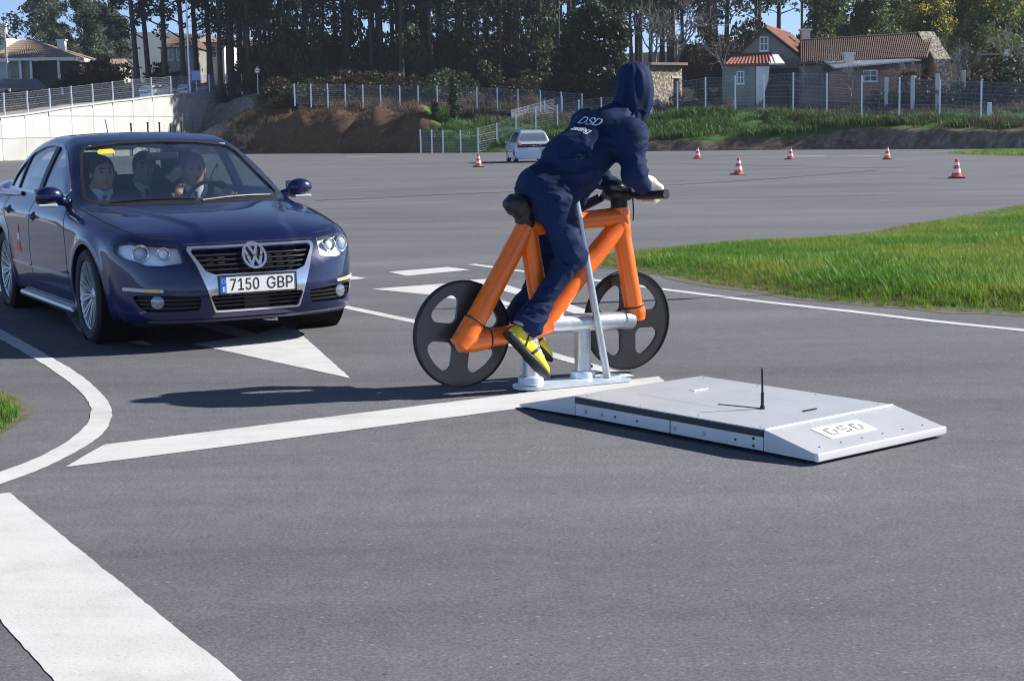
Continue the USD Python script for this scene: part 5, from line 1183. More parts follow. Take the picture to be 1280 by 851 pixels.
def fence(name, label, pts, spike=0.0, group='galvanised wire fences on the banks', step_v=.06, wire=.0037):
    """pts: (base point, height) of every post; panels of welded wire hang between neighbours."""
    t = thing(name, label, 'fence', group=None)
    for p, h in pts:
        part(t, 'fence_post', bx((p[0] - .035, p[1] - .035, p[2] - .15), (p[0] + .035, p[1] + .035, p[2] + h + .06)), 'post_zinc')
    for (a, ha), (b, hb) in zip(pts[:-1], pts[1:]):
        a, b = np.asarray(a), np.asarray(b); V, F = [], []
        def wirebar(p, q, r):
            d = (q - p) / np.linalg.norm(q - p); n1 = np.cross(d, [0, 1., .01]); n1 /= np.linalg.norm(n1); n2 = np.cross(d, n1); k = len(V)
            for o in (p, q):
                for w in (0, 2.094, 4.189): V.append(o + r * (math.cos(w) * n1 + math.sin(w) * n2))
            for i in range(3):
                j = (i + 1) % 3; F.extend([[k + i, k + j, k + 3 + j], [k + i, k + 3 + j, k + 3 + i]])
        L = np.linalg.norm(b - a); n = max(2, int(L / step_v))
        for i in range(1, n):
            q = a + (b - a) * i / n; h = ha + (hb - ha) * i / n; wirebar(q + [0, 0, .05], q + [0, 0, h], wire * .6)
        for i in range(11):
            f = i / 10; r = wire * (1.8 if i in (0, 4, 7, 10) else .9); wirebar(a + [0, 0, .05 + (ha - .05) * f], b + [0, 0, .05 + (hb - .05) * f], r)
        part(t, 'wire_panel', TM(V, F), 'wire_zinc')
    return t
def FP(lst, ground=True):
    out = []
    for u, vb, vt, y in lst:
        b = at(u, vb, y); tp = at(u, vt, y); out.append((b, tp[2] - b[2]))
    return out
wf = []
for u, vb, vt in [(-100, 158, 125), (-60, 152.5, 122), (-25, 149, 120), (6, 146.5, 117.5), (35, 143, 115), (63, 139, 112), (90, 134.3, 109), (116.5, 131, 106), (141.5, 128, 103), (166.5, 125.3, 100), (190, 122, 98), (214, 119.6, 96.5), (238, 117.6, 95.5), (262, 116, 94.5), (283, 115.2, 93.5)]:
    b_, t_ = wallpt(u, vb, -.15), wallpt(u, vt, -.15); wf.append((b_, t_[2] - b_[2]))
fence('wire_fence', 'wire fence standing on top of the white concrete wall', wf)
fence('wire_fence', 'wire fence and gate panel at the top of the grey scree slope', FP([(284.5, 117, 94, 118.2), (303, 118.5, 93, 117.2), (328, 116.5, 91.7, 116.6), (351, 112.5, 89, 116.4), (372, 110.5, 88, 116.5), (398, 109, 88, 117), (427, 107.5, 87.5, 117.5), (458, 106.5, 87, 118)]))
fence('wire_fence', 'long wire fence along the top of the reddish earth bank', FP([(368.5, 130, 106, 103), (389, 131.5, 106, 103), (410, 132, 106, 103), (432, 133, 106.3, 103), (454, 134, 107, 102.8), (476, 134.8, 107.5, 102.7), (500, 135.3, 108, 102.5), (523, 136, 108.3, 102.3), (547, 137, 109, 102.1), (571, 138, 109.5, 101.9), (596.5, 139.3, 110, 101.6), (622, 141.2, 111, 101), (648, 143.4, 112.5, 100.5), (676, 145.5, 114, 100), (702, 146, 116, 99.4), (728, 146, 118, 98.8)]))
fence('wire_fence', 'short wire fence climbing the grass slope behind the silver car', FP([(640, 150, 138, 95.8), (660, 147, 133, 96.8), (681, 143, 127, 97.8), (703, 141, 121.5, 98.6)]))
fence('wire_fence', 'wire fence from the foot of the reddish bank past the silver car', FP([(526, 190.3, 163, 92.2), (540, 190.3, 163.5, 91.8), (554, 190.3, 164, 91.2), (576, 190.3, 164, 90.4), (598, 190.2, 161, 89.8), (621.5, 186, 155, 90.6), (645.5, 175, 144, 91), (670, 166, 135, 91.5), (697, 161, 132, 92), (724, 157.5, 126, 91.8), (752, 154, 123, 91.5), (783, 149, 121, 91.2), (813.5, 146, 119.5, 91)]))
fence('wire_fence', 'tall wire fence on the green slope in front of the farmhouse', FP([(814.5, 146, 112, 90.9), (847, 144, 103, 90.5), (882, 141.8, 98, 90), (919, 140.5, 96, 89), (955, 141.2, 94, 88), (991.5, 142.5, 92, 87), (1033.5, 149, 93, 85), (1077, 150.7, 96, 83.5), (1124, 153.6, 98, 81.5), (1174.5, 152, 101, 79.5), (1226, 156, 102.5, 77), (1284, 158, 105, 74.5), (1345, 160, 107, 72)]))
stk0 = None
for k, (u, vt) in enumerate(((163.5, 154), (184.5, 153), (199, 153), (213, 154.5), (219, 157), (226.5, 153), (241, 152), (254, 153.5))):
    p = wallpt(u, vt, 1.1); zb = float(tz(p[0], p[1])); p = p - [0, p[1] - 107.5, 0]; yk = wallpt(u, vt, 1.1)[1] - 107.5
    solo('iron_stake', xf(cat([bx((p[0] - .045, 107.45, zb - .3), (p[0] + .045, 107.55, p[2])), bx((p[0] - .07, 107.43, p[2] - .06), (p[0] + .07, 107.57, p[2] - .02))]), (0, yk, 0)), 'dark_iron', ('first', 'second', 'third', 'fourth', 'fifth', 'sixth', 'seventh', 'eighth')[k] + ' dark iron stake from the left before the white wall above the car roof', 'stake', 'dark stakes before the white wall')
# ================================================================ trees and shrubs
mat('bark_dark', (0.045, 0.036, 0.030), .9, var=.4, scale=5, bump=.5, bscale=14, stretch=(1, 1, .25))
mat('bark_pale', (0.16, 0.145, 0.13), .85, var=.4, scale=4, bump=.4, bscale=12, stretch=(1, 1, .25))
def leafmat(name, c, tr=.3): mat(name, c, .55, rnd=.30, trans=tr, var=.25, scale=.8, spec=.35)
leafmat('leaf_pine', (0.036, 0.060, 0.030)); leafmat('leaf_euca', (0.095, 0.130, 0.090)); leafmat('leaf_laurel', (0.026, 0.052, 0.018), .2); leafmat('leaf_mid', (0.100, 0.140, 0.040))
leafmat('leaf_under', (0.040, 0.066, 0.022)); leafmat('leaf_mimosa', (0.52, 0.40, 0.03)); leafmat('leaf_brown', (0.050, 0.032, 0.020)); leafmat('leaf_fresh', (0.085, 0.16, 0.03)); leafmat('leaf_grey', (0.10, 0.115, 0.09))
def leaves(C, Rv, n, size, seed, squash=.8, long=1.6):
    """Small leaf faces spread through clump volumes at centres C with radii Rv; n leaves in all."""
    r = np.random.default_rng(seed); C, Rv = np.asarray(C, float), np.asarray(Rv, float)
    w = Rv ** 2; k = r.choice(len(C), n, p=w / w.sum())
    d = r.normal(size=(n, 3)); d /= np.linalg.norm(d, axis=1)[:, None]
    P = C[k] + d * (Rv[k] * r.uniform(.25, 1.05, n) ** .6)[:, None] * [1, 1, squash]
    a = r.normal(size=(n, 3)); a /= np.linalg.norm(a, axis=1)[:, None]; b = np.cross(a, r.normal(size=(n, 3))); b /= np.linalg.norm(b, axis=1)[:, None]
    s = (size * r.uniform(.55, 1.3, n))[:, None]
    V = np.stack([P - a * s * long * .5, P - b * s * .5, P + a * s * long * .5, P + b * s * .5], 1).reshape(-1, 3)
    i = np.arange(n)[:, None] * 4
    return TM(V, np.vstack([i + [0, 1, 2], i + [0, 2, 3]]))
def limbs(rng, H, r0, lean, n, z0, reach, up, wig=.25):
    m = 9; t = np.linspace(0, 1, m); wob = np.cumsum(rng.normal(0, wig * .35, (m, 2)), 0) * t[:, None]
    P = np.stack([lean[0] * H * t + wob[:, 0], lean[1] * H * t + wob[:, 1], H * t], 1)
    out = [tube(P, r0 * (1 - .78 * t) + .01, 9)]; tips = []
    out[0].vertices[:9] += (out[0].vertices[:9] - P[0]) * .35
    for k in range(n):
        f = z0 + (1 - z0) * (k + rng.uniform(0, .8)) / n; f = min(f, .98); b = np.array([np.interp(f, t, P[:, i]) for i in range(3)])
        a = rng.uniform(0, 2 * PI); L = reach * (1.1 - .7 * (f - z0) / (1 - z0 + 1e-6)) * rng.uniform(.6, 1.2)
        e = b + [math.cos(a) * L, math.sin(a) * L, up * L * rng.uniform(.5, 1.2)]; mid = (b + e) / 2 + [0, 0, .12 * L]
        rr = r0 * (1 - .75 * f) * .42
        out.append(tube([b, mid, e], [rr, rr * .65, rr * .25], 5)); tips += [e, mid * .4 + e * .6]
        for q in range(2):
            e2 = mid + (e - mid) * .5 + rng.normal(0, .35 * L, 3) * [1, 1, .6]; out.append(tube([mid, e2], [rr * .45, rr * .12], 4)); tips.append(e2)
    return cat(out), np.array(tips)
def make_tree(name, label, kind, seed, loc, group, H=None, rotz=0, s=1.0):
    rng = np.random.default_rng(seed)
    t = thing(name, label, 'tree' if kind not in ('laurel', 'shrub', 'bramble', 'column') else 'shrub', loc, rotz, group)
    if kind == 'pine':
        H = H or 19.0; w, tips = limbs(rng, H, .19, rng.normal(0, .018, 2), 22, .24, 2.0, .30)
        C = np.vstack([tips + rng.normal(0, .25, tips.shape)]); R = rng.uniform(.40, .80, len(C)) * np.interp(C[:, 2] / H, [.2, .5, 1], [.62, 1.05, .9])
        part(t, 'trunk', w, 'bark_dark', smooth=50); part(t, 'crown', leaves(C, R, 2700, .175, seed, .7, 2.2), 'leaf_pine', kind='stuff')
    elif kind == 'euca':
        H = H or 17.0; w, tips = limbs(rng, H, .24, rng.normal(0, .02, 2), 26, .25, 3.4, .7)
        C = tips + rng.normal(0, .5, tips.shape); R = rng.uniform(.8, 1.5, len(C))
        part(t, 'trunk', w, 'bark_pale', smooth=50); part(t, 'crown', leaves(C, R, 9000, .26, seed, .85, 2.0), 'leaf_euca', kind='stuff')
    elif kind == 'mid':
        H = H or 6.6; w, tips = limbs(rng, H, .16, rng.normal(0, .02, 2), 22, .18, 2.2, .6)
        C = tips + rng.normal(0, .3, tips.shape); R = rng.uniform(.5, 1.0, len(C))
        part(t, 'trunk', w, 'bark_pale', smooth=50); part(t, 'crown', leaves(C, R, 7500, .20, seed), 'leaf_mid', kind='stuff')
    elif kind == 'mimosa':
        H = H or 7.0; w, tips = limbs(rng, H, .15, rng.normal(0, .02, 2), 24, .15, 2.2, .7)
        C = tips + rng.normal(0, .3, tips.shape); R = rng.uniform(.5, 1.0, len(C))
        part(t, 'trunk', w, 'bark_dark', smooth=50); part(t, 'crown', leaves(C, R, 5500, .19, seed), 'leaf_mid', kind='stuff')
        up_ = C[:, 2] > np.percentile(C[:, 2], 35); part(t, 'blossom', leaves(C[up_] + [0, 0, .25], R[up_] * .9, 4200, .15, seed + 1, .8, 1.1), 'leaf_mimosa', kind='stuff')
    elif kind == 'laurel':
        C = []; 
        for k in range(70):
            z = rng.uniform(.3, 6.3); rad = np.interp(z, [0, 1, 3, 5, 6.4], [2.0, 2.5, 2.35, 1.6, .5]); a = rng.uniform(0, 2 * PI); q = rad * rng.uniform(.3, 1.0); C.append([q * math.cos(a), q * math.sin(a) * .8, z])
        C = np.array(C); w, _ = limbs(rng, 5.5, .16, (0, 0), 16, .08, 1.8, .8)
        part(t, 'trunk', w, 'bark_dark', smooth=50); part(t, 'crown', leaves(C, rng.uniform(.5, .95, len(C)), 20000, .17, seed), 'leaf_laurel', kind='stuff')
    elif kind == 'column':
        C = np.array([[rng.normal(0, .14 * (1.15 - z / 2.6)), rng.normal(0, .14), z] for z in rng.uniform(.25, 2.35, 40)])
        part(t, 'trunk', tube([(0, 0, -.1), (0, 0, 2.2)], [.05, .015], 7), 'bark_dark'); part(t, 'crown', leaves(C, rng.uniform(.12, .30, 40), 3800, .075, seed, 1.2), 'leaf_laurel', kind='stuff')
    elif kind in ('shrub', 'bramble'):
        C = np.array([[rng.normal(0, .9), rng.normal(0, .7), abs(rng.normal(.8, .55))] for k in range(26)])
        w, tips = limbs(rng, 2.0, .05, rng.normal(0, .1, 2), 12, .05, 1.3, .9)
        part(t, 'stem', w, 'bark_dark'); part(t, 'foliage', leaves(C, rng.uniform(.3, .7, len(C)), 3600, .14, seed), 'leaf_brown' if kind == 'bramble' else 'leaf_under', kind='stuff')
    elif kind == 'bare':
        H = H or 4.5; out = []
        def grow(p, d, L, r, lv):
            e = p + d * L; m = (p + e) / 2 + rng.normal(0, .05 * L, 3); out.append(tube([p, m, e], [r, r * .8, r * .6], 6 if lv < 2 else 4))
            if lv < 5:
                for k in range(3 if lv < 4 else 2):
                    nd = d + rng.normal(0, .48, 3) + [0, 0, .10]; nd /= np.linalg.norm(nd); grow(e if k else m * .3 + e * .7, nd, L * rng.uniform(.62, .86), r * .58, lv + 1)
        grow(np.array([0, 0, -.1]), np.array([0, 0, 1.]), H * .24, .10, 0)
        part(t, 'trunk', cat(out[:1]), 'bark_pale'); part(t, 'branches', cat(out[1:]), 'bark_pale', kind='stuff')
    return t
def spot(u, y, v=None):
    p = at(u, v or 110, y); return np.array([p[0], y, float(tz(p[0], y)) - .1])
rg = np.random.default_rng(2024)
# the wood: tall thin pines in staggered rows, one of six shapes each
def nth(k):
    a = 'zeroth first second third fourth fifth sixth seventh eighth ninth tenth eleventh twelfth thirteenth fourteenth fifteenth sixteenth seventeenth eighteenth nineteenth'.split()
    if k < 20: return a[k]
    t = {2: 'twenty', 3: 'thirty', 4: 'forty', 5: 'fifty'}[k // 10]; return (t[:-1] + 'ieth') if k % 10 == 0 else t + ' ' + a[k % 10]
WG = 'tall pines of the wood'
protos = []
rows = [(119, 305, 712, 23), (126, 268, 880, 25), (134, 285, 960, 30), (144, 300, 1010, 34), (158, 300, 1040, 42)]
spots = []
for y, u0, u1, du in rows:
    for u in np.arange(u0, u1, du):
        spots.append((u + rg.normal(0, du * .33), y + rg.uniform(-3, 3), rows.index((y, u0, u1, du))))
spots.sort(key=lambda q: (q[2], q[0])); seen_ = {}
for i, (u, y, rw) in enumerate(spots):
    if 845 < u < 1190 and y < 128: continue
    seen_[rw] = seen_.get(rw, 0) + 1
    WOOD = f"{nth(seen_[rw])} dark pine from the left in the wood's {('front', 'second', 'middle', 'fourth', 'rearmost')[rw]} row, above the {'scree slope' if u < 380 else 'reddish bank' if u < 540 else 'silver car' if u < 700 else 'hooded dummy' if u < 810 else 'stone shed' if u < 880 else 'farmhouse'}"
    q = spot(u, y)
    if len(protos) < 6: protos.append(make_tree('pine_tree', WOOD, 'pine', 100 + len(protos), q, WG, H=17 + 1.1 * len(protos)))
    else: copy_of(protos[(i * 5 + i // 7) % 6], WOOD, q, rg.uniform(0, 6.28), np.array([1, 1, 0]) * rg.uniform(.62, 1.15) + np.array([0, 0, rg.uniform(.88, 1.18)]))
# the pines on the left, each placed where it stands
left = [(173, 117, -.028, 'leftmost tall leaning pine, its trunk rising beside the tiled house'), (187, 119, -.012, 'second tall pine from the left, thin and nearly straight'), (208, 118, -.01, 'third tall pine from the left, its trunk thicker than its neighbours'),
        (231, 118, -.02, 'pine with leaning trunk just left of the thin lamp post'), (247, 121, -.01, 'pine directly behind the thin lamp post'), (264, 119, -.006, 'pine trunk between the lamp post and the crossing trunks'), (275, 117, .035, 'pine with trunk leaning far right above the wall end'), (289, 118, .004, 'upright pine beside the leaning one above the wall end'), (301, 119, .0, 'pine behind the wire gate panel at the wall end')]
for k, (u, y, ln, lab) in enumerate(left):
    q = spot(u, y); rng = np.random.default_rng(300 + k); H = 19 + rng.uniform(-1, 2)
    t = thing('pine_tree', lab, 'tree', q, 0, WG)
    w, tips = limbs(rng, H, .21, (ln, 0), 20, .22, 2.3, .3); C = tips + rng.normal(0, .3, tips.shape)
    part(t, 'trunk', w, 'bark_dark', smooth=50); part(t, 'crown', leaves(C, rng.uniform(.4, .85, len(C)) * np.interp(C[:, 2] / H, [.2, .5, 1], [.6, 1, .9]), 2600, .17, 300 + k, .7, 2.2), 'leaf_pine', kind='stuff')
# broad grey-green trees behind the left houses
e0 = None
for k, (u, y, s, lab) in enumerate([(52, 172, .80, 'tallest broad grey green tree behind the left tiled house'), (25, 178, .66, 'broad tree behind the chimney of the yellow house'), (88, 170, .68, 'broad grey green tree right of the tallest one on the left'), (112, 166, .56, 'round lower tree above the far terracotta roof'), (132, 180, .62, 'broad tree seen between tiled house and first pine'), (70, 165, .50, 'low broad tree just above the hip roof'), (-20, 180, .7, 'broad tree cut by the left picture edge'), (150, 172, .45, 'small broad tree left of the first leaning pine')]):
    if k < 3: e_ = make_tree('broad_tree', lab, 'euca', 400 + k, spot(u, y), 'broad trees behind the left houses', H=17); stage.GetPrimAtPath(e_).GetAttribute('xformOp:translate'); UsdGeom.Xformable(stage.GetPrimAtPath(e_)).AddScaleOp().Set(Gf.Vec3f(s, s, s)); e0 = e0 or e_
    else: copy_of(['/World/broad_tree', '/World/broad_tree_001', '/World/broad_tree_002'][k % 3], lab, spot(u, y), k * 1.7, s)
make_tree('laurel_tree', 'big dense dark evergreen directly behind the hooded dummy', 'laurel', 500, spot(742, 101), None)
make_tree('column_shrub', 'slim dark column shaped shrub on the reddish bank by the lower fence', 'column', 501, spot(568, 96.5), None)
make_tree('column_shrub', 'tiny pale shrub left of the slim column shrub', 'column', 502, spot(543, 96), None); 
UsdGeom.Xformable(stage.GetPrimAtPath('/World/column_shrub_001')).AddScaleOp().Set(Gf.Vec3f(.7, .7, .5))
# right side: fresh trees, mimosas, bare orchard trees
for k, (u, y, s, kd, lab) in enumerate([(1205, 114, .72, 'mid', 'green bushy tree behind the stone gable of the annex'), (1150, 122, .80, 'mid', 'green tree rising behind the long brown roof'), (1085, 121, .92, 'mid', 'green tree above the middle of the brown roof'), (1040, 124, 1.0, 'mid', 'bushy tree behind the farmhouse ridge'),
        (1262, 106, .72, 'mid', 'dark green bushy tree at the right picture edge'), (1290, 116, .85, 'mid', 'tree cut by the right picture edge'), (1120, 130, .95, 'mid', 'tall green tree far behind the annex roof'), (1185, 135, .80, 'mid', 'light green tree in the gap under the bright sky')]):
    if k < 2: q_ = make_tree('green_tree', lab, kd, 520 + k, spot(u, y), 'green trees around the farmhouse')
    else: copy_of('/World/green_tree' + ('' if k % 2 else '_001'), lab, spot(u, y), k * 1.3, s)
for k, (u, y, s, lab) in enumerate([(1150, 108, .82, 'yellow blossoming mimosa above the annex gable'), (1243, 102, .98, 'large yellow blossoming mimosa at the upper right'), (1215, 110, .80, 'pale mimosa further back between the two yellow ones')]):
    if k == 0: make_tree('mimosa_tree', lab, 'mimosa', 540, spot(u, y), 'yellow mimosas'); UsdGeom.Xformable(stage.GetPrimAtPath('/World/mimosa_tree')).AddScaleOp().Set(Gf.Vec3f(s, s, s))
    else: copy_of('/World/mimosa_tree', lab, spot(u, y), k * 2.0, s)
for k, (u, y, s, lab) in enumerate([(1031, 93, 1.05, 'bare pale branched tree in front of the farmhouse roof valley'), (1172, 91, .95, 'bare grey tree right of the annex end wall'), (1200, 90, .9, 'bare twiggy tree between annex and dark evergreen'), (1145, 90, .8, 'bare twiggy bush before the end of the annex'), (1265, 92, 1.2, 'tall bare tree near the right picture edge'),
        (845, 112, 2.0, 'big bare tree with arching branches above the stone shed'), (818, 110, 1.8, 'bare tree leaning behind the hooded head'), (905, 112, 1.2, 'bare sapling left of the farmhouse gable'), (1065, 90, .8, 'small bare tree before the annex chimney'), (1128, 89.5, .75, 'small bare tree before the right part of the brick lean-to'), (1185, 95, 1.0, 'bare tree behind the stone gable end'), (1000, 93, .7, 'small bare bush under the farmhouse eave')]):
    if k < 2: make_tree('bare_tree', lab, 'bare', 560 + k, spot(u, y), 'bare trees near the farmhouse'); UsdGeom.Xformable(stage.GetPrimAtPath('/World/bare_tree' + ('_001' if k else ''))).AddScaleOp().Set(Gf.Vec3f(s, s, s))
    else: copy_of('/World/bare_tree' + ('' if k % 2 else '_001'), lab, spot(u, y), k * 1.1, s)
bush = sorted([(rg.uniform(285, 720) if k < 60 else rg.uniform(860, 1120), rg.uniform(116, 132) if k < 60 else rg.uniform(124, 134), rg.uniform() < .6, 0) for k in range(80)] + [(rg.uniform(330, 720), rg.uniform(106, 116), rg.uniform() < .75, 1) for k in range(34)])
cnt_ = {}; first_ = {}
for u, y, br, low in bush:
    cnt_[br, low] = cnt_.get((br, low), 0) + 1
    lab = f"{nth(cnt_[br, low])} {'brown twiggy' if br else 'dark green'} bush from the left, {'low between the upper fence and the pines' if low else 'under the pines of the wood'}"
    gr = f"{'brown' if br else 'green'} bushes {'before' if low else 'under'} the pines"
    if br not in first_: first_[br] = make_tree('brown_bush' if br else 'green_bush', lab, 'bramble' if br else 'shrub', 580 + br, spot(u, y), gr)
    else: copy_of(first_[br], lab, spot(u, y), rg.uniform(0, 6.28), np.array([1, 1, rg.uniform(.5, .9) if low else rg.uniform(.7, 1.7)]) * (rg.uniform(.6, 1.1) if low else rg.uniform(.8, 1.5)), group=gr)
for k, (u, y, s, lab) in enumerate([(1240, 89, 1.0, 'leafy bush behind the fence at the right, beside the white posts'), (1215, 86, .7, 'low green bush behind the last tall fence post'), (1100, 88, .6, 'low bush before the brick wall of the annex'), (1150, 87, .9, 'dark bush at the corner of the annex'), (890, 97, .8, 'low bush left of the farmhouse porch'), (1275, 86, 1.1, 'leafy bush at the right picture edge'),
        (110, 124, 1.0, 'bush beside the long low terracotta roof'), (140, 126, 1.1, 'bush under the first leaning pine'), (95, 123, .8, 'bush at the corner of the dark open shed'), (205, 124, 1.0, 'bush behind the parked white estate car')]):
    copy_of('/World/green_bush' if k % 3 else '/World/brown_bush', lab, spot(u, y), k * .9, s, group='single bushes')

# ================================================================ houses
mat('render_grey', (0.27, 0.255, 0.225), .85, col2=(0.17, 0.16, 0.145), scale=.8, bump=.2, bscale=10)
mat('render_white', (0.74, 0.73, 0.69), .8, var=.06, scale=1.0)
mat('render_cream', (0.66, 0.56, 0.38), .8, var=.06, scale=1.0)
mat('render_pale', (0.50, 0.50, 0.48), .85, var=.1, scale=.8)
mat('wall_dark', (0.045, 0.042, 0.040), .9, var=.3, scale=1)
mat('roof_red', (0.27, 0.088, 0.052), .85, col2=(0.15, 0.060, 0.042), scale=1.4, bump=.4, bscale=6)
mat('roof_brown', (0.155, 0.080, 0.055), .9, col2=(0.085, 0.055, 0.042), scale=1.2, bump=.4, bscale=6)
mat('roof_tan', (0.27, 0.19, 0.14), .85, col2=(0.19, 0.14, 0.11), scale=1.2)
mat('roof_bright', (0.45, 0.12, 0.06), .8, var=.15, scale=1)
mat('zinc_sheet', (0.52, 0.54, 0.55), .45, metal=.3, var=.1, scale=2)
mat('roof_dark', (0.10, 0.105, 0.12), .6, var=.2, scale=1)
mat('wood_grey', (0.26, 0.24, 0.22), .85, var=.2, scale=4, stretch=(1, 1, .2))
mat('frame_white', (0.72, 0.73, 0.74), .5)
mat('pane_dark', (0.025, 0.03, 0.035), .08, spec=.8)
usdkit.material(stage, '/World/Looks/brick_red', {'tc': ('texture_coordinate', {}), 'mp': ('mapping', {'rotation': (PI / 2, 0, 0)}), 'b': ('brick_texture', {'color1': (.36, .13, .06), 'color2': (.28, .095, .045), 'mortar': (.30, .27, .24), 'scale': 1.0, 'brick_width': .26, 'row_height': .09, 'mortar_size': .012}),
    'p': ('principled_bsdf', {'roughness': .9})}, [('tc.object', 'mp.vector'), ('mp.vector', 'b.vector'), ('b.color', 'p.base_color')], surface='p.BSDF')
usdkit.material(stage, '/World/Looks/rubble', {'tc': ('texture_coordinate', {}), 'v': ('voronoi_texture', {'scale': 6.5}), 'r': ('rgb_ramp', {'ramp': [(0, (.42, .36, .26)), (.35, (.56, .50, .38)), (.62, (.30, .26, .20)), (1, (.50, .45, .36))]}), 's': ('separate_color', {}),
    'd': ('rgb_ramp', {'ramp': [(0.0, (1, 1, 1)), (.38, (1, 1, 1)), (.6, (.5, .47, .42))]}), 'm': ('mix_color', {'blend_type': 'multiply', 'fac': 1.0}), 'b': ('bump', {'strength': .8, 'distance': .05, 'invert': True}), 'p': ('principled_bsdf', {'roughness': .92})},
    [('tc.object', 'v.vector'), ('v.color', 's.color'), ('s.r', 'r.fac'), ('v.distance', 'd.fac'), ('r.color', 'm.a'), ('d.color', 'm.b'), ('m.result', 'p.base_color'), ('v.distance', 'b.height'), ('b.normal', 'p.normal')], surface='p.BSDF')
def frame3(o, ex, ey):
    m = np.eye(4); ex = np.asarray(ex, float); ex /= np.linalg.norm(ex); m[:3, 0] = ex; m[:3, 1] = [-ex[1], ex[0], 0]; m[:3, 3] = o; return m
def slab(pts, th):                   # a roof slab: top polygon given, thickness downwards
    p = np.array(pts, float); n = len(p); q = p - [0, 0, th]
    F = [[0, i, i + 1] for i in range(1, n - 1)] + [[n, n + i + 1, n + i] for i in range(1, n - 1)]
    for i in range(n): j = (i + 1) % n; F += [[i, n + i, n + j], [i, n + j, j]]
    m = TM(np.vstack([p, q]), F)
    nn = np.cross(p[1] - p[0], p[2] - p[0])
    if nn[2] < 0: m.faces = m.faces[:, ::-1]
    return m
def tiled(parent, name, a, b, c, d, rows, cols, mt, th=.07):
    """A tiled slope between eave a-b and ridge d-c: a slab and on it courses of round tiles."""
    a, b, c, d = map(lambda q: np.array(q, float), (a, b, c, d)); rf = part(parent, name, slab([a, b, c, d], th), mt)
    nn = np.cross(b - a, d - a); nn /= np.linalg.norm(nn); nn = nn if nn[2] > 0 else -nn; V, F = [], []
    for i in range(cols):
        f = (i + .5) / cols
        for j in range(rows):
            p0 = (a + (b - a) * f) * (1 - j / rows) + (d + (c - d) * f) * (j / rows); p1 = (a + (b - a) * f) * (1 - (j + 1.04) / rows) + (d + (c - d) * f) * ((j + 1.04) / rows)
            w = (b - a) / cols * .42; k = len(V); dz = nn * .035
            V += [p0 - w + dz * .3, p0 + dz * 2.4, p0 + w + dz * .3, p1 - w + dz * .1, p1 + dz * 1.7, p1 + w + dz * .1]; F += [[k, k + 1, k + 4], [k, k + 4, k + 3], [k + 1, k + 2, k + 5], [k + 1, k + 5, k + 4], [k, k + 2, k + 1]]
    part(rf, 'roof_tiles', TM(V, F), mt, kind='stuff'); return rf
def window(parent, x, y, z, w, h, mull=1, ax='y', s=-1, pane='pane_dark'):
    """A window lying against a wall that faces s along axis ax; x, y, z its lower left corner."""
    def B(a0, a1, z0, z1, d0, d1): return bx((x + a0, y + s * d0, z + z0), (x + a1, y + s * d1, z + z1)) if ax == 'y' else bx((x + s * d0, y + a0, z + z0), (x + s * d1, y + a1, z + z1))
    f = part(parent, 'window', cat([B(-.06, 0, -.06, h + .06, .002, .07), B(w, w + .06, -.06, h + .06, .002, .07), B(0, w, -.06, 0, .002, .07), B(0, w, h, h + .06, .002, .07)] + [B(w * (k + 1) / (mull + 1) - .025, w * (k + 1) / (mull + 1) + .025, 0, h, .002, .06) for k in range(mull)] + [B(0, w, h * .5 - .02, h * .5 + .02, .002, .055)]), 'frame_white')
    part(f, 'pane', B(0, w, 0, h, .003, .03), pane); part(f, 'sill', B(-.10, w + .10, -.11, -.062, .002, .12), 'frame_white'); return f

# the farmhouse: gable end towards the left, porch roof, long tiled slope towards the camera
def W(u, v, y): return at(u, v, y)
g0 = W(955, 34, 96); gl = W(915, 74, 96); gr = W(1003, 73, 96); zb = float(tz(g0[0], 96)) - .2
fm = thing('farmhouse', 'old grey farmhouse with red tiled gable roof and white framed attic window', 'house')
xl, xr, ze, zr, xa = gl[0] - .1, gr[0] + .05, (gl[2] + gr[2]) / 2, g0[2], g0[0]
yb_ = 104.5
fw = prism_y([(xl + .25, zb), (xr - .15, zb), (xr - .15, ze - .02), (xa, zr - .12), (xl + .25, ze - .02)], 96.0, 104.0); fw.vertices[:, 0] += (fw.vertices[:, 1] - 96) * 3 / 8.9; part(fm, 'wall', fw, 'render_grey')
rd = W(1056, 42, 99)
tiled(fm, 'roof', (xr + .2, 95.6, ze - .12), (xr + 3.2, 104.5, ze - .1), (xa + 3.0, 104.5, zr), (xa, 95.6, zr), 9, 26, 'roof_red')
part(fm, 'roof', slab([(xl - .1, 95.6, ze - .12), (xa, 95.6, zr), (xa + 3.0, 104.5, zr), (xl + 2.9, 104.5, ze - .12)], .09), 'roof_red')
part(fm, 'ridge_tiles', tube([(xa, 95.55, zr + .03), (xa + 1.5, 100, zr + .03), (xa + 3, 104.5, zr + .03)], .10, 8), 'roof_red')
for (q0, q1) in (((xa, zr), (xl - .1, ze - .12)), ((xa, zr), (xr + .2, ze - .12))):
    part(fm, 'barge_board', tube([(q0[0], 95.58, q0[1] - .06), (q1[0], 95.58, q1[1] - .06)], .055, 6), 'wall_dark')
wa = W(950.5, 63, 96); window(fm, wa[0], 96.0, wa[2], .40, .72, 1)
p1_, p2_ = W(903, 81.5, 94), W(973, 81, 94); zp = p1_[2]; ztop = W(960, 66, 96)[2]
tiled(fm, 'porch_roof', (p1_[0], 93.4, zp), (p2_[0] - .2, 93.4, zp), (W(973, 68, 96)[0] - .4, 96.0, ztop), (p1_[0] + .9, 96.0, ztop - .1), 5, 14, 'roof_red')
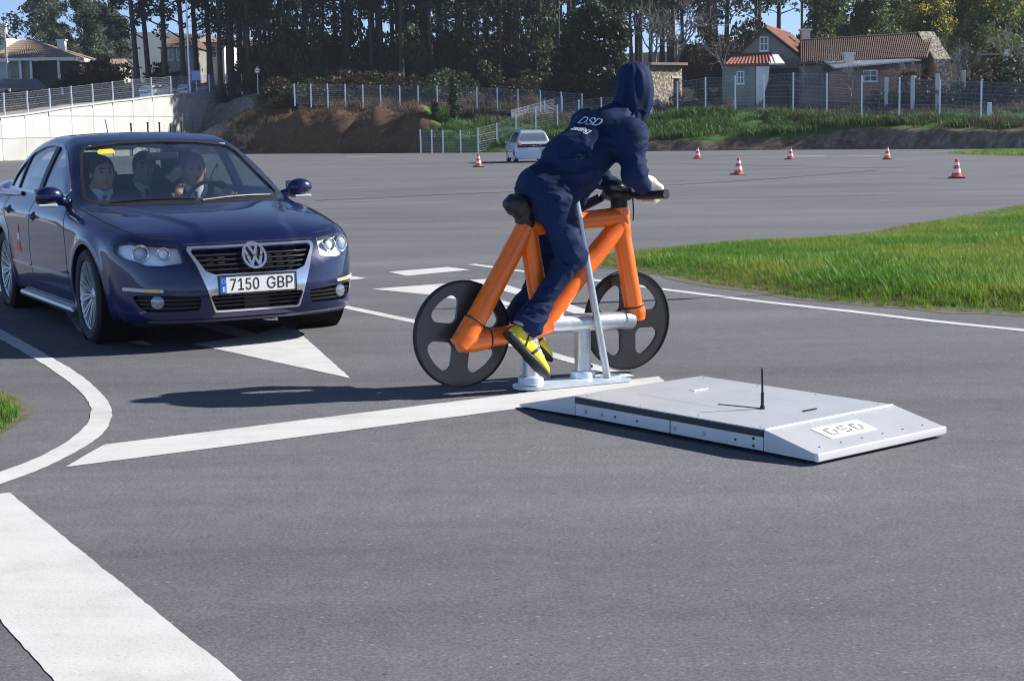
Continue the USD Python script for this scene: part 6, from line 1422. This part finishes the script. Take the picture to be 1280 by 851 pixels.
part(fm, 'porch_side', slab([(p2_[0] - .65, 93.3, zp + .02), (p2_[0] + .25, 93.3, zp + .02), (p2_[0] + .2, 96.0, ztop + .03), (p2_[0] - .1, 96.0, ztop + .03)], .08), 'render_white')
part(fm, 'porch_wall', bx((p1_[0] + .25, 93.8, zb - .6), (W(944, 100, 94)[0], 96.0, zp - .10)), 'render_grey')
wp = W(944.5, 100, 94)[0]
part(fm, 'white_wall', trimesh.convex.convex_hull(np.array([[x, y, z] for x, z in ((wp, zp - .12), (wp + .75, zp - .12), (wp + .70, zp - .9), (wp + .06, zb - .3), (wp, zb - .4)) for y in (93.7, 93.9)])), 'render_white')
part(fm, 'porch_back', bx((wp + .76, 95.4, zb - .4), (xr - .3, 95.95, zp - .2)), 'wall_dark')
wq = W(922, 104, 93.8); window(fm, wq[0], 93.8, wq[2], .32, .62, 1)
ww = W(1021, 108, 96); wg = part(fm, 'wing_wall', bx((xr - .14, 97.0, zb - .3), (W(1045, 100, 97)[0], 103.5, W(1030, 78, 97)[2])), 'render_grey'); window(fm, W(1022, 110, 97)[0], 97.0, W(1022, 110, 97)[2], .30, .6, 0)
ch = W(1007, 39, 101); part(fm, 'chimney', cat([bx((ch[0] - .25, 100.8, zr - .7), (ch[0] + .25, 101.3, zr + .02)), bx((ch[0] - .38, 100.7, zr + .02), (ch[0] + .38, 101.4, zr + .12))]), 'render_pale')
# the annex: long brown tiled slope, stone end, sheet-roofed brick lean-to
ax = thing('farm_annex', 'long low annex with brown tiled roof, stone end and brick lean-to', 'house')
eL, eR, rL, rR = W(1040, 79, 93.5), W(1150, 72, 93.5), W(1000, 52, 97.5), W(1168, 42, 97.5)
eL2 = W(1000, 80, 93.5)
tiled(ax, 'roof', (eL2[0], 93.5, (eL[2] + .05)), (eR[0] + .4, 93.5, eR[2]), (rR[0], 97.5, rR[2]), (rL[0], 97.5, rL[2]), 12, 62, 'roof_brown')
part(ax, 'roof', slab([(rL[0], 97.5, rL[2]), (rR[0], 97.5, rR[2]), (rR[0], 101.5, rR[2] - 1.5), (rL[0], 101.5, rL[2] - 1.5)], .08), 'roof_brown')
part(ax, 'ridge_tiles', tube([(rL[0], 97.5, rL[2] + .03), (rR[0], 97.5, rR[2] + .03)], .10, 8), 'roof_brown')
part(ax, 'wall', bx((eL2[0] + .3, 94.0, zb - .4), (eR[0] + .2, 101.0, eL[2] - .12)), 'render_grey')
sx = rR[0] - .1; zs = zb - .4
part(ax, 'stone_gable', trimesh.convex.convex_hull(np.array([[x, y, z] for x in (sx - .9, sx + .05) for y, z in ((93.6, zs), (101.0, zs), (101.0, eR[2] - .1), (97.5, rR[2] + .12), (93.6, eR[2] - .1))])), 'rubble')
l0, l1 = W(1041, 85.5, 91.0), W(1143, 77, 91.0); zt_ = eR[2] - .22
rf = part(ax, 'sheet_roof', slab([(l0[0], 90.6, l0[2]), (l1[0] + .3, 90.6, l1[2] + .05), (l1[0] + .3, 93.6, zt_ + .13), (l0[0], 93.6, zt_ + .10)], .04), 'zinc_sheet')
V = [];
for k in range(40):
    f = (k + .5) / 40; a = np.array([l0[0], 90.6, l0[2]]) * (1 - f) + np.array([l1[0] + .3, 90.6, l1[2] + .05]) * f; b = np.array([l0[0], 93.6, zt_ + .10]) * (1 - f) + np.array([l1[0] + .3, 93.6, zt_ + .13]) * f
    V.append(tube([a + [0, -.02, .01], b + [0, 0, .01]], .032, 6))
part(rf, 'corrugation', cat(V), 'zinc_sheet', kind='stuff')
part(ax, 'brick_wall', bx((l0[0] + .15, 91.0, zb - .8), (l1[0] + .05, 93.4, l0[2] - .16)), 'brick_red')
part(ax, 'brick_end', bx((l1[0] + .02, 90.96, zb - .8), (l1[0] + .16, 93.5, l0[2] - .02)), 'roof_bright')
wn = W(1080, 101, 91); window(ax, wn[0], 91.0, wn[2], .68, .52, 1, pane='pane_dark')
cb = W(1060, 82, 92.5); part(ax, 'chimney', cat([bx((cb[0] - .22, 92.2, cb[2] - .5), (cb[0] + .28, 92.7, cb[2] + .62)), bx((cb[0] - .30, 92.1, cb[2] + .62), (cb[0] + .36, 92.8, cb[2] + .72))]), 'render_pale')
# stone shed, its door wall turned towards the right
s0, s1 = W(811, 128, 100), W(854, 128, 100); sz0, sz1 = float(tz(s0[0], 100)) - .5, W(835, 82, 100)[2]
wS = (s1[0] - s0[0]) / math.cos(math.radians(40)); aS = math.radians(40); mS = np.eye(4); mS[:3, 0] = [math.cos(aS), math.sin(aS), 0]; mS[:3, 1] = [-math.sin(aS), math.cos(aS), 0]; mS[:3, 3] = [s0[0], 98.8, 0]
sd2 = thing('stone_shed', 'small pale rubble stone shed with flat slab roof and plank door', 'shed', mat4=mS)
dx0, dx1 = wS * .72, wS * .92; dz1 = W(845, 98, 100)[2]
part(sd2, 'wall', trimesh.boolean.difference([bx((0, 0, sz0), (wS, 2.6, sz1)), bx((dx0, -.5, sz0 - .1), (dx1, .4, dz1))], engine='manifold'), 'rubble')
part(sd2, 'roof', bx((-.2, -.3, sz1), (wS + .22, 2.8, sz1 + .16)), 'roof_tan')
for k in range(3): part(sd2, 'plank', bx((dx0 + (dx1 - dx0) * k / 3 + .006, .25, sz0), (dx0 + (dx1 - dx0) * (k + 1) / 3 - .006, .31, dz1 - .02)), 'wood_grey')
part(sd2, 'lintel', bx((dx0 - .15, -.03, dz1), (dx1 + .15, .2, dz1 + .14)), 'render_pale')
kn = W(822, 132, 96); kz = float(tz(kn[0], 96)); ken = thing('stone_kennel', 'low pale stone kennel with pointed roof in front of the shed', 'kennel')
part(ken, 'wall', prism_y([(kn[0] - .5, kz - .2), (kn[0] + .5, kz - .2), (kn[0] + .5, kz + .35), (kn[0], kz + .75), (kn[0] - .5, kz + .35)], 96, 97), 'rubble'); part(ken, 'opening', prism_y([(kn[0] - .28, kz - .1), (kn[0] + .22, kz - .1), (kn[0] + .22, kz + .3), (kn[0] - .03, kz + .48), (kn[0] - .28, kz + .3)], 95.95, 95.999), 'wall_dark')
wsp = [(W(862, 122, 104), W(905, 122, 104))]
for a, b in wsp: solo('rubble_heap', trimesh.convex.convex_hull(np.array([[x, y, z] for x, h in ((a[0], .2), ((a[0] + b[0]) / 2, .55), (b[0], .25)) for y, z in ((103.5, tz(a[0], 104) - .2), (105, tz(a[0], 104) - .2), (104.2, tz(a[0], 104) + h))])), 'rubble', 'low heap of pale rubble beside the stone shed', 'rubble')
# garden posts and low walls right of the annex
for k, (u, vt, vb, y, lab) in enumerate([(1258, 62, 92, 92, 'tall white garden post by the bare orchard trees'), (1172, 92, 115, 86, 'pale post before the orchard, right of the annex'), (1141, 95, 117, 86, 'pale post before the brick end of the annex'), (1108, 97, 118, 87, 'pale post beside a leaning strut under the annex window'), (1205, 88, 105, 88, 'thin post among the orchard twigs'), (1237, 128, 140, 79, 'short white stub on the dark slope behind the fence')]):
    a, b = W(u, vt, y), W(u, vb, y); solo('garden_post', rbox((a[0] - .09, y - .09, min(b[2], float(tz(a[0], y))) - .2), (a[0] + .09, y + .09, a[2]), .02), 'render_white' if k in (0, 5) else 'render_pale', lab, 'post')
a, b = W(1222, 66, 93), W(1285, 64, 93); solo('garden_wall', cat([bx((a[0], 93, a[2] - .15), (b[0] + 2, 93.2, a[2] - .05))]), 'wood_grey', 'low grey garden rail between the white post and the evergreen', 'rail')
# houses on the left
hip = thing('tiled_house', 'house with tan hip roof and white fascia over a dark open ground floor', 'house')
yh = 138.0
A_, B2, C_ = W(-14, 72, yh), W(94, 72, yh), W(38, 52, yh + 5)
ez = W(60, 71.5, yh)[2]; rz_ = W(40, 51, yh + 5)[2]; x0, x1 = A_[0], B2[0]; xm0, xm1 = W(24, 52, yh + 5)[0], W(45, 52, yh + 5)[0]
tiled(hip, 'roof', (x0, yh, ez), (x1, yh, ez), (xm1, yh + 5, rz_), (xm0, yh + 5, rz_), 9, 30, 'roof_tan'); part(hip, 'roof', slab([(x1, yh, ez), (x1, yh + 10, ez), (xm1, yh + 5, rz_)], .07), 'roof_tan'); part(hip, 'roof', slab([(x0, yh, ez), (xm0, yh + 5, rz_), (x0, yh + 10, ez)], .07), 'roof_tan')
part(hip, 'fascia', cat([bx((x0, yh - .06, ez - .28), (x1, yh + .02, ez - .04)), bx((x1 - .02, yh, ez - .28), (x1 + .06, yh + 10, ez - .04))]), 'render_white')
gz = float(tz(x1, yh)) - .5
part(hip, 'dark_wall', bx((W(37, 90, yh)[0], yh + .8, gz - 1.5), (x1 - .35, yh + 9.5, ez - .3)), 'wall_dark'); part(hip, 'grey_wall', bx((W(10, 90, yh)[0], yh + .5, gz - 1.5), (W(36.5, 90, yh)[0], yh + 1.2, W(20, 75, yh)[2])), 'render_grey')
part(hip, 'upper_wall', bx((x0 + .3, yh + 1.3, gz - 1.5), (W(37, 90, yh)[0], yh + 9.5, ez - .3)), 'render_pale')
for u in (24, 37.5, 72): part(hip, 'pillar', bx((W(u, 80, yh)[0] - .1, yh + .2, W(u, 100, yh)[2]), (W(u, 80, yh)[0] + .1, yh + .4, ez - .28)), 'render_white')
for u in (2, 10): part(hip, 'window', bx((W(u, 80, yh)[0], yh + 1.24, W(u, 86, yh)[2]), (W(u + 5, 80, yh)[0], yh + 1.3, W(u, 77, yh)[2])), 'pane_dark')
cp = W(77.5, 62, yh + 3); part(hip, 'chimney', cat([bx((cp[0] - .32, yh + 2.7, cp[2] - .8), (cp[0] + .32, yh + 3.3, cp[2] + .75)), bx((cp[0] - .42, yh + 2.6, cp[2] + .75), (cp[0] + .42, yh + 3.4, cp[2] + .85))]), 'render_white')
can = thing('canopy', 'dark sheet metal canopy roof at the left edge above the wall fence', 'canopy'); c0, c1 = W(-10, 101, 121), W(67, 110, 121)
part(can, 'canopy_roof', slab([(c0[0], 119.5, c0[2] - .45), (c1[0], 119.5, c1[2] - .1), (W(42, 100, 123)[0], 124, c0[2] + .15), (c0[0], 124, c0[2] + .25)], .08), 'roof_dark')
for u in (-5, 8, 34, 60): q = W(u, 112, 120.3); part(can, 'canopy_leg', bx((q[0] - .06, 120.2, float(tz(q[0], 120)) - .3), (q[0] + .06, 120.35, c1[2] - .05)), 'dark_iron')
yel = thing('yellow_house', 'cream yellow house with chimney cut by the left picture edge', 'house'); q0, q1 = W(-60, 60, 155), W(8, 60, 155); gzz = float(tz(-45, 155))
ev, rv_ = W(0, 47, 155)[2], W(0, 34, 158)[2]
part(yel, 'wall', bx((q0[0], 155, gzz - 2), (q1[0], 163, ev)), 'render_cream'); tiled(yel, 'roof', (q0[0], 154.6, ev - .05), (q1[0] + .5, 154.6, ev - .05), (q1[0] - 1.5, 159, rv_), (q0[0], 159, rv_), 8, 20, 'roof_tan')
cc = W(4.5, 36, 156); part(yel, 'chimney', cat([bx((cc[0] - .25, 155.8, ev), (cc[0] + .25, 156.3, W(4, 31.5, 156)[2])), bx((cc[0] - .34, 155.7, W(4, 31.5, 156)[2]), (cc[0] + .34, 156.4, W(4, 30, 156)[2]))]), 'render_cream'); window(yel, W(0, 57, 155)[0] - .5, 155.0, W(0, 57, 155)[2], .7, .9, 1)
def simple_house(name, label, u0, u1, vt, vr, vb, y, wm, rm, hipc=.25, wins=()):
    t = thing(name, label, 'house'); a, b = W(u0, vt, y), W(u1, vt, y); zb_ = min(float(tz(a[0], y)), float(tz(b[0], y))) - 1.0; zr_ = W((u0 + u1) / 2, vr, y + 4)[2]; w = b[0] - a[0]
    part(t, 'wall', bx((a[0] + .2, y, zb_), (b[0] - .2, y + 8, a[2])), wm)
    tiled(t, 'roof', (a[0], y - .4, a[2]), (b[0], y - .4, a[2]), (b[0] - w * hipc, y + 4, zr_), (a[0] + w * hipc, y + 4, zr_), 8, 22, rm)
    part(t, 'roof', slab([(b[0], y - .4, a[2]), (b[0], y + 8.4, a[2]), (b[0] - w * hipc, y + 4, zr_)], .07), rm); part(t, 'roof', slab([(a[0], y - .4, a[2]), (a[0] + w * hipc, y + 4, zr_), (a[0], y + 8.4, a[2])], .07), rm)
    for u, v, ww_, hh_ in wins: q = W(u, v, y); window(t, q[0], y, q[2], ww_, hh_, 1)
    return t
simple_house('red_roof_house', 'white house with bright red roof glimpsed between the pine trunks', 503, 556, 62, 47, 90, 172, 'render_white', 'roof_bright', .1, ((515, 78, .9, 1.1), (535, 78, .9, 1.1)))
simple_house('grey_house', 'grey house with brown roof seen through the left pines', 198, 246, 60, 44, 100, 158, 'render_grey', 'roof_brown', .3, ((206, 75, .8, 1.1), (222, 75, .8, 1.1)))
simple_house('pale_house', 'large pale building behind the pines right of the lamp post', 240, 282, 54, 46, 100, 165, 'render_pale', 'roof_tan', .2, ((250, 72, .9, 1.1), (265, 72, .9, 1.1)))
simple_house('white_barn', 'low white building low behind the dark pine trunks', 330, 400, 84, 79, 98, 178, 'render_white', 'roof_tan', .1)
simple_house('terracotta_house', 'long low house with terracotta roof behind the garden bushes', 86, 152, 82, 75, 105, 146, 'render_pale', 'roof_tan', .12, ((100, 94, .8, .9), (130, 94, .8, .9)))

# ================================================================ poles and signs
lp = W(237.5, 107, 115.5); lz = float(tz(lp[0], 115.5)); lamp = thing('lamp_post', 'thin tall grey lamp post behind the parked white cars', 'lamp post')
part(lamp, 'pole', tube([(lp[0], 115.5, lz - .2), (lp[0] - .02, 115.5, 12.0)], [.09, .055], 12), 'post_zinc', smooth=40); part(lamp, 'lamp_arm', tube([(lp[0], 115.5, 11.9), (lp[0] - .3, 115.2, 12.3), (lp[0] - 1.2, 114.6, 12.45)], .04, 8), 'post_zinc'); part(lamp, 'lamp_head', rbox((lp[0] - 1.8, 114.4, 12.38), (lp[0] - 1.1, 114.75, 12.52), .05), 'post_zinc')
ep = W(10, 85, 130); pole = thing('utility_pole', 'pale utility pole in front of the tiled house at the left', 'pole'); part(pole, 'shaft', tube([(ep[0], 130, float(tz(ep[0], 130)) - .2), (ep[0] - .15, 130, W(8, 30, 130)[2])], [.10, .07], 10), 'render_pale', smooth=40)
part(pole, 'crossarm', bx((ep[0] - .5, 129.96, W(8, 34, 130)[2]), (ep[0] + .3, 130.04, W(8, 33, 130)[2])), 'wood_grey')
def sign(name, label, u, vt, vb, y, shape, col):
    a = W(u, vt, y); zb_ = min(W(u, vb, y)[2], float(tz(a[0], y))); t = thing(name, label, 'sign'); part(t, 'sign_pole', tube([(a[0], y, zb_ - .1), (a[0], y, a[2])], .03, 8), 'post_zinc')
    if shape == 'disc':
        part(t, 'sign_face', xf(lathe([(0, .01), (.22, .01), (.22, -.01), (0, -.01)], 28), (a[0], y - .05, a[2] - .3), rx=PI / 2), col); part(t, 'sign_centre', xf(lathe([(0, .004), (.15, .004), (.15, -.004), (0, -.004)], 24), (a[0], y - .066, a[2] - .3), rx=PI / 2), 'white_band'); part(t, 'sign_bar', bx((a[0] - .13, y - .078, a[2] - .33), (a[0] + .13, y - .071, a[2] - .27)), 'ink_black')
    else: part(t, 'sign_face', rbox((a[0] - .32, y - .06, a[2] - .68), (a[0] + .32, y - .04, a[2]), .009), col)
mat('sign_red', (0.50, 0.03, 0.03), .4); mat('sign_blue', (0.20, 0.33, 0.55), .4)
sign('road_sign', 'round red rimmed road sign above the grey scree slope', 321.5, 83, 116, 114, 'disc', 'sign_red'); sign('road_sign', 'pale blue square road sign right of the lamp post', 245, 88.5, 108, 115, 'square', 'sign_blue')
for k, (u, y, lab) in enumerate(((166, 125, 'small pale garden lamp left of the parked white estate'), (78, 119, 'short white post behind the wall fence'))):
    q = W(u, 92 if k == 0 else 110, y); solo('garden_lamp' if k == 0 else 'marker_post', cat([tube([(q[0], y, float(tz(q[0], y)) - .1), (q[0], y, q[2])], .05, 8), rbox((q[0] - .16, y - .16, q[2]), (q[0] + .16, y + .16, q[2] + .12), .04)]) if k == 0 else rbox((q[0] - .08, y - .08, float(tz(q[0], y)) - .2), (q[0] + .08, y + .08, q[2]), .02), 'render_white', lab, 'lamp' if k == 0 else 'post')

# ================================================================ traffic cones
CONES = [(1195.5, 223, 'nearest orange traffic cone, standing above the far end of the grass verge'), (923, 218.5, 'orange cone standing alone nearer than its neighbours, left of centre right'), (1109, 199.5, 'far orange cone below the last fence posts, left of the grass island'), (988, 199.5, 'far orange cone in front of the brown cut below the farmhouse'), (872, 198.5, 'far orange cone closest to the dummy on its right'), (598, 209, 'orange cone standing left of the silver car')]
def cone_at(k, u, v, lab):
    p = gnd(u, v); H = .455; n = 40
    if k: return copy_of('/World/traffic_cone', lab, (p[0], p[1], 0), k * .7, 1.0 - .0 * k)
    t = thing('traffic_cone', lab, 'traffic cone', (p[0], p[1], 0), 0, 'orange traffic cones on the far asphalt')
    part(t, 'base', cat([rbox((-.165, -.165, 0), (.165, .165, .035), .012)]), 'trim_black', smooth=40)
    def rad(z): return np.interp(z, [.03, H], [.125, .032])
    part(t, 'skirt', lathe([(.15, .034), (.15, .050), (rad(.065), .062), (rad(.065), .034)], n), 'orange_plastic', smooth=40)
    part(t, 'shell', lathe([(rad(.05), .05), (rad(H - .01), H - .01), (rad(H) * .8, H), (rad(H) * .55, H), (rad(H) * .5, H - .03)], n), 'orange_plastic', smooth=40)
    for z0, z1 in ((.135, .225), (.305, .375)): part(t, 'white_band', lathe([(rad(z0) + .001, z0), (rad(z0) + .004, z0 + .003), (rad(z1) + .004, z1 - .003), (rad(z1) + .001, z1)], n), 'white_band', smooth=40)
for k, c in enumerate(CONES): cone_at(k, *c)

# ================================================================ the other cars
mat('silver_paint', (0.46, 0.53, 0.64), .30, metal=.25, coat=.8); mat('white_paint', (0.74, 0.76, 0.78), .3, coat=.8)
def small_car(name, label, prof, roofp, L, Wd, M, paint, z0=.0, plate=None):
    """A hatchback from its outline: x forward from the rear bumper, roof profile and half width; windows, lamps and wheels are parts."""
    t = thing(name, label, 'car', mat4=M); low = table(*prof, -.3, L + .3); rf_ = table(*roofp, -.3, L + .3); hw = Wd / 2
    def lower(x, y, z):
        ay = np.abs(y); w = hw * np.interp(z, [.1, .3, .6, .85, 1.0], [.93, .98, 1.0, .97, .9]); q = ay / hw
        return smax(smax(smax(smax(ay - w, z - low(x), .10), x - (L - .25 * q ** 3), .12), .10 * q ** 3 - x + .06 * np.abs(z - .5), .10), .17 - z, .04)
    def green(x, y, z):
        ay = np.abs(y); w = hw * np.interp(z, [.8, 1.0, 1.2, 1.4, 1.55], [.95, .91, .84, .75, .68]); return smax(smax(ay - w, (z - rf_(x)) * .8, .08), .75 - z, .05)
    def f(x, y, z): return smin(lower(x, y, z), green(x, y, z), .05)
    def fb(x, y, z):
        d = f(x, y, z)
        for wx in (L * .19, L * .80): d = smax(d, np.minimum(.345 - np.sqrt((x - wx) ** 2 + (z - .31) ** 2), np.abs(y) - hw + .28), .015)
        return d
    part(t, 'body', sdf_mesh(fb, (-.2, -hw - .1, .1), (L + .2, hw + .1, 1.75), .035), paint, smooth=True)
    zt = float(rf_(L * .4)); xb = L * .04
    beltz = .98
    side = rounded([(L * .075, beltz), (L * .12, zt - .14), (L * .5, zt - .12), (L * .66, beltz + .10), (L * .70, beltz)], .03)
    for s in (-1, 1):
        for x0, x1 in ((0, L * .20), (L * .215, L * .42), (L * .435, L)):
            g_ = side.intersection(sbox(x0, 0, x1, 3))
            if g_.area > .01: part(t, 'side_window', onto(f, g_, 'y', s * (hw + .2), .08, -.004, .004, s), 'pane_dark', smooth=40)
        for wx in (L * .19, L * .80):
            w = part(t, 'wheel', xf(lathe([(.20, -.09), (.29, -.095), (.31, -.06), (.31, .06), (.29, .095), (.20, .09)], 32, 'y'), (wx, s * (hw - .10), .31)), 'tyre_rubber', smooth=40)
            part(w, 'rim', xf(lathe([(0, s * .07), (.06, s * .075), (.10, s * .05), (.205, s * .088), (.205, s * .02)], 20, 'y'), (wx, s * (hw - .10), .31)), 'alloy')
        part(t, 'tail_lamp', onto(f, rounded([(s * (hw - .30), .80), (s * (hw - .06), .80), (s * (hw - .06), .98), (s * (hw - .22), .95)], .03), 'x', -.4, .05, -.004, .012, -1), 'lamp_red', smooth=40)
        part(t, 'headlight', onto(f, rounded([(s * (hw - .36), .62), (s * (hw - .10), .66), (s * (hw - .12), .78), (s * (hw - .30), .74)], .03), 'x', L + .4, .05, -.004, .012), 'lamp_bowl', smooth=40)
        part(t, 'door_mirror', xf(rbox((-.06, -.09, -.06), (.06, .09, .06), .03), (L * .66, s * (hw + .08), 1.0)), paint, smooth=40)
        part(t, 'bumper_strip', onto(f, sbox(L * .30, .50, L * .68, .54), 'y', s * (hw + .2), .1, -.004, .01, s), 'trim_black')
    part(t, 'rear_window', onto(f, rounded([(-hw + .20, 1.03), (hw - .20, 1.03), (hw - .32, zt - .16), (-hw + .32, zt - .16)], .05), 'x', -.4, .06, -.004, .004, -1), 'window_bright', smooth=40)
    part(t, 'windscreen', onto(f, rounded([(-hw + .18, 1.02), (hw - .18, 1.02), (hw - .32, zt - .12), (-hw + .32, zt - .12)], .05), 'x', L + .4, .06, -.004, .004), 'pane_dark', smooth=40)
    part(t, 'number_plate', onto(f, sbox(-.26, .62, .26, .73), 'x', -.4, .06, -.004, .014, -1), 'plate_white')
    part(t, 'rear_bumper', onto(f, rounded([(-hw + .12, .30), (hw - .12, .30), (hw - .12, .46), (-hw + .12, .46)], .03), 'x', -.4, .06, -.004, .02, -1), paint, smooth=40)
    return t
mat('window_bright', (0.30, 0.38, 0.40), .06, spec=1.0, metal=.5)
vp = gnd(652, 203); Mv = np.eye(4); a_ = math.radians(98); Mv[:3, 0] = [math.cos(a_), math.sin(a_), 0]; Mv[:3, 1] = [-math.sin(a_), math.cos(a_), 0]; sc = .80; Mv[:3, :3] *= sc
pv = gnd(667, 203); Mv[:3, 3] = [pv[0], pv[1] - .4, 0]
small_car('silver_car', 'small silver car seen from behind at the foot of the grass slope', ([-.2, 0, .3, 2.9, 3.3, 3.8, 4.0, 4.2], [.9, 1.0, 1.02, 1.02, .95, .80, .68, .5]), ([-.2, 0, .15, .35, 1.2, 2.2, 2.7, 3.2, 3.5], [.9, 1.05, 1.35, 1.52, 1.60, 1.58, 1.42, 1.05, .8]), 4.0, 1.75, Mv, 'silver_paint')
def parked(u0, v0, y0, u1, v1, y1, L, back):
    a, b = W(u0, v0, y0), W(u1, v1, y1); e = b - a; k = np.linalg.norm(e) / L; e = e / np.linalg.norm(e); n = np.cross([0, 0, 1.], e); n /= np.linalg.norm(n); M = np.eye(4)
    M[:3, 0] = e * k; M[:3, 1] = n * k; M[:3, 2] = np.cross(e, n) * k; M[:3, 3] = a + n * back; return M
small_car('white_estate_car', 'white estate car parked on the lane above the wall, seen from its side', ([-.2, 0, .3, 2.6, 3.0, 3.6, 4.0, 4.25, 4.4], [.9, 1.0, 1.0, .98, .95, .86, .72, .6, .45]), ([-.2, 0, .15, .4, 1.4, 2.2, 2.7, 3.15, 3.4], [.85, 1.0, 1.28, 1.42, 1.47, 1.44, 1.28, 1.0, .8]), 4.2, 1.7, parked(183, 125.8, 112.2, 222, 122.0, 114.6, 4.2, .15), 'white_paint')
small_car('white_hatchback', 'white car parked behind the white estate, a dark figure before it', ([-.2, 0, .3, 2.6, 3.0, 3.6, 3.9, 4.1], [.9, 1.0, 1.0, .98, .95, .80, .66, .5]), ([-.2, 0, .15, .4, 1.3, 2.1, 2.6, 3.1, 3.4], [.85, 1.0, 1.28, 1.40, 1.45, 1.42, 1.26, .98, .8]), 3.9, 1.68, parked(230, 121.5, 117.5, 262, 118.5, 119.5, 3.9, .15), 'white_paint')
pp = W(243, 121, 115.6); pz = pp[2]
def f_man(x, y, z):
    x, y, z = (x - pp[0]) / .72, (y - 115.4) / .72, (z - pz) / .72
    d = ell_d(x, y, z, (0, 0, 1.62), (.085, .095, .115)); d = smin(d, seg_d(x, y, z, (0, 0, 1.5), (0, 0, 1.40), .05, .06), .03); d = smin(d, seg_d(x, y, z, (-.14, 0, 1.36), (.14, 0, 1.36), .08, .08), .06)
    d = smin(d, seg_d(x, y, z, (0, 0, 1.30), (0, 0, .95), .155, .14), .06)
    for s in (-1, 1):
        d = smin(d, seg_d(x, y, z, (s * .19, 0, 1.36), (s * .25, .02, 1.08), .055, .045), .04); d = smin(d, seg_d(x, y, z, (s * .25, .02, 1.08), (s * .22, -.12, .86), .042, .032), .03)
        d = smin(d, seg_d(x, y, z, (s * .09, 0, .95), (s * .11, 0, .50), .09, .065), .04); d = smin(d, seg_d(x, y, z, (s * .11, 0, .50), (s * .11, .01, .08), .06, .042), .03); d = smin(d, seg_d(x, y, z, (s * .11, .02, .05), (s * .12, -.14, .04), .045, .035), .02)
    return d * .72
man = thing('person', 'dark clothed person standing between the two parked white cars', 'person')
part(man, 'body', sdf_mesh(f_man, (pp[0] - .35, 115.1, pz - .05), (pp[0] + .35, 115.7, pz + 1.35), .022), 'suit_dark', smooth=True)
part(man, 'head_skin', xf(trimesh.creation.icosphere(2, .062), (pp[0], 115.36, pz + 1.165)), 'skin', smooth=True)

# a feather banner on the verge, outside the picture, whose shadow crosses the lane
fb_ = thing('feather_banner', 'tall narrow feather banner standing on the verge beyond the right picture edge', 'banner', (5.45, 13.80, 0))
part(fb_, 'pole', tube([(0, 0, -.1), (0, 0, 2.6), (0, 0, 4.0)], [.022, .018, .012], 8), 'trim_black', smooth=40)
part(fb_, 'banner_cloth', prism_y(rounded([(.0, 2.65), (.34, 2.75), (.36, 3.75), (.18, 4.0), (0, 4.02)], .08), -.004, .004), 'render_white')
# ================================================================ the air
usdkit.material(stage, '/World/Looks/haze_air', {'v': ('principled_volume', {'color': (.80, .88, 1.0), 'density': 0.00022, 'anisotropy': 0.2})}, [], volume='v.volume')
solo('haze', bx((-1310, -310, -1.1), (1310, 1350, 120)), 'haze_air', kind='stuff')
